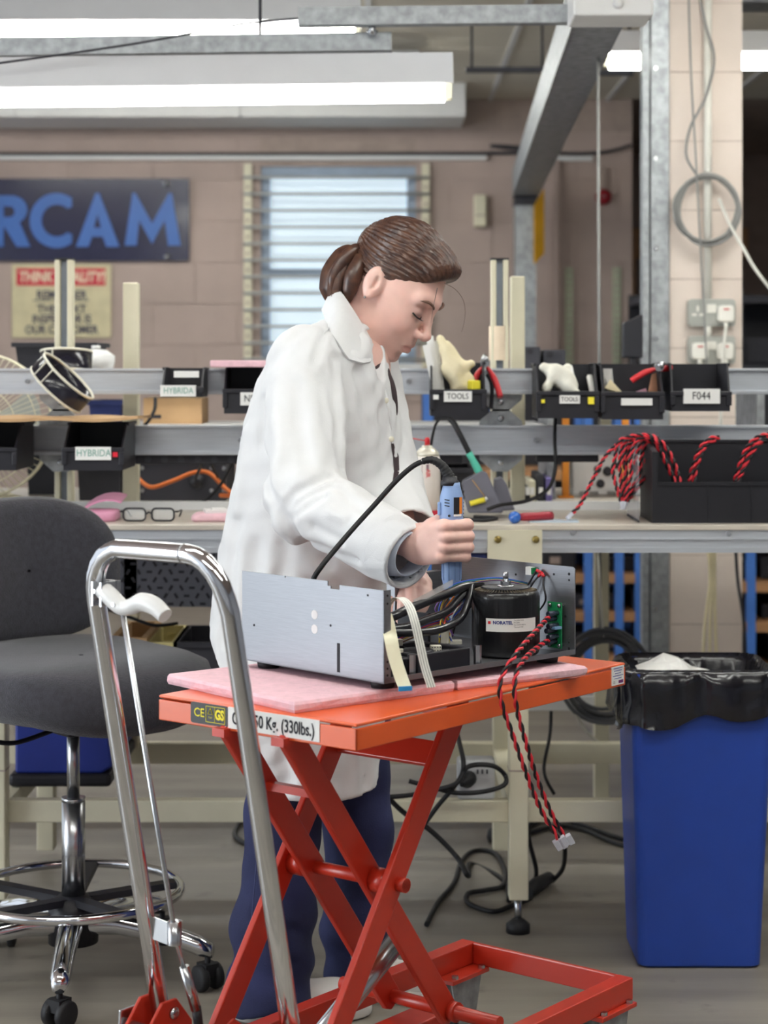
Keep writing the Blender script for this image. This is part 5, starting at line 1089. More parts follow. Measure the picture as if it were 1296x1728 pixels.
# toroidal transformer
tc = K(.332, .064, .0025); m_wrap = M('black_wrap', (12, 12, 16), .3, var=.3, scale=20, bump=.6, bscale=60, stretch=(1, 1, .1), coat=.15)
trn = []
q = MB(); prof = [(.030, .0), (.047, .0), (.0525, .004), (.055, .012), (.055, .094), (.053, .102), (.048, .106), (.034, .107), (.015, .104)]
n = 72; vs = []
for i, (r_, h) in enumerate(prof):
    for k in range(n):
        a = 2*math.pi*k/n; rr_ = r_*(1+(.006*math.sin(k*2.6)+.004*math.sin(k*5.3+i))*(1 if 0 < i < 8 else 0)); vs.append(tc+Vector((rr_*math.cos(a), rr_*math.sin(a), h)))
q.add(vs, [(i*n+k, i*n+(k+1) % n, (i+1)*n+(k+1) % n, (i+1)*n+k) for i in range(len(prof)-1) for k in range(n)]+[tuple(range((len(prof)-1)*n, len(prof)*n))], True)
tf = q.build('transformer', m_wrap, ch, world=True); tf['label'] = 'black wrapped toroidal transformer with white label'
q = MB(); q.lathe([(.0, .1075), (.039, .1075), (.040, .1095), (.038, .111), (.0, .111)], tc, 40); q.build('clamp_disc', m_black, tf, world=True)
q = MB(); q.lathe([(.014, .111), (.013, .1125), (0, .1126)], tc, 24); q.lathe([(.0085, .1126), (.0085, .119), (.0, .1192)], tc, 6, smooth=False); q.lathe([(.0045, .119), (.0045, .133), (.0035, .134), (0, .1342)], tc, 14); q.build('bolt', m_steel, tf, world=True)
def cylw(a, z, r_=.0556): return tc+Vector((r_*math.cos(a), r_*math.sin(a), z))
a0, a1 = R(-128), R(-35)
q = MB(); q.grid([[cylw(a0+(a1-a0)*i/20, z+.010) for z in (.034, .055)] for i in range(21)]); lb = q.build('maker_label', m_label, tf, world=True)
def wraptext(s_, size, a_start, z, mat, bold=0, squeeze=1):
    cu = bpy.data.curves.new('t', 'FONT'); cu.body = s_; cu.size = size; cu.align_y = 'CENTER'; cu.offset = bold; cu.resolution_u = 2
    to = bpy.data.objects.new('t', cu); COL.objects.link(to); me = bpy.data.meshes.new_from_object(to.evaluated_get(bpy.context.evaluated_depsgraph_get()))
    inv = mw(lb).inverted()
    for v in me.vertices: v.co = inv @ cylw(a_start+v.co.x*squeeze/.0556, z+v.co.y, .0559)
    bpy.data.objects.remove(to); bpy.data.curves.remove(cu); me.materials.clear(); me.materials.append(mat)
    o = bpy.data.objects.new('lettering', me); COL.objects.link(o); o.parent = tf
wraptext('NORATEL', .0072, R(-115), .0585, M('noratel_blue', (50, 60, 130), .5, var=0), .0003)
q = MB(); q.grid([[cylw(R(-124)+R(5)*i/4, z, .0559) for z in (.056, .0605)] for i in range(5)]); q.build('maker_mark', m_red, tf, world=True)
for k in range(4): wraptext(['Toroidal 50/60', 'Pri 230V', 'Sec 2x42V 600VA', 'Thermal 130C'][k], .0028, R(-80), .0625-k*.0036, m_ink)
# frayed winding at the top edge
q = MB()
for k in range(60):
    a = 2*math.pi*k/60; q.tube([tc+Vector((.040*math.cos(a), .040*math.sin(a), .1085)), tc+Vector((.0505*math.cos(a+.03), .0505*math.sin(a+.03), .1056))], .0007, 4)
o = q.build('winding_edge', M('tape_beige', (96, 84, 66), .4), tf, world=True); o['kind'] = 'stuff'
# cooling fans lying on the pan
def fan(b0, a0, w, h):
    q = MB(); d = .010
    for bb0, bb1, aa0, aa1 in ((b0, b0+w, a0, a0+d), (b0, b0+w, a0+w-d, a0+w), (b0, b0+d, a0+d, a0+w-d), (b0+w-d, b0+w, a0+d, a0+w-d)):
        q.prism([(bb0, aa0), (bb1, aa0), (bb1, aa1), (bb0, aa1)], K(0, 0, .0025), CB, CA, (0, 0, h))
    o = q.build('cooling_fan', m_black, ch, world=True, bevel=.002); c = K(b0+w/2, a0+w/2, .003)
    q = MB(); q.lathe([(w*.22, 0), (w*.22, h*.8), (w*.2, h*.9), (0, h*.9)], c, 20); q.build('fan_hub', m_black, o, world=True)
    for k in range(7):
        aa = 2*math.pi*k/7; q = MB(); q.sheet([[c+Vector((r_*math.cos(aa+s_*.25), r_*math.sin(aa+s_*.25), h*.5+s_*h*.3)) for s_ in (-1, 0, 1)] for r_ in (w*.2, w*.33, w*.44)], .001); q.build('fan_blade', m_black, o, world=True)
fan(.085, .016, .115, .030); fan(.012, .02, .068, .026); fan(.02, .16, .11, .030)
for b_, a in ((.0683, .012), (.212, .012)):
    q = MB(); q.lathe([(.0062, 0), (.0062, .033), (.003, .0332)], K(b_, a, .0025), 6, smooth=False); q.build('standoff', m_steel, ch, world=True)
# black tray and inner partition behind the fans
q = MB(); q.prism([(.22, .13), (.226, .13), (.226, .20), (.22, .20)], K(0, 0, .0025), CB, CA, (0, 0, .07)); q.build('partition', m_black, ch, world=True)
q = MB(); q.prism([(.07, .14), (.20, .14), (.20, .146), (.07, .146)], K(0, 0, .0025), CB, CA, (0, 0, .042)); q.build('sub_board', M('board_white', (200, 205, 210), .5), ch, world=True)
# cable looms
def Kp(px, py, a):
    k = (px-648)/FPX; b_ = (k*(CO.y+CA.y*a)-CO.x-CA.x*a)/(CB.x-k*CB.y); Y = CO.y+CA.y*a+CB.y*b_; return at(px, py, Y)
def loom(name, pts, r, mat, n=10, p=ch):
    q = MB(); q.tube(spl(pts, 10), r, n); return q.build(name, mat, p, world=True)
m_slv = M('black_sleeve', (22, 22, 28), .28, var=.3, coat=.3)
loom('cable_sleeve', [Kp(812, 988, .12), Kp(785, 990, .11), Kp(760, 1000, .10), Kp(720, 1015, .09), Kp(690, 1028, .08), Kp(664, 1040, .07), Kp(640, 1050, .08)], .0075, m_slv)
loom('cable_sleeve', [Kp(800, 985, .12), Kp(775, 1010, .105), Kp(752, 1033, .09), Kp(720, 1046, .08), Kp(690, 1057, .07), Kp(660, 1062, .07)], .0065, m_slv)
loom('cable_sleeve', [Kp(795, 988, .11), Kp(790, 1015, .095), Kp(778, 1042, .085), Kp(755, 1058, .075), Kp(725, 1066, .065), Kp(690, 1068, .06), Kp(655, 1068, .06)], .0062, m_slv)
loom('cable_sleeve', [Kp(800, 1015, .12), Kp(785, 1030, .12), Kp(770, 1045, .12), Kp(760, 1075, .12)], .004, m_slv)
rr = random.Random(4); cols = [(40, 70, 180), (230, 205, 70), (60, 150, 120), (215, 60, 50), (235, 235, 235), (235, 130, 50), (110, 70, 150), (120, 80, 50)]
wm = [M('wire_%s' % n_, c, .4, var=.02) for n_, c in zip(('blue', 'yellow', 'green', 'red', 'white', 'orange', 'violet', 'brown'), cols)]
for k, ci in enumerate((0, 2, 0, 1, 6)):
    loom('signal_wire', [Kp(757, 992+k, .12), Kp(772, 984+k*1.5, .12), Kp(800, 978+k*1.2, .115), Kp(835, 975+k, .11), Kp(862, 978+k, .10), Kp(890, 984+k, .105)], .0013, wm[ci], 6)
for k in range(10):
    x0 = rr.uniform(742, 790); loom('signal_wire', [Kp(x0, rr.uniform(1000, 1015), .12), Kp(x0-rr.uniform(5, 22), rr.uniform(1022, 1035), .115), Kp(rr.uniform(742, 762), rr.uniform(1042, 1052), .11), Kp(rr.uniform(735, 765), rr.uniform(1070, 1086), .10)], .0014, wm[k % 8], 6)
for k in range(6):
    loom('signal_wire', [Kp(750+k, 1045+2*k, .12), Kp(725, 1052+2*k, .11), Kp(700, 1062+2.5*k, .10), Kp(672, 1076+2*k, .095)], .0014, wm[(k*3) % 8], 6)
def conn_blk(px, py, a, w, d, h, rz, nholes=0):
    c = Kp(px, py, a); q = MB(); q.box(c, (w, d, h), rz); o = q.build('wire_connector', M('nylon', (226, 222, 208), .5), ch, world=True, bevel=.001)
    m3 = Matrix.Rotation(rz, 3, 'Z')
    for i in range(nholes):
        for j in range(2):
            q = MB(); q.box(c+m3 @ Vector((-w/2+w*(i+.5)/nholes, -d/2-.0002, -h/4+j*h/2)), (.0016, .0006, .0016), rz); q.build('pin_hole', m_hole, o, world=True)
conn_blk(735, 1094, .06, .017, .012, .010, R(10), 4); conn_blk(751, 1074, .09, .012, .008, .022, R(-20)); conn_blk(668, 1084, .09, .02, .010, .010, R(20)); conn_blk(676, 1098, .05, .007, .006, .006, R(40)); conn_blk(769, 1083, .11, .02, .02, .006, 0)
# ribbon cables
m_rib = M('ribbon_white', (232, 232, 226), .45, var=.02); m_rib2 = M('ribbon_cream', (232, 228, 200), .4, var=.03)
def ribbon(pts, wdir, w, mat):
    p = spl(pts, 8); wv = Vector(wdir).normalized(); q = MB(); q.sheet([[c-wv*w/2+wv*w*j/4 for j in range(5)] for c in p], .0005); o = q.build('ribbon_cable', mat, ch, world=True)
    return p, wv, o
Rb = lambda px, py, Y: at(px, py, Y)
p, wv, o = ribbon([Rb(652, 1050, 2.90), Rb(653, 1025, 2.90), Rb(662, 1012, 2.89), Rb(676, 1009, 2.87), Rb(690, 1022, 2.85), Rb(700, 1050, 2.835), Rb(708, 1085, 2.83), Rb(717, 1125, 2.825), Rb(728, 1160, 2.82)], (1, .55, 0), .0145, m_rib)
for j in (-.3, 0, .3):
    q = MB(); q.tube([c+wv*.0145*j-Vector((.0, .0009, 0)) for c in p], .0004, 4); q.build('ribbon_line', m_cable, o, world=True)
p, wv, o = ribbon([Rb(650, 1036, 2.90), Rb(654, 1050, 2.87), Rb(659, 1075, 2.842), Rb(665, 1105, 2.83), Rb(675, 1138, 2.82), Rb(684, 1162, 2.81)], (1, .35, 0), .021, m_rib2)
q = MB(); q.beam(p[-1]-wv*.0105, p[-1]+wv*.0105, .0014, .007, up=(0, 0, 1)); q.build('stiffener', M('ribbon_blue', (50, 150, 215), .4), o, world=True)
# clear film strip
q = MB(); q.sheet([[Kp(698+x, 1022-x*.52+dy, .085) for dy in (0, -5, -10)] for x in (0, 6, 14, 24, 40, 56, 66)], .0004); q.build('clear_film', M('clear_film', (225, 225, 225), .1, alpha=.35, var=0), ch, world=True)
# circuit board on the right panel
m_pcb = M('pcb_green', (30, 140, 85), .4)
def RP(a, z, off=.002): return K(LB-off, a, z)
q = MB(); q.prism([(.020, .008), (.050, .008), (.050, .083), (.020, .083)], RP(0, 0, .012), CA, zax, CB*.0018); pc = q.build('circuit_board', m_pcb, ch, world=True)
for a, z in ((.024, .078), (.044, .078), (.024, .013), (.044, .013)):
    q = MB(); q.lathe([(.0035, 0), (.003, .003), (0, .0035)], RP(a, z, .012), 10, axis=tuple(-CB)); q.cyl(RP(a, z, .012), RP(a, z, .0), .002, n=8); q.build('screw', m_steel, pc, world=True)
for k, z in enumerate((.066, .057, .046, .038, .028, .019)):
    q = MB(); q.cyl(RP(.028+.004*(k % 2), z, .013), RP(.028+.004*(k % 2), z, .036), .0044, n=12); q.build('terminal', M('terminal_dark', (60, 66, 84), .2, var=.3), pc, world=True)
q = MB(); q.beam(RP(.022, .043, .014), RP(.022, .043, .03), .010, .004); q.build('relay', M('pale_blue', (130, 170, 210), .4), pc, world=True)
q = MB(); q.prism([(.052, .123), (.064, .123), (.064, .136), (.052, .136)], RP(.035, 0, .012), CA, zax, CB*.010); o = q.build('panel_connector', m_label, ch, world=True)
q = MB(); q.prism([(.050, .125), (.0515, .125), (.0515, .135), (.050, .135)], RP(.035, 0, .012), CA, zax, CB*.010); q.build('connector_board', m_pcb, o, world=True)
e = RP(.066, .128, .006)
for k, (da, dz) in enumerate(((.010, .004), (.006, -.006), (-.006, -.006))):
    s_ = RP(.066+da, .128+dz, .010); q = MB(); q.cyl(e-CB*.003, s_, .0028, n=8); q.build('crimp_terminal', m_red, ch, world=True)
    loom('earth_wire', [s_, RP(.066+da*2.0, .110, .018), RP(.066+da*2.4+(.012 if k < 2 else -.004), .085, .020), RP(.072+da+(.02 if k < 2 else .006), .06, .016)], .0016, m_wk, 6)
# twisted leads from the circuit board, hanging over the platform edge
T1 = [RP(.03, .062, .030), at(905, 1064, 3.02), at(880, 1092, 2.93), at(858, 1122, 2.885), at(844, 1150, 2.87), at(846, 1185, 2.87), at(863, 1235, 2.88), at(886, 1300, 2.9), at(912, 1365, 2.93), at(942, 1415, 2.95)]
T2 = [RP(.03, .024, .030), at(905, 1094, 3.05), at(885, 1112, 2.945), at(872, 1135, 2.90), at(868, 1165, 2.885), at(874, 1205, 2.89), at(888, 1255, 2.90), at(905, 1310, 2.925), at(928, 1368, 2.945), at(952, 1412, 2.965)]
for T_, lb_ in ((T1, 'long red and black twisted lead from the upper board terminals, hanging over the platform edge'), (T2, 'long red and black twisted lead from the lower board terminals, hanging over the platform edge')):
    twist('twisted_lead', lb_, T_, .0022, .036, conn=2, n=7, cat='lead')
# ------------------------------------------------------------------ electric screwdriver
SD = at(762, 900, 3.20); m_tool = M('tool_blue', (140, 168, 214), .4, var=.02)
zt = lambda py: at(0, py, 3.20).z
sd = thing('electric_screwdriver', 'pale blue electric screwdriver held upright over the chassis', 'screwdriver', (SD.x, SD.y, .775))
q = MB(); q.lathe([(.0, zt(1050)), (.003, zt(1049)), (.003, zt(1010)), (.009, zt(1005)), (.0135, zt(990)), (.0165, zt(975)), (.0165, zt(950)), (.0158, zt(905)), (.0165, zt(893)), (.0195, zt(885)), (.0200, zt(850)), (.0195, zt(838)), (.0165, zt(828)), (.0145, zt(820)), (.014, zt(814)), (0, zt(813))], (SD.x, SD.y, 0), 28)
bd = q.build('body', m_tool, sd, world=True)
for k in range(10):
    a = 2*math.pi*k/10; q = MB(); q.tube([(SD.x+.0166*math.cos(a), SD.y+.0166*math.sin(a), zt(y)) for y in (948, 978)], .0007, 4); q.build('grip_groove', M('tool_shadow', (112, 140, 190), .5), bd, world=True)
q = MB(); q.lathe([(.0152, zt(819)), (.0155, zt(812)), (.0125, zt(810)), (.012, zt(804))], (SD.x-.003, SD.y, 0), 20); q.build('collar', m_black, sd, world=True)
for k in range(3):
    q = MB(); z = zt(842+k*5); q.beam(Vector((SD.x-.012, SD.y-.0165, z)), Vector((SD.x-.004, SD.y-.0195, z-.001)), .001, .0016); q.build('vent', m_hole, bd, world=True)
for k in range(6):
    q = MB(); z = zt(848+k*6); q.box((SD.x+.0196, SD.y-.002, z), (.0015, .004, .0018)); q.build('vent', m_hole, bd, world=True)
def tw(a, z, r_=.0203): return Vector((SD.x+r_*math.cos(a), SD.y+r_*math.sin(a), z))
for a0, a1, y0, y1, mm, rr_ in ((-82, -52, 838, 870, m_ink, .0203), (-52, -32, 838, 866, M('tool_orange', (240, 140, 50), .5), .0203), (-82, -40, 866.5, 870, m_label, .0206)):
    q = MB(); q.grid([[tw(R(a0+(a1-a0)*i/8), zt(y), rr_) for y in (y1, y0)] for i in range(9)]); q.build('rating_label', mm, bd, world=True)
for a, py in ((-103, 869), (-8, 830)):
    q = MB(); p_ = tw(R(a), zt(py), .0198); q.cyl(p_, p_+(p_-Vector((SD.x, SD.y, p_.z)))*.05, .0022, n=10); q.build('case_screw', m_hole, bd, world=True)
q = MB(); q.box((SD.x-.0205, SD.y-.004, zt(858)), (.006, .012, .022)); q.build('trigger', m_tool, sd, world=True, bevel=.002)
q = MB(); p_ = spl([(SD.x-.003, SD.y, zt(806)), tuple(at(754, 797, 3.2)), tuple(at(744, 784, 3.2)), tuple(at(728, 776, 3.2)), tuple(at(712, 779, 3.2))], 8); q.tube(p_, [.0095-.0045*i/(len(p_)-1)+(.0008 if i % 3 == 0 else 0) for i in range(len(p_))], 12); q.build('strain_relief', m_rub, sd, world=True)
q = MB(); q.tube(spl([at(712, 779, 3.2), at(695, 788, 3.2), at(668, 812, 3.2), at(632, 852, 3.19), at(595, 893, 3.17), at(565, 928, 3.15), at(543, 955, 3.13), at(528, 980, 3.13), at(520, 1020, 3.15), K(.05, .22, .05)], 8), .0044, 10); q.build('cord', m_rub, sd, world=True)
# ------------------------------------------------------------------ the person
ps = thing('person', 'woman in a white lab coat and jeans bending over the chassis with an electric screwdriver', 'person', (-.09, 3.72, 0))
def V3(p): return np.array(list(p))
# ---- skin
def skin_mat():
    m = M('skin', (236, 194, 182), .45, var=.05, scale=18, bump=.06, bscale=160); nt = m.node_tree; b = nt.nodes['Principled BSDF']
    cr = [n for n in nt.nodes if n.type == 'VALTORGB'][0]; at_ = nt.nodes.new('ShaderNodeAttribute'); at_.attribute_name = 'tint'
    mx = nt.nodes.new('ShaderNodeMix'); mx.data_type = 'RGBA'; mx.blend_type = 'MULTIPLY'; mx.inputs[0].default_value = 1
    nt.links.new(cr.outputs['Color'], mx.inputs[6]); nt.links.new(at_.outputs['Color'], mx.inputs[7]); nt.links.new(mx.outputs[2], b.inputs['Base Color'])
    b.inputs['Subsurface Weight'].default_value = .12; b.inputs['Subsurface Radius'].default_value = (.02, .008, .005); b.inputs['Subsurface Scale'].default_value = .3
    return m
psi, th = R(22), R(38)
fw = Vector((math.cos(th)*math.cos(psi), -math.cos(th)*math.sin(psi), -math.sin(th))); lf = Vector((math.sin(psi), math.cos(psi), 0)); up = fw.cross(lf)
H0 = at(636, 483, 3.631)+Vector((.028, .069, 0))
HM = Matrix.Translation(H0) @ Matrix((fw, lf, up)).transposed().to_4x4(); HI = HM.inverted()
def hl(px, py, Y): return tuple(HI @ at(px, py, Y))
NB0, NB1 = hl(603, 575, 3.71), hl(580, 640, 3.70)
def cran(X, Y, Z): return ell(X, Y, Z, (-.006, 0, .045), (.090, .071, .083))
def head(X, Y, Z):
    A_ = np.abs(Y)
    v = cran(X, Y, Z)
    v = smin(v, ell(X, A_, Z, (.032, 0, -.012), (.062, .062, .080)), .03)
    v = smin(v, ell(X, A_, Z, (.030, .014, -.070), (.052, .040, .036)), .03)
    v = smin(v, ell(X, A_, Z, (.074, .008, -.104), (.018, .015, .014)), .026)
    v = smin(v, ell(X, A_, Z, (.060, .034, -.032), (.026, .022, .026)), .025)
    v = smin(v, cap(X, A_, Z, (.088, 0, .028), (.074, .042, .028), .011, .010), .018)
    v = smin(v, ell(X, A_, Z, (.081, .006, -.062), (.019, .022, .022)), .02)
    v = smax(v, -ell(X, A_, Z, (.100, .031, .006), (.020, .019, .013)), .014)
    v = smin(v, ell(X, A_, Z, (.0735, .031, .004), (.0165, .0165, .0135)), .005)
    v = smin(v, chain(X, Y, Z, [(.090, 0, .020), (.1005, 0, -.006), (.114, 0, -.030), (.111, 0, -.035)], [.0075, .0072, .0085, .0085], .005), .011)
    v = smin(v, ell(X, A_, Z, (.1000, .0115, -.036), (.0105, .0062, .0075)), .006)
    v = smax(v, -ell(X, A_, Z, (.107, .0065, -.0445), (.004, .003, .004)), .003)
    v = smin(v, chain(X, A_, Z, [(.1005, .0, -.0635), (.0975, .009, -.0625), (.0860, .024, -.0665)], [.0052, .0050, .0028], .004), .005)
    v = smin(v, chain(X, A_, Z, [(.0985, .0, -.0765), (.0960, .009, -.0760), (.0865, .022, -.0700)], [.0066, .0060, .0028], .004), .005)
    v = smax(v, -chain(X, A_, Z, [(.1070, 0, -.0695), (.1030, .010, -.0685), (.0885, .026, -.0685)], [.0016, .0015, .0013], .002), .003)
    v = smax(v, -ell(X, A_, Z, (.0985, 0, -.0885), (.007, .018, .0045)), .008)
    # ears
    e = ell(X, A_, Z, (-.010, .0725, .002), (.020, .0095, .032), Matrix.Rotation(R(-14), 3, 'Y') @ Matrix.Rotation(R(-16), 3, 'Z'))
    e = smax(e, -ell(X, A_, Z, (-.0045, .0860, .005), (.0105, .0120, .019)), .003)
    e = smin(e, ell(X, A_, Z, (-.004, .0765, -.021), (.009, .006, .010)), .006)
    e = smin(e, cap(X, A_, Z, (-.012, .078, .012), (-.010, .079, -.012), .0035, .0035), .004)
    v = smin(v, e, .005)
    v = smin(v, chain(X, Y, Z, [(-.030, 0, -.020), (-.032, 0, -.075), NB0, NB1], [.054, .050, .050, .065], .02), .02)
    return v
mb = MB(); tints = []
P, F = surfnet(head, (-.16, -.13, -.27), (.135, .13, .14), .0023)
lip = np.clip(1-np.sqrt(((P[:, 2]+.0695)/.0125)**2+(P[:, 1]/.026)**2+((P[:, 0]-.096)/.020)**4), 0, 1)**.5
ck = np.exp(-((P[:, 0]-.068)/.022)**2-((np.abs(P[:, 1])-.048)/.02)**2-((P[:, 2]+.03)/.024)**2)*.30+np.exp(-((P[:, 0]-.115)/.012)**2-(P[:, 1]/.012)**2-((P[:, 2]+.033)/.012)**2)*.25
lidc = np.exp(-((P[:, 0]-.086)/.014)**2-((np.abs(P[:, 1])-.032)/.016)**2-((P[:, 2]-.010)/.010)**2)*.35
tn = np.ones((len(P), 3)); 
for w_, c_ in ((lip*.75, (.80, .45, .46)), (ck, (.97, .74, .74)), (lidc, (.80, .66, .68))): tn = tn*(1-w_[:, None])+tn*np.array(c_)*w_[:, None]
npmesh(mb, P, F, HM); tints.append(tn)
# ---- right hand and forearm (world coordinates)
TX, TY = SD.x, SD.y
elR, wrR = at(505, 858, 3.42), at(704, 917, 3.235)
MC = [Vector((TX-.012, TY-.0345, .9685)), Vector((TX-.010, TY-.0360, .9510)), Vector((TX-.012, TY-.0345, .9340)), Vector((TX-.017, TY-.0310, .9185))]
fr = [.0098, .0101, .0096, .0084]
def rhand(X, Y, Z):
    v = chain(X, Y, Z, [elR, wrR], [.040, .026], .01)
    v = smin(v, cap(X, Y, Z, wrR+Vector((0, 0, .012)), wrR+Vector((0, 0, -.013)), .0195, .0195), .015)
    for i, m_ in enumerate(MC):
        w0 = wrR+Vector((.012, -.004, .016-.011*i)); v = smin(v, cap(X, Y, Z, w0, m_+Vector((-.002, .004, 0)), .0185, .0125), .010)
    v = smin(v, ell(X, Y, Z, tuple((wrR+MC[1])/2+Vector((0, .008, 0))), (.026, .016, .028)), .012)
    for i, m_ in enumerate(MC):
        r_ = fr[i]; x1 = TX+.0265-(.004 if i == 3 else 0)-(.001 if i == 0 else 0); dz = (.0045, .001, -.001, -.003)[i]
        pip = Vector((x1, TY-.0225, m_.z+dz*.4)); dip = Vector((TX+.0235, TY+.0085, m_.z+dz*.2)); tip = Vector((TX+.006, TY+.0235, m_.z))
        f_ = chain(X, Y, Z, [m_, (m_+pip)/2+Vector((0, -.001, 0)), pip, dip, tip], [r_*1.12, r_*.96, r_*1.05, r_*.92, r_*.80], .003)
        f_ = smin(f_, ell(X, Y, Z, tuple(m_+Vector((0, -.003, 0))), (.0115, .0095, .0088)), .006)
        v = smin(v, f_, .0022 if i else .004)
    # thumb leaves the side of the palm and closes on the far side of the tool
    v = smin(v, chain(X, Y, Z, [wrR+Vector((.018, .006, .014)), (TX-.030, TY+.006, .966), (TX-.020, TY+.024, .972), (TX-.001, TY+.0275, .975)], [.0165, .0135, .0115, .0090], .006), .008)
    v = smax(v, -(np.sqrt((X-TX)**2+(Y-TY)**2)-.0160), .002)
    return v
P, F = surfnet(rhand, (-.22, 3.12, .86), (.165, 3.50, 1.04), .0022)
tn = np.ones((len(P), 3)); kn = np.zeros(len(P))
for m_ in MC:
    for q_ in (m_+Vector((0, -.008, 0)), Vector((TX+.030, TY-.026, m_.z))): kn += np.exp(-(((P-V3(q_))**2).sum(1))/.008**2)*.35
kn = np.clip(kn, 0, .5); tn = tn*(1-kn[:, None])+np.array((.95, .76, .76))*kn[:, None]
npmesh(mb, P, F); tints.append(tn)
# ---- left hand and forearm
elL, wrL = at(658, 838, 3.66), at(686, 948, 3.36)
ML = [at(706, 984, 3.285), at(693, 990, 3.275), at(680, 990, 3.285), at(668, 985, 3.305)]
PL = [at(712, 1012, 3.25), at(696, 1022, 3.235), at(680, 1021, 3.245), at(664, 1012, 3.27)]
TL = [at(703, 1038, 3.25), at(690, 1048, 3.235), at(675, 1046, 3.245), at(661, 1036, 3.27)]
def lhand(X, Y, Z):
    v = chain(X, Y, Z, [elL, wrL], [.040, .026], .01); v = smin(v, cap(X, Y, Z, wrL+Vector((.012, 0, 0)), wrL+Vector((-.012, 0, 0)), .020, .020), .012)
    for i in range(4):
        v = smin(v, cap(X, Y, Z, wrL+Vector((.014-.010*i, -.004, -.006)), ML[i], .0185, .0120), .010)
    for i in range(4):
        r_ = fr[i]; v = smin(v, smin(chain(X, Y, Z, [ML[i], PL[i], TL[i]], [r_*1.1, r_, r_*.8], .003), ell(X, Y, Z, tuple(ML[i]+Vector((.002, -.004, .003))), (.0105, .0105, .0105)), .005), .003)
    v = smin(v, chain(X, Y, Z, [wrL+Vector((.016, -.008, -.01)), at(716, 985, 3.30), at(721, 1006, 3.27), at(714, 1026, 3.25)], [.015, .0125, .011, .0085], .006), .007)
    return v
P, F = surfnet(lhand, (-.04, 3.20, .76), (.11, 3.70, 1.05), .0026)
npmesh(mb, P, F); tints.append(np.ones((len(P), 3)))
# ---- torso, hips and legs of the body inside the clothes
CN = at(585, 620, 3.70); HP = at(545, 1010, 3.72)
def core(X, Y, Z):
    v = chain(X, Y, Z, [CN, at(565, 800, 3.71), HP], [.085, .10, .11], .05)
    v = smin(v, cap(X, Y, Z, at(535, 640, 3.58), at(610, 640, 3.82), .05, .05), .04)
    for a, b_ in ((at(522, 640, 3.56), elR), (at(625, 640, 3.83), elL)): v = smin(v, cap(X, Y, Z, a, b_, .045, .04), .02)
    for a, k_, f_ in ((at(520, 1060, 3.66), at(473, 1390, 3.63), at(455, 1690, 3.63)), (at(575, 1060, 3.79), at(604, 1390, 3.80), at(600, 1675, 3.80))): v = smin(v, chain(X, Y, Z, [a, k_, f_], [.075, .05, .036], .02), .02)
    return v
P, F = surfnet(core, (-.33, 3.38, -.02), (.16, 3.98, 1.32), .012)
npmesh(mb, P, F); tints.append(np.ones((len(P), 3)))
m_skin = skin_mat(); body = mb.build('body', m_skin, ps, world=True)
tn = np.concatenate(tints); ca = body.data.color_attributes.new('tint', 'FLOAT_COLOR', 'POINT')
ca.data.foreach_set('color', np.concatenate([tn, np.ones((len(tn), 1))], 1).astype(np.float32).ravel())
def hp(x, y, z): return HM @ Vector((x, y, z))
# ---- eyes: downcast lashes and brows
m_lash = M('lash', (38, 28, 30), .6); m_brow = M('brow', (112, 80, 66), .7)
for s_ in (-1, 1):
    q = MB(); q.tube(spl([hp(.0885, s_*.0175, -.003), hp(.0915, s_*.026, -.0055), hp(.0890, s_*.036, -.0055), hp(.0800, s_*.0475, -.0015)], 6), [.0006+.0010*min(1, i/8) for i in range(19)], 6); q.build('eyelashes', m_lash, ps, world=True)
    for k in range(7):
        t = k/6; a = hp(.091-.010*t*t, s_*(.024+.023*t), -.0058+.003*t*t); q = MB(); q.tube([a, a+fw*.006+lf*s_*.002*t-up*.001, a+fw*.0085+lf*s_*.004*t+up*.0012], [.0006, .0004, .0002], 4); q.build('eyelash', m_lash, ps, world=True)
    bp = spl([hp(.0985, s_*.014, .0225), hp(.0975, s_*.026, .0285), hp(.0905, s_*.040, .0315), hp(.0790, s_*.0525, .0265)], 6); q = MB(); q.tube(bp, [.0020+.0006*math.sin(i/18*3.1) if i < 15 else .0020-.00045*(i-14) for i in range(len(bp))], 6); q.build('eyebrow', m_brow, ps, world=True)
# ---- hair
m_hair = M('brown_hair', (54, 36, 34), .34, scale=55, stretch=(1, 1, 1), rgb2=(98, 66, 50), detail=6, spec=.6)
def hair(X, Y, Z):
    v = ell(X, Y, Z, (-.008, 0, .049), (.098, .0765, .090))
    v = smin(v, ell(X, Y, Z, (-.084, 0, .050), (.020, .022, .022)), .025)
    v = smin(v, ell(X, Y, Z, (.062, 0, .088), (.034, .050, .030)), .03)
    phi = np.arctan2(Z-.045, Y)
    hlz = np.minimum(.012+.66*X, 1.05*X+.004)+.006*np.cos(Y*40)
    hlz = np.where(X > .06, hlz+(X-.06)*.25, hlz)
    fd = np.clip((Z-hlz)/.025, 0, 1); v = v-fd*(.0016*np.sin(phi*46+6*np.sin(X*26))+.0011*np.sin(phi*91+X*70+2))
    v = v+.0068*np.exp(-np.clip(Z-hlz, 0, 1)/.011)
    return smax(v, hlz-Z, .006)
mb = MB(); P, F = surfnet(hair, (-.125, -.10, -.12), (.12, .10, .155), .0021); npmesh(mb, P, F, HM); hr = mb.build('hair', m_hair, ps, world=True)
tie = at(611, 428, 3.70)
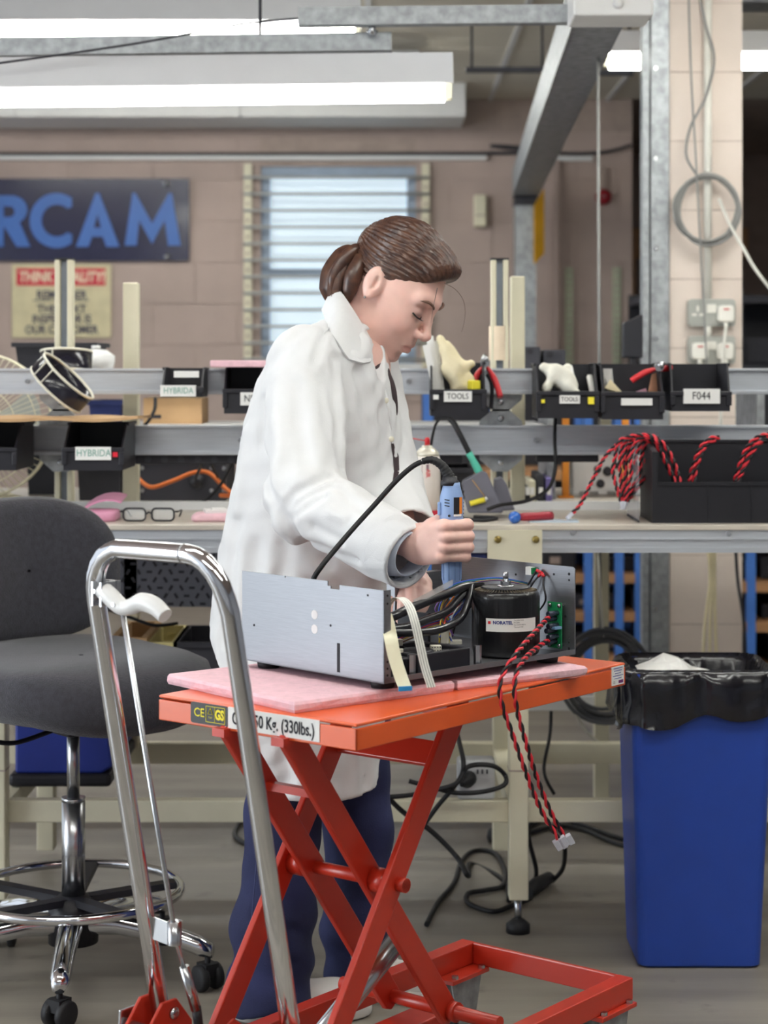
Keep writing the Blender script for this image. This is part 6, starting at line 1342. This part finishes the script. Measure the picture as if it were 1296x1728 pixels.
def lock(name, pts, rs, n=28, seed=1, mat=None):
    p = spl(pts, 8); rr_ = [np.interp(i/(len(p)-1)*(len(rs)-1), range(len(rs)), rs) for i in range(len(p))]; q = MB(); base = len(q.v)
    q.tube(p, [float(x) for x in rr_], n); rnd = random.Random(seed); am = [.05+.16*rnd.random() for _ in range(n)]
    for i in range(len(p)):
        for k in range(n):
            c = p[i]; v = Vector(q.v[base+i*n+k]); q.v[base+i*n+k] = tuple(c+(v-c)*(1-am[k]*(1 if k % 2 else -.25)))
    return q.build(name, mat or m_hair, ps, world=True)
lock('ponytail', [tie+Vector((.02, 0, -.002)), tie, at(600, 431, 3.70), at(588, 440, 3.70), at(574, 465, 3.695), at(568, 492, 3.69), at(565, 515, 3.69)], [.018, .013, .022, .032, .036, .033, .012], 36, 3)
lock('hair_lock', [tie, at(600, 422, 3.685), at(578, 442, 3.675), at(563, 472, 3.67), at(558, 505, 3.67)], [.008, .013, .016, .013, .002], 14, 5)
lock('hair_lock', [tie, at(608, 440, 3.675), at(596, 465, 3.66), at(590, 490, 3.66), at(588, 512, 3.665)], [.008, .016, .018, .015, .003], 14, 8)
q = MB(); q.tube([tie+(Vector((.15, 0, 1)).normalized()*math.cos(a)+Vector((0, 1, 0))*math.sin(a))*.0175 for a in [2*math.pi*k/24 for k in range(24)]], .0048, 8, closed=True); q.build('hair_tie', M('purple_tie', (150, 70, 150), .5), ps, world=True)
for k, (pl, Yk) in enumerate((([(750, 478), (768, 488), (781, 505), (785, 525), (783, 545), (779, 560)], 3.60), ([(738, 486), (735, 500), (731, 520), (727, 545)], 3.585), ([(576, 470), (562, 490), (556, 520), (552, 540)], 3.66), ([(612, 470), (604, 485), (600, 500)], 3.66))):
    q = MB(); p = spl([at(x, y, Yk) for x, y in pl], 6); q.tube(p, [.0007*(1-.7*i/len(p)) for i in range(len(p))], 5); q.build('loose_strand', m_hair, ps, world=True)
q = MB(); c = hp(-.004, -.083, -.029); q.lathe([(.0025, 0), (.0025, .002), (0, .003)], c, 10, axis=(0, -1, 0)); q.build('earring', m_steel, ps, world=True)
q = MB(); dd = (elL-wrL).normalized(); u_ = dd.orthogonal().normalized(); w_ = dd.cross(u_); q.tube([wrL+dd*.014+u_*.030*math.cos(a)+w_*.030*math.sin(a) for a in [2*math.pi*k/24 for k in range(24)]], .0018, 6, closed=True); q.build('bracelet', m_rub, ps, world=True)
# ---- lab coat
SEC = [(528, 575, 612, .045, 3.70), (545, 540, 628, .085, 3.70), (570, 492, 642, .140, 3.70), (600, 458, 650, .178, 3.70), (640, 436, 660, .192, 3.70), (690, 419, 672, .186, 3.70), (746, 407, 680, .176, 3.70), (804, 396, 682, .170, 3.705), (861, 384, 680, .170, 3.71), (920, 370, 676, .175, 3.715), (1000, 358, 668, .185, 3.72), (1100, 348, 656, .195, 3.72), (1200, 352, 648, .20, 3.72), (1345, 395, 638, .20, 3.72)]
zz = np.array([at(0, s_[0], s_[4]).z for s_ in SEC])[::-1]
xl = np.array([at(s_[1], 0, s_[4]).x for s_ in SEC])[::-1]; xr = np.array([at(s_[2], 0, s_[4]).x for s_ in SEC])[::-1]
bd_ = np.array([s_[3] for s_ in SEC])[::-1]; yc_ = np.array([s_[4] for s_ in SEC])[::-1]
shR, shL = at(520, 612, 3.565), at(610, 618, 3.84)
elS = at(512, 842, 3.42); cuR = at(690, 940, 3.235); elF = at(655, 835, 3.66); cuL = at(690, 905, 3.50)
axR = (cuR-elS).normalized()
creases = []   # (polyline on the cloth, depth, width)
def torso(X, Y, Z):
    cx = (np.interp(Z, zz, xl)+np.interp(Z, zz, xr))/2; a = (np.interp(Z, zz, xr)-np.interp(Z, zz, xl))/2; b_ = np.interp(Z, zz, bd_); yc = np.interp(Z, zz, yc_)
    dx, dy = (X-cx)/a, (Y-yc)/b_
    e = (np.abs(dx)**2.3+np.abs(dy)**2.3)**(1/2.3)
    th_ = np.arctan2(dy, dx); fold = .004*np.sin(th_*7+Z*5)*np.clip((1.15-Z)*2, 0, 1)
    return (e-1)*np.minimum(a, b_)*.92+fold
slit = []
def coat(X, Y, Z):
    t_ = torso(X, Y, Z)
    top = zz[-1]; t_ = np.maximum(t_, Z-(top-.004))
    inner = t_+.011
    v = t_
    v = smin(v, cap(X, Y, Z, shR, shL, .062, .062), .05)
    armR = smin(cap(X, Y, Z, shR+Vector((.0, 0, -.005)), elS, .076, .071), cap(X, Y, Z, elS, cuR, .073, .055), .022)
    s_ = (X-elS.x)*axR.x+(Y-elS.y)*axR.y+(Z-elS.z)*axR.z
    armR = armR+.0035*np.sin(s_*95+Z*50)*np.exp(-((s_-.02)/.09)**2)+.0018*np.sin(s_*55+Y*40)
    armR = np.maximum(armR, s_-((cuR-elS).length+.002))
    v = smin(v, armR, .007)
    axL = (cuL-elF).normalized(); sl_ = (X-elF.x)*axL.x+(Y-elF.y)*axL.y+(Z-elF.z)*axL.z
    armL = smin(cap(X, Y, Z, shL, elF, .074, .068), cap(X, Y, Z, elF, cuL, .068, .056), .02); armL = np.maximum(armL, sl_-(cuL-elF).length)
    v = smin(v, armL, .018)
    for pl, d, w in creases:
        A_ = np.array([list(p) for p in pl]); lo, hi = A_.min(0)-3*w, A_.max(0)+3*w
        mk = (X > lo[0]) & (X < hi[0]) & (Y > lo[1]) & (Y < hi[1]) & (Z > lo[2]) & (Z < hi[2])
        if not np.any(mk): continue
        dd_ = None
        for i in range(len(pl)-1):
            c_ = cap(X[mk], Y[mk], Z[mk], pl[i], pl[i+1], 0, 0); dd_ = c_ if dd_ is None else np.minimum(dd_, c_)
        v[mk] += (1.35*d*np.exp(-(dd_/w)**2)).astype(v.dtype)
    wx = X+.02*np.sin(Z*21+Y*9); wz = Z+.02*np.sin(X*26+Y*13)
    v = v+.0016*np.sin(wx*85+wz*38+Y*30)*np.sin(wz*31+Y*47+1)+.0010*np.sin(wx*60-wz*120+Y*80)
    # cuff openings, neck opening, hem
    v = smax(v, -cap(X, Y, Z, cuR-axR*.06, cuR+axR*.06, .048, .0485), .003)
    v = smax(v, -cap(X, Y, Z, cuL-axL*.05, cuL+axL*.06, .048, .049), .003)
    hem = at(0, 1336, 3.62).z+np.clip((-.20-X)*2.2, 0, .30)+.004*np.sin(Y*30+X*20)
    v = np.where(Z < .80, smax(v, -(v+.010), .003), v); v = smax(v, hem-Z, .003)
    nk = cap(X, Y, Z, at(604, 548, 3.70), at(640, 430, 3.69), .062, .075); v = smax(v, -nk, .006)
    v = smax(v, -chain(X, Y, Z, [at(630, 588, 3.63), at(646, 615, 3.60), at(657, 655, 3.575)], [.036, .026, .003], .01), .006)
    if slit: v = smax(v, -chain(X, Y, Z, slit, [.003, .007, .011, .012], .004), .004)
    return v
def drape(px, py, off=.002, lo=3.25, hi=3.95):
    ys = np.linspace(lo, hi, 350); v = coat((px-648)/FPX*ys, ys, HCAM-(py-HOR)/FPX*ys); i = int(np.argmax(v < 0)) if (v < 0).any() else int(np.argmin(v))
    return at(px, py, float(ys[i])-off)
new = []
for pl, d, w in (([(558, 805), (540, 812), (521, 820), (494, 836), (482, 852)], .016, .0085), ([(556, 820), (535, 828), (514, 838), (488, 862)], .010, .007), ([(545, 838), (525, 850), (500, 866), (487, 876)], .008, .007), ([(550, 813), (520, 829), (492, 846)], -.006, .007),
    ([(571, 823), (590, 842), (606, 856), (622, 866)], .005, .008), ([(525, 919), (571, 939), (615, 944)], .007, .009), ([(591, 880), (620, 896), (645, 900)], .005, .008), ([(560, 866), (590, 880), (615, 888)], -.005, .010), ([(530, 890), (575, 912), (610, 920)], .006, .008),
    ([(568, 607), (566, 640), (565, 669), (573, 707), (572, 746), (576, 785)], .014, .010), ([(556, 549), (541, 576), (533, 607)], .006, .007), ([(551, 625), (558, 650), (566, 672)], .007, .008), ([(545, 640), (549, 690), (560, 740)], .006, .012), ([(500, 650), (505, 720), (520, 780)], .006, .014), ([(470, 640), (466, 700), (472, 770)], -.006, .014),
    ([(444, 680), (442, 746), (448, 804), (465, 856), (487, 888), (512, 912), (548, 950)], .014, .012), ([(452, 861), (433, 919), (427, 977), (420, 1080)], .009, .018), ([(480, 930), (470, 1000), (462, 1090)], .009, .018), ([(400, 880), (388, 960), (378, 1080)], .007, .016), ([(415, 730), (408, 800), (398, 870)], -.005, .014),
    ([(606, 630), (618, 688), (625, 746), (625, 804)], .008, .014), ([(582, 605), (586, 640), (592, 680)], .007, .010), ([(645, 690), (648, 750), (646, 820)], .006, .012), ([(520, 1000), (525, 1150), (530, 1320)], .009, .020), ([(575, 1000), (585, 1150), (590, 1320)], .010, .020), ([(615, 1100), (620, 1320)], .008, .016), ([(480, 1150), (485, 1320)], .008, .016),
    ([(505, 560), (480, 585), (462, 610)], .005, .012)):
    new.append(([drape(x, y, 0) for x, y in pl], d, w))
creases = new
mb = MB(); P, F = surfnet(coat, (-.375, 3.13, .40), (.135, 3.95, 1.345), .0047)
npmesh(mb, P, F); m_coat = M('coat_cotton', (224, 225, 227), .85, var=.015, scale=20, bump=.12, bscale=500, sheen=.2)
ct = mb.build('lab_coat', m_coat, ps, world=True)
# cuff band, collar, lapels, buttons, inner cuff
def ringc(c, ax, r_, n=40):
    u0 = Vector((0, 0, 1)).cross(ax).normalized(); w0 = ax.cross(u0); return [c+u0*r_*math.cos(2*math.pi*k/n)+w0*r_*math.sin(2*math.pi*k/n) for k in range(n)]
rows_ = [ringc(cuR-axR*.045, axR, .0605), ringc(cuR-axR*.03, axR, .0585), ringc(cuR-axR*.004, axR, .0572), ringc(cuR+axR*.004, axR, .0555), ringc(cuR+axR*.003, axR, .0515), ringc(cuR-axR*.03, axR, .0505)]
q = MB(); n = 40; q.add([p for r_ in rows_ for p in r_], [(i*n+k, i*n+(k+1) % n, (i+1)*n+(k+1) % n, (i+1)*n+k) for i in range(5) for k in range(n)], True); q.build('cuff', m_coat, ct, world=True)
c2 = cuR+axR*.006+Vector((.002, 0, .008)); rows_ = [ringc(cuR-axR*.03, axR, .047), ringc(c2, axR, .041), ringc(c2, axR, .0385), ringc(cuR-axR*.03, axR, .042)]
q = MB(); q.add([p for r_ in rows_ for p in r_], [(i*n+k, i*n+(k+1) % n, (i+1)*n+(k+1) % n, (i+1)*n+k) for i in range(3) for k in range(n)], True); q.build('shirt_cuff', M('pale_shirt', (196, 206, 222), .8), ps, world=True)
def cring(c, f_, e2, lift, n=30, a0=0., a1=2*math.pi):
    c, f_ = Vector(c), Vector(f_)-Vector(c); out = []
    for k in range(n+1):
        a = a0+(a1-a0)*k/n; out.append(c+f_*math.cos(a)+Vector((0, 1, 0))*e2*math.sin(a)+Vector((0, 0, lift*abs(math.sin(a)))))
    return out
A0, A1 = R(25), R(335)
r0 = cring(at(603, 566, 3.70), at(630, 606, 3.70), .066, 0, 30, A0, A1); r1 = cring(at(602, 542, 3.70), at(631, 588, 3.70), .068, .006, 30, A0, A1)
r2 = cring(at(601, 540, 3.70), at(632, 589, 3.70), .075, .006, 30, A0, A1); r3 = cring(at(596, 553, 3.70), at(630, 600, 3.70), .100, -.012, 30, A0, A1); r4 = cring(at(592, 566, 3.70), at(632, 615, 3.70), .122, -.040, 30, A0, A1)
q = MB(); q.sheet([r0, r1, r2], .0030); q.build('collar_stand', m_coat, ct, world=True)
nf = [cring(at(601, 540, 3.70), at(632, 589, 3.70), .077, .006, 9, R(180), R(336))[k] for k in range(10)]
oe = [(544, 524), (550, 538), (556, 552), (563, 566), (570, 580), (578, 594), (588, 607), (600, 611), (612, 614), (624, 612)]
ro = [drape(x, y, .004) for x, y in oe]
g_ = [nf]+[[nf[k].lerp(ro[k], t)+Vector((0, -.006*math.sin(t*3.14), .010*math.sin(t*3.14))) for k in range(10)] for t in (.25, .5, .75)]+[ro]
q = MB(); q.sheet(g_, .0032); q.build('collar', m_coat, ct, world=True)
nf2 = [cring(at(601, 540, 3.70), at(632, 589, 3.70), .077, .006, 9, R(180), R(24))[k] for k in range(10)]
g_ = [nf2]+[[p+Vector((0, .03*t, -.020*t)) for p in nf2] for t in (.5, 1.0)]
q = MB(); q.sheet(g_, .0032); q.build('collar', m_coat, ct, world=True)
# front edge and its stitching, buttons, pocket and armhole seams laid on the cloth
def seam(name, pts, r_, off=.0, n=12):
    q = MB(); q.tube(spl([drape(x, y, off) for x, y in pts], n), r_, 6); return q.build(name, m_coat, ct, world=True)
seam('front_edge', [(650, 656), (652, 668), (655, 685), (660, 720), (663, 742)], .0030)
seam('seam', [(560, 548), (545, 565), (534, 585), (528, 610), (524, 640)], .0014)
for px, py in ((660, 741), (651, 676)):
    q = MB(); q.lathe([(.0055, 0), (.0055, .002), (.0045, .003), (0, .0032)], drape(px, py, .0005), 14, axis=(.35, -1, 0)); q.build('button', M('button_white', (226, 222, 205), .35), ct, world=True)
gl = [drape(x, y, .0012) for x, y in ((660, 746), (664, 770), (665, 795), (662, 815))]; gr = [drape(x, y, .0012) for x, y in ((664, 746), (673, 770), (674, 795), (668, 818))]
q = MB(); q.sheet([gl, [a_.lerp(b_, .5) for a_, b_ in zip(gl, gr)], gr], .001); q.build('front_gap_shade', M('gap_shade', (60, 46, 50), .85), ps, world=True)  # dark sheet laid on the cloth as the shaded front opening
# dark volume standing for hair and neck shade inside the collar
def neck_f(X, Y, Z):
    v = cap(X, Y, Z, at(606, 600, 3.70), at(628, 650, 3.66), .050, .040)
    v = smin(v, cap(X, Y, Z, at(630, 700, 3.66), at(630, 880, 3.66), .045, .045), .05)
    return v
mb = MB(); P, F = surfnet(neck_f, (-.20, 3.48, .80), (.12, 3.86, 1.36), .008); npmesh(mb, P, F); mb.build('neck_shade', M('gap_shade', (60, 46, 50), .85), ps, world=True)
# ---- jeans
def jeans(X, Y, Z):
    w = .004*np.sin(Z*38+X*30)*np.sin(Z*17+Y*22)
    hip = ell(X, Y, Z, tuple(at(545, 1030, 3.72)), (.135, .155, .16))
    l1 = chain(X, Y, Z, [at(520, 1080, 3.66), at(478, 1390, 3.63), at(462, 1560, 3.625), at(455, 1690, 3.62)], [.098, .068, .072, .082], .03)
    l2 = chain(X, Y, Z, [at(575, 1080, 3.79), at(604, 1390, 3.80), at(602, 1560, 3.80), at(602, 1650, 3.80)], [.092, .066, .062, .064], .03)
    v = smin(smin(hip, l1, .04), l2, .02)+w+.005*np.sin(Z*70+X*25)*np.exp(-((Z-.12)/.07)**2)
    for a, b_, d, wd in ((at(420, 1590, 3.56), at(520, 1640, 3.56), .010, .014), (at(430, 1540, 3.56), at(500, 1575, 3.56), .008, .012), (at(440, 1400, 3.56), at(520, 1440, 3.56), .007, .014), (at(560, 1600, 3.74), at(640, 1625, 3.74), .008, .012)): v = v+d*np.exp(-(cap(X, Y, Z, a, b_, 0, 0)/wd)**2)
    v = smax(v, .026-Z+.012*np.sin(X*25), .004)
    return v
mb = MB(); P, F = surfnet(jeans, (-.36, 3.48, .0), (.14, 3.96, .96), .0062); npmesh(mb, P, F)
m_jean = M('denim', (38, 44, 84), .85, var=.25, scale=7, bump=.25, bscale=350, detail=7); jn = mb.build('jeans', m_jean, ps, world=True)
q = MB(); q.tube([at(441-((y-1360)*.085), y, 3.553+(.00000)*y) for y in range(1360, 1640, 20)], .0011, 5); q.build('side_seam', M('seam_blue', (72, 80, 122), .8), jn, world=True)
# ---- shoes
m_shoe = M('shoe_white', (226, 224, 220), .6); m_sole = M('sole_white', (206, 204, 200), .6)
def shoe(hx, hy, ang, L=.25):
    d = Vector((math.cos(ang), math.sin(ang), 0)); w = Vector((-d.y, d.x, 0)); o = Vector((hx, hy, 0)); mt = Matrix((d, w, Vector((0, 0, 1)))).transposed().to_4x4(); mt.translation = o
    def up_(X, Y, Z):
        v = ell(X, Y, Z, (.055, 0, .045), (.062, .037, .05)); v = smin(v, ell(X, Y, Z, (.175, 0, .035), (.075, .045, .036)), .05); v = smin(v, cap(X, Y, Z, (.05, 0, .05), (.045, 0, .10), .037, .040), .02)
        return smax(smax(v, .022-Z, .004), Z-.105, .004)
    def so_(X, Y, Z):
        v = smin(ell(X, Y, Z, (.06, 0, .014), (.068, .040, .06)), ell(X, Y, Z, (.17, 0, .014), (.085, .049, .06)), .05); return smax(smax(v, Z-.026, .004), .001-Z, .004)
    mb = MB(); P, F = surfnet(up_, (-.02, -.06, .0), (.27, .06, .12), .005); npmesh(mb, P, F, mt); sh = mb.build('shoe', m_shoe, ps, world=True)
    mb = MB(); P, F = surfnet(so_, (-.03, -.07, -.01), (.28, .07, .04), .005); npmesh(mb, P, F, mt); mb.build('sole', m_sole, sh, world=True)
    for k in range(4):
        x = .10+k*.022; z = .078-.010*k; q = MB(); q.tube(spl([mt @ Vector((x, -.026, z-.006)), mt @ Vector((x+.004, 0, z+.008)), mt @ Vector((x, .026, z-.006))], 5), .003, 6); q.build('lace', m_label, sh, world=True)
shoe(at(588, 0, 3.78).x-.03, 3.79, R(-12)); shoe(at(455, 0, 3.62).x-.06, 3.63, R(8))
# ------------------------------------------------------------------ draughtsman chair
CX, CY = -.625, 3.875; FD = R(-50)
chd = thing('office_chair', 'tall black upholstered work chair with chrome foot ring and star base', 'chair', (CX, CY, 0))
m_fab = M('charcoal_fabric', (54, 54, 62), .95, var=.12, scale=90, bump=.5, bscale=400, sheen=.3)
def pol(a, r_, z): return Vector((CX+r_*math.cos(a), CY+r_*math.sin(a), z))
d_ = Vector((math.cos(FD), math.sin(FD), 0)); w_ = Vector((-d_.y, d_.x, 0)); o_ = Vector((CX, CY, 0))
def seatpt(u, v, z): return o_+d_*u+w_*v+Vector((0, 0, z))
def se(a, rx, ry, p=2.6):
    c, s_ = math.cos(a), math.sin(a); return rx*math.copysign(abs(c)**(2/p), c), ry*math.copysign(abs(s_)**(2/p), s_)
q = MB(); N = 48; rows_ = []
for sc, z in ((.70, .545), (.93, .556), (1.0, .585), (1.0, .615), (.965, .640), (.85, .654), (.6, .658), (.3, .656), (.02, .655)):
    row = []
    for k in range(N):
        a = 2*math.pi*k/N; x, y = se(a, .245*sc, .245*sc)
        zz_ = z+(-.035*max(0, (x-.12)/.12)**2 if sc > .5 else 0)+.018*max(0, (-x-.05)/.2)*(1 if z > .6 else 0); row.append(seatpt(x+.03, y, zz_))
    rows_.append(row)
q.add([p for r_ in rows_ for p in r_], [(i*N+k, i*N+(k+1) % N, (i+1)*N+(k+1) % N, (i+1)*N+k) for i in range(len(rows_)-1) for k in range(N)]+[tuple(reversed(range(N)))], True); q.build('seat', m_fab, chd, world=True)
q = MB(); q.lathe([(.16, .535), (.20, .546)], seatpt(.02, 0, 0), 32); q.build('seat_pan', m_black, chd, world=True)
q = MB(); rows_ = []
for sc, th_ in ((.80, -.030), (.96, -.022), (1.0, 0), (.96, .024), (.8, .034), (.4, .038), (.02, .038)):
    row = []
    for k in range(N):
        a = 2*math.pi*k/N; y, z = se(a, .205*sc, .152*sc, 2.7); bow = .055*(y/.2)**2
        row.append(seatpt(-.215+th_+bow-(z+.0)*.10, y,   .806+z))
    rows_.append(row)
q.add([p for r_ in rows_ for p in r_], [(i*N+k, i*N+(k+1) % N, (i+1)*N+(k+1) % N, (i+1)*N+k) for i in range(len(rows_)-1) for k in range(N)]+[tuple(reversed(range(N)))], True); q.build('backrest', m_fab, chd, world=True)
q = MB(); q.tube(spl([seatpt(-.05, 0, .535), seatpt(-.2, 0, .53), seatpt(-.265, 0, .58), seatpt(-.262, 0, .70), seatpt(-.255, 0, .80)]), .016, 10); q.build('back_stem', m_black, chd, world=True)
q = MB(); q.box(seatpt(0, 0, .520), (.16, .12, .035), FD); q.build('tilt_box', m_black, chd, world=True, bevel=.006)
q = MB(); q.tube(spl([seatpt(.03, -.05, .515), seatpt(.04, -.15, .50), seatpt(.05, -.21, .512)]), .005, 8); q.build('height_lever', m_black, chd, world=True)
q = MB(); q.cyl((CX, CY, .36), (CX, CY, .51), .0128, n=24); q.build('gas_strut', m_steel, chd, world=True)
q = MB(); q.cyl((CX, CY, .16), (CX, CY, .362), .0235, n=28); q.cyl((CX, CY, .358), (CX, CY, .366), .0238, n=28); q.build('column', m_steel, chd, world=True)
q = MB(); q.tube([pol(2*math.pi*k/64, .215, .178) for k in range(64)], .0095, 12, closed=True); fr_ = q.build('foot_ring', m_chrome, chd, world=True)
for k in range(5):
    a = R(-55+72*k); q = MB(); q.beam(pol(a, .02, .16), pol(a, .21, .176), .028, .014); q.build('ring_spoke', m_black, fr_, world=True)
q = MB(); q.lathe([(.05, .075), (.05, .14), (.04, .165), (.025, .17)], (CX, CY, 0), 28); q.build('hub', m_black, chd, world=True)
for k in range(5):
    a = R(-86+72*k); e = pol(a, .285, 0)
    q = MB(); t_ = pol(a, 1, 0)-o_; n_ = Vector((-t_.y, t_.x, 0)); P = []
    for r_, zc_, hw, hh in ((.03, .115, .026, .024), (.10, .118, .024, .022), (.20, .105, .021, .020), (.27, .085, .020, .020), (.295, .078, .014, .014)):
        P.append([pol(a, r_, zc_)+n_*hw*math.cos(b_)+Vector((0, 0, hh*math.sin(b_))) for b_ in [2*math.pi*j/14 for j in range(14)]])
    q.add([p for r_ in P for p in r_], [(i*14+j, i*14+(j+1) % 14, (i+1)*14+(j+1) % 14, (i+1)*14+j) for i in range(4) for j in range(14)]+[tuple(range(56, 70))], True); lg_ = q.build('base_leg', m_chrome, chd, world=True)
    q = MB(); ax_ = (t_*.6+n_*.8).normalized()
    for s_ in (-1, 1): q.lathe([(.008, -.008), (.024, -.008), (.026, -.004), (.026, .006), (.02, .009), (0, .009)], Vector((e.x, e.y, .026))+ax_*s_*.017, 22, axis=tuple(ax_*s_))
    q.box((e.x, e.y, .042), (.03, .034, .024), math.atan2(ax_.y, ax_.x)); q.cyl((e.x, e.y, .03), (e.x, e.y, .075), .006, n=10); q.build('castor', m_rub, lg_, world=True)
# ------------------------------------------------------------------ blue bin
bn = thing('waste_bin', 'tall square blue plastic waste bin lined with a black bag', 'waste bin', (.647, 4.05, 0))
def brect(x0, x1, y0, y1, z, r_=.02, n=5): return [Vector((p[0]+(x0+x1)/2, p[1]+(y0+y1)/2, z)) for p in rrect(x1-x0, y1-y0, r_, n)]
def blerp(t, ins=0.0):   # t: 0 bottom, 1 top
    return (.521-.018*t+ins, .772+.026*t-ins, 3.94-.02*t+ins, 4.155+.015*t-ins, .605*t)
rows_ = [brect(*blerp(.0, .008)), brect(*blerp(.01)), brect(*blerp(.5)), brect(*blerp(.98)), brect(*blerp(1.0, .0)), brect(*blerp(1.0, .006)), brect(*blerp(.5, .006)), brect(*blerp(.05, .006))]
n = len(rows_[0]); q = MB(); q.add([p for r_ in rows_ for p in r_], [(i*n+k, i*n+(k+1) % n, (i+1)*n+(k+1) % n, (i+1)*n+k) for i in range(7) for k in range(n)]+[tuple(reversed(range(n))), tuple(range(7*n, 8*n))], False)
q.build('body', M('bin_blue', (36, 72, 168), .4, var=.03), bn, world=True)
m_bag = M('black_bag', (20, 20, 28), .22, var=.2, bump=.5, bscale=14, coat=.3)
rr = random.Random(9); nb = 120; per = []
def perim(t, ins, k):
    x0, x1, y0, y1, z = blerp(t, ins); a = 2*math.pi*k/nb; c, s_ = math.cos(a), math.sin(a); m_ = max(abs(c), abs(s_)); c, s_ = c/m_, s_/m_
    r_ = .93 if abs(abs(c)-abs(s_)) < .1 else 1; return Vector(((x0+x1)/2+c*r_*(x1-x0)/2, (y0+y1)/2+s_*r_*(y1-y0)/2, z))
rows_ = []
for j, (t, ins) in enumerate(((.55, .03), (.75, .022), (.90, .014), (.985, .008), (1.012, .001), (1.0, -.005), (.95, -.008), (.89, -.008), (.84, -.011), (.815, -.012))):
    row = []
    for k in range(nb):
        a = 2*math.pi*k/nb; p = perim(t, ins, k); ctr = Vector((.647, 4.05, p.z)); nn = (p-ctr).normalized()
        wv = .005*math.sin(a*9+j*.9)+.004*math.sin(a*17-j*1.3)+.003*math.sin(a*31+j*2)
        am = 1 if j not in (3, 4) else .35
        amt = abs(wv)*am*(1 if j > 4 else -1)
        dz = 0
        if j >= 6: dz = .008*math.sin(a*3+1)+.010*math.sin(a*7)+.035*max(0, math.cos(a+.9))**3*(j-5)/4
        row.append(p+nn*(amt+(.012*max(0, math.sin(a*5+2))**6 if j in (6, 7, 8) else 0))+Vector((0, 0, dz)))
    rows_.append(row)
q = MB(); q.sheet([r_+[r_[0]] for r_ in rows_], .0015); q.build('bag', m_bag, bn, world=True)
rr = random.Random(21); P = []
for i in range(9):
    P.append([Vector((.535+.24*i/8, 3.97+.13*j/4, .555+.03*math.exp(-((i-2.2)/1.6)**2)+.018*(1-i/8)+rr.uniform(-.006, .006)+.02*j/4)) for j in range(5)])
q = MB(); q.sheet(P, .0015, False); tag(q.build('waste_paper', m_label), 'crumpled white paper lying in the lined blue bin', 'paper')
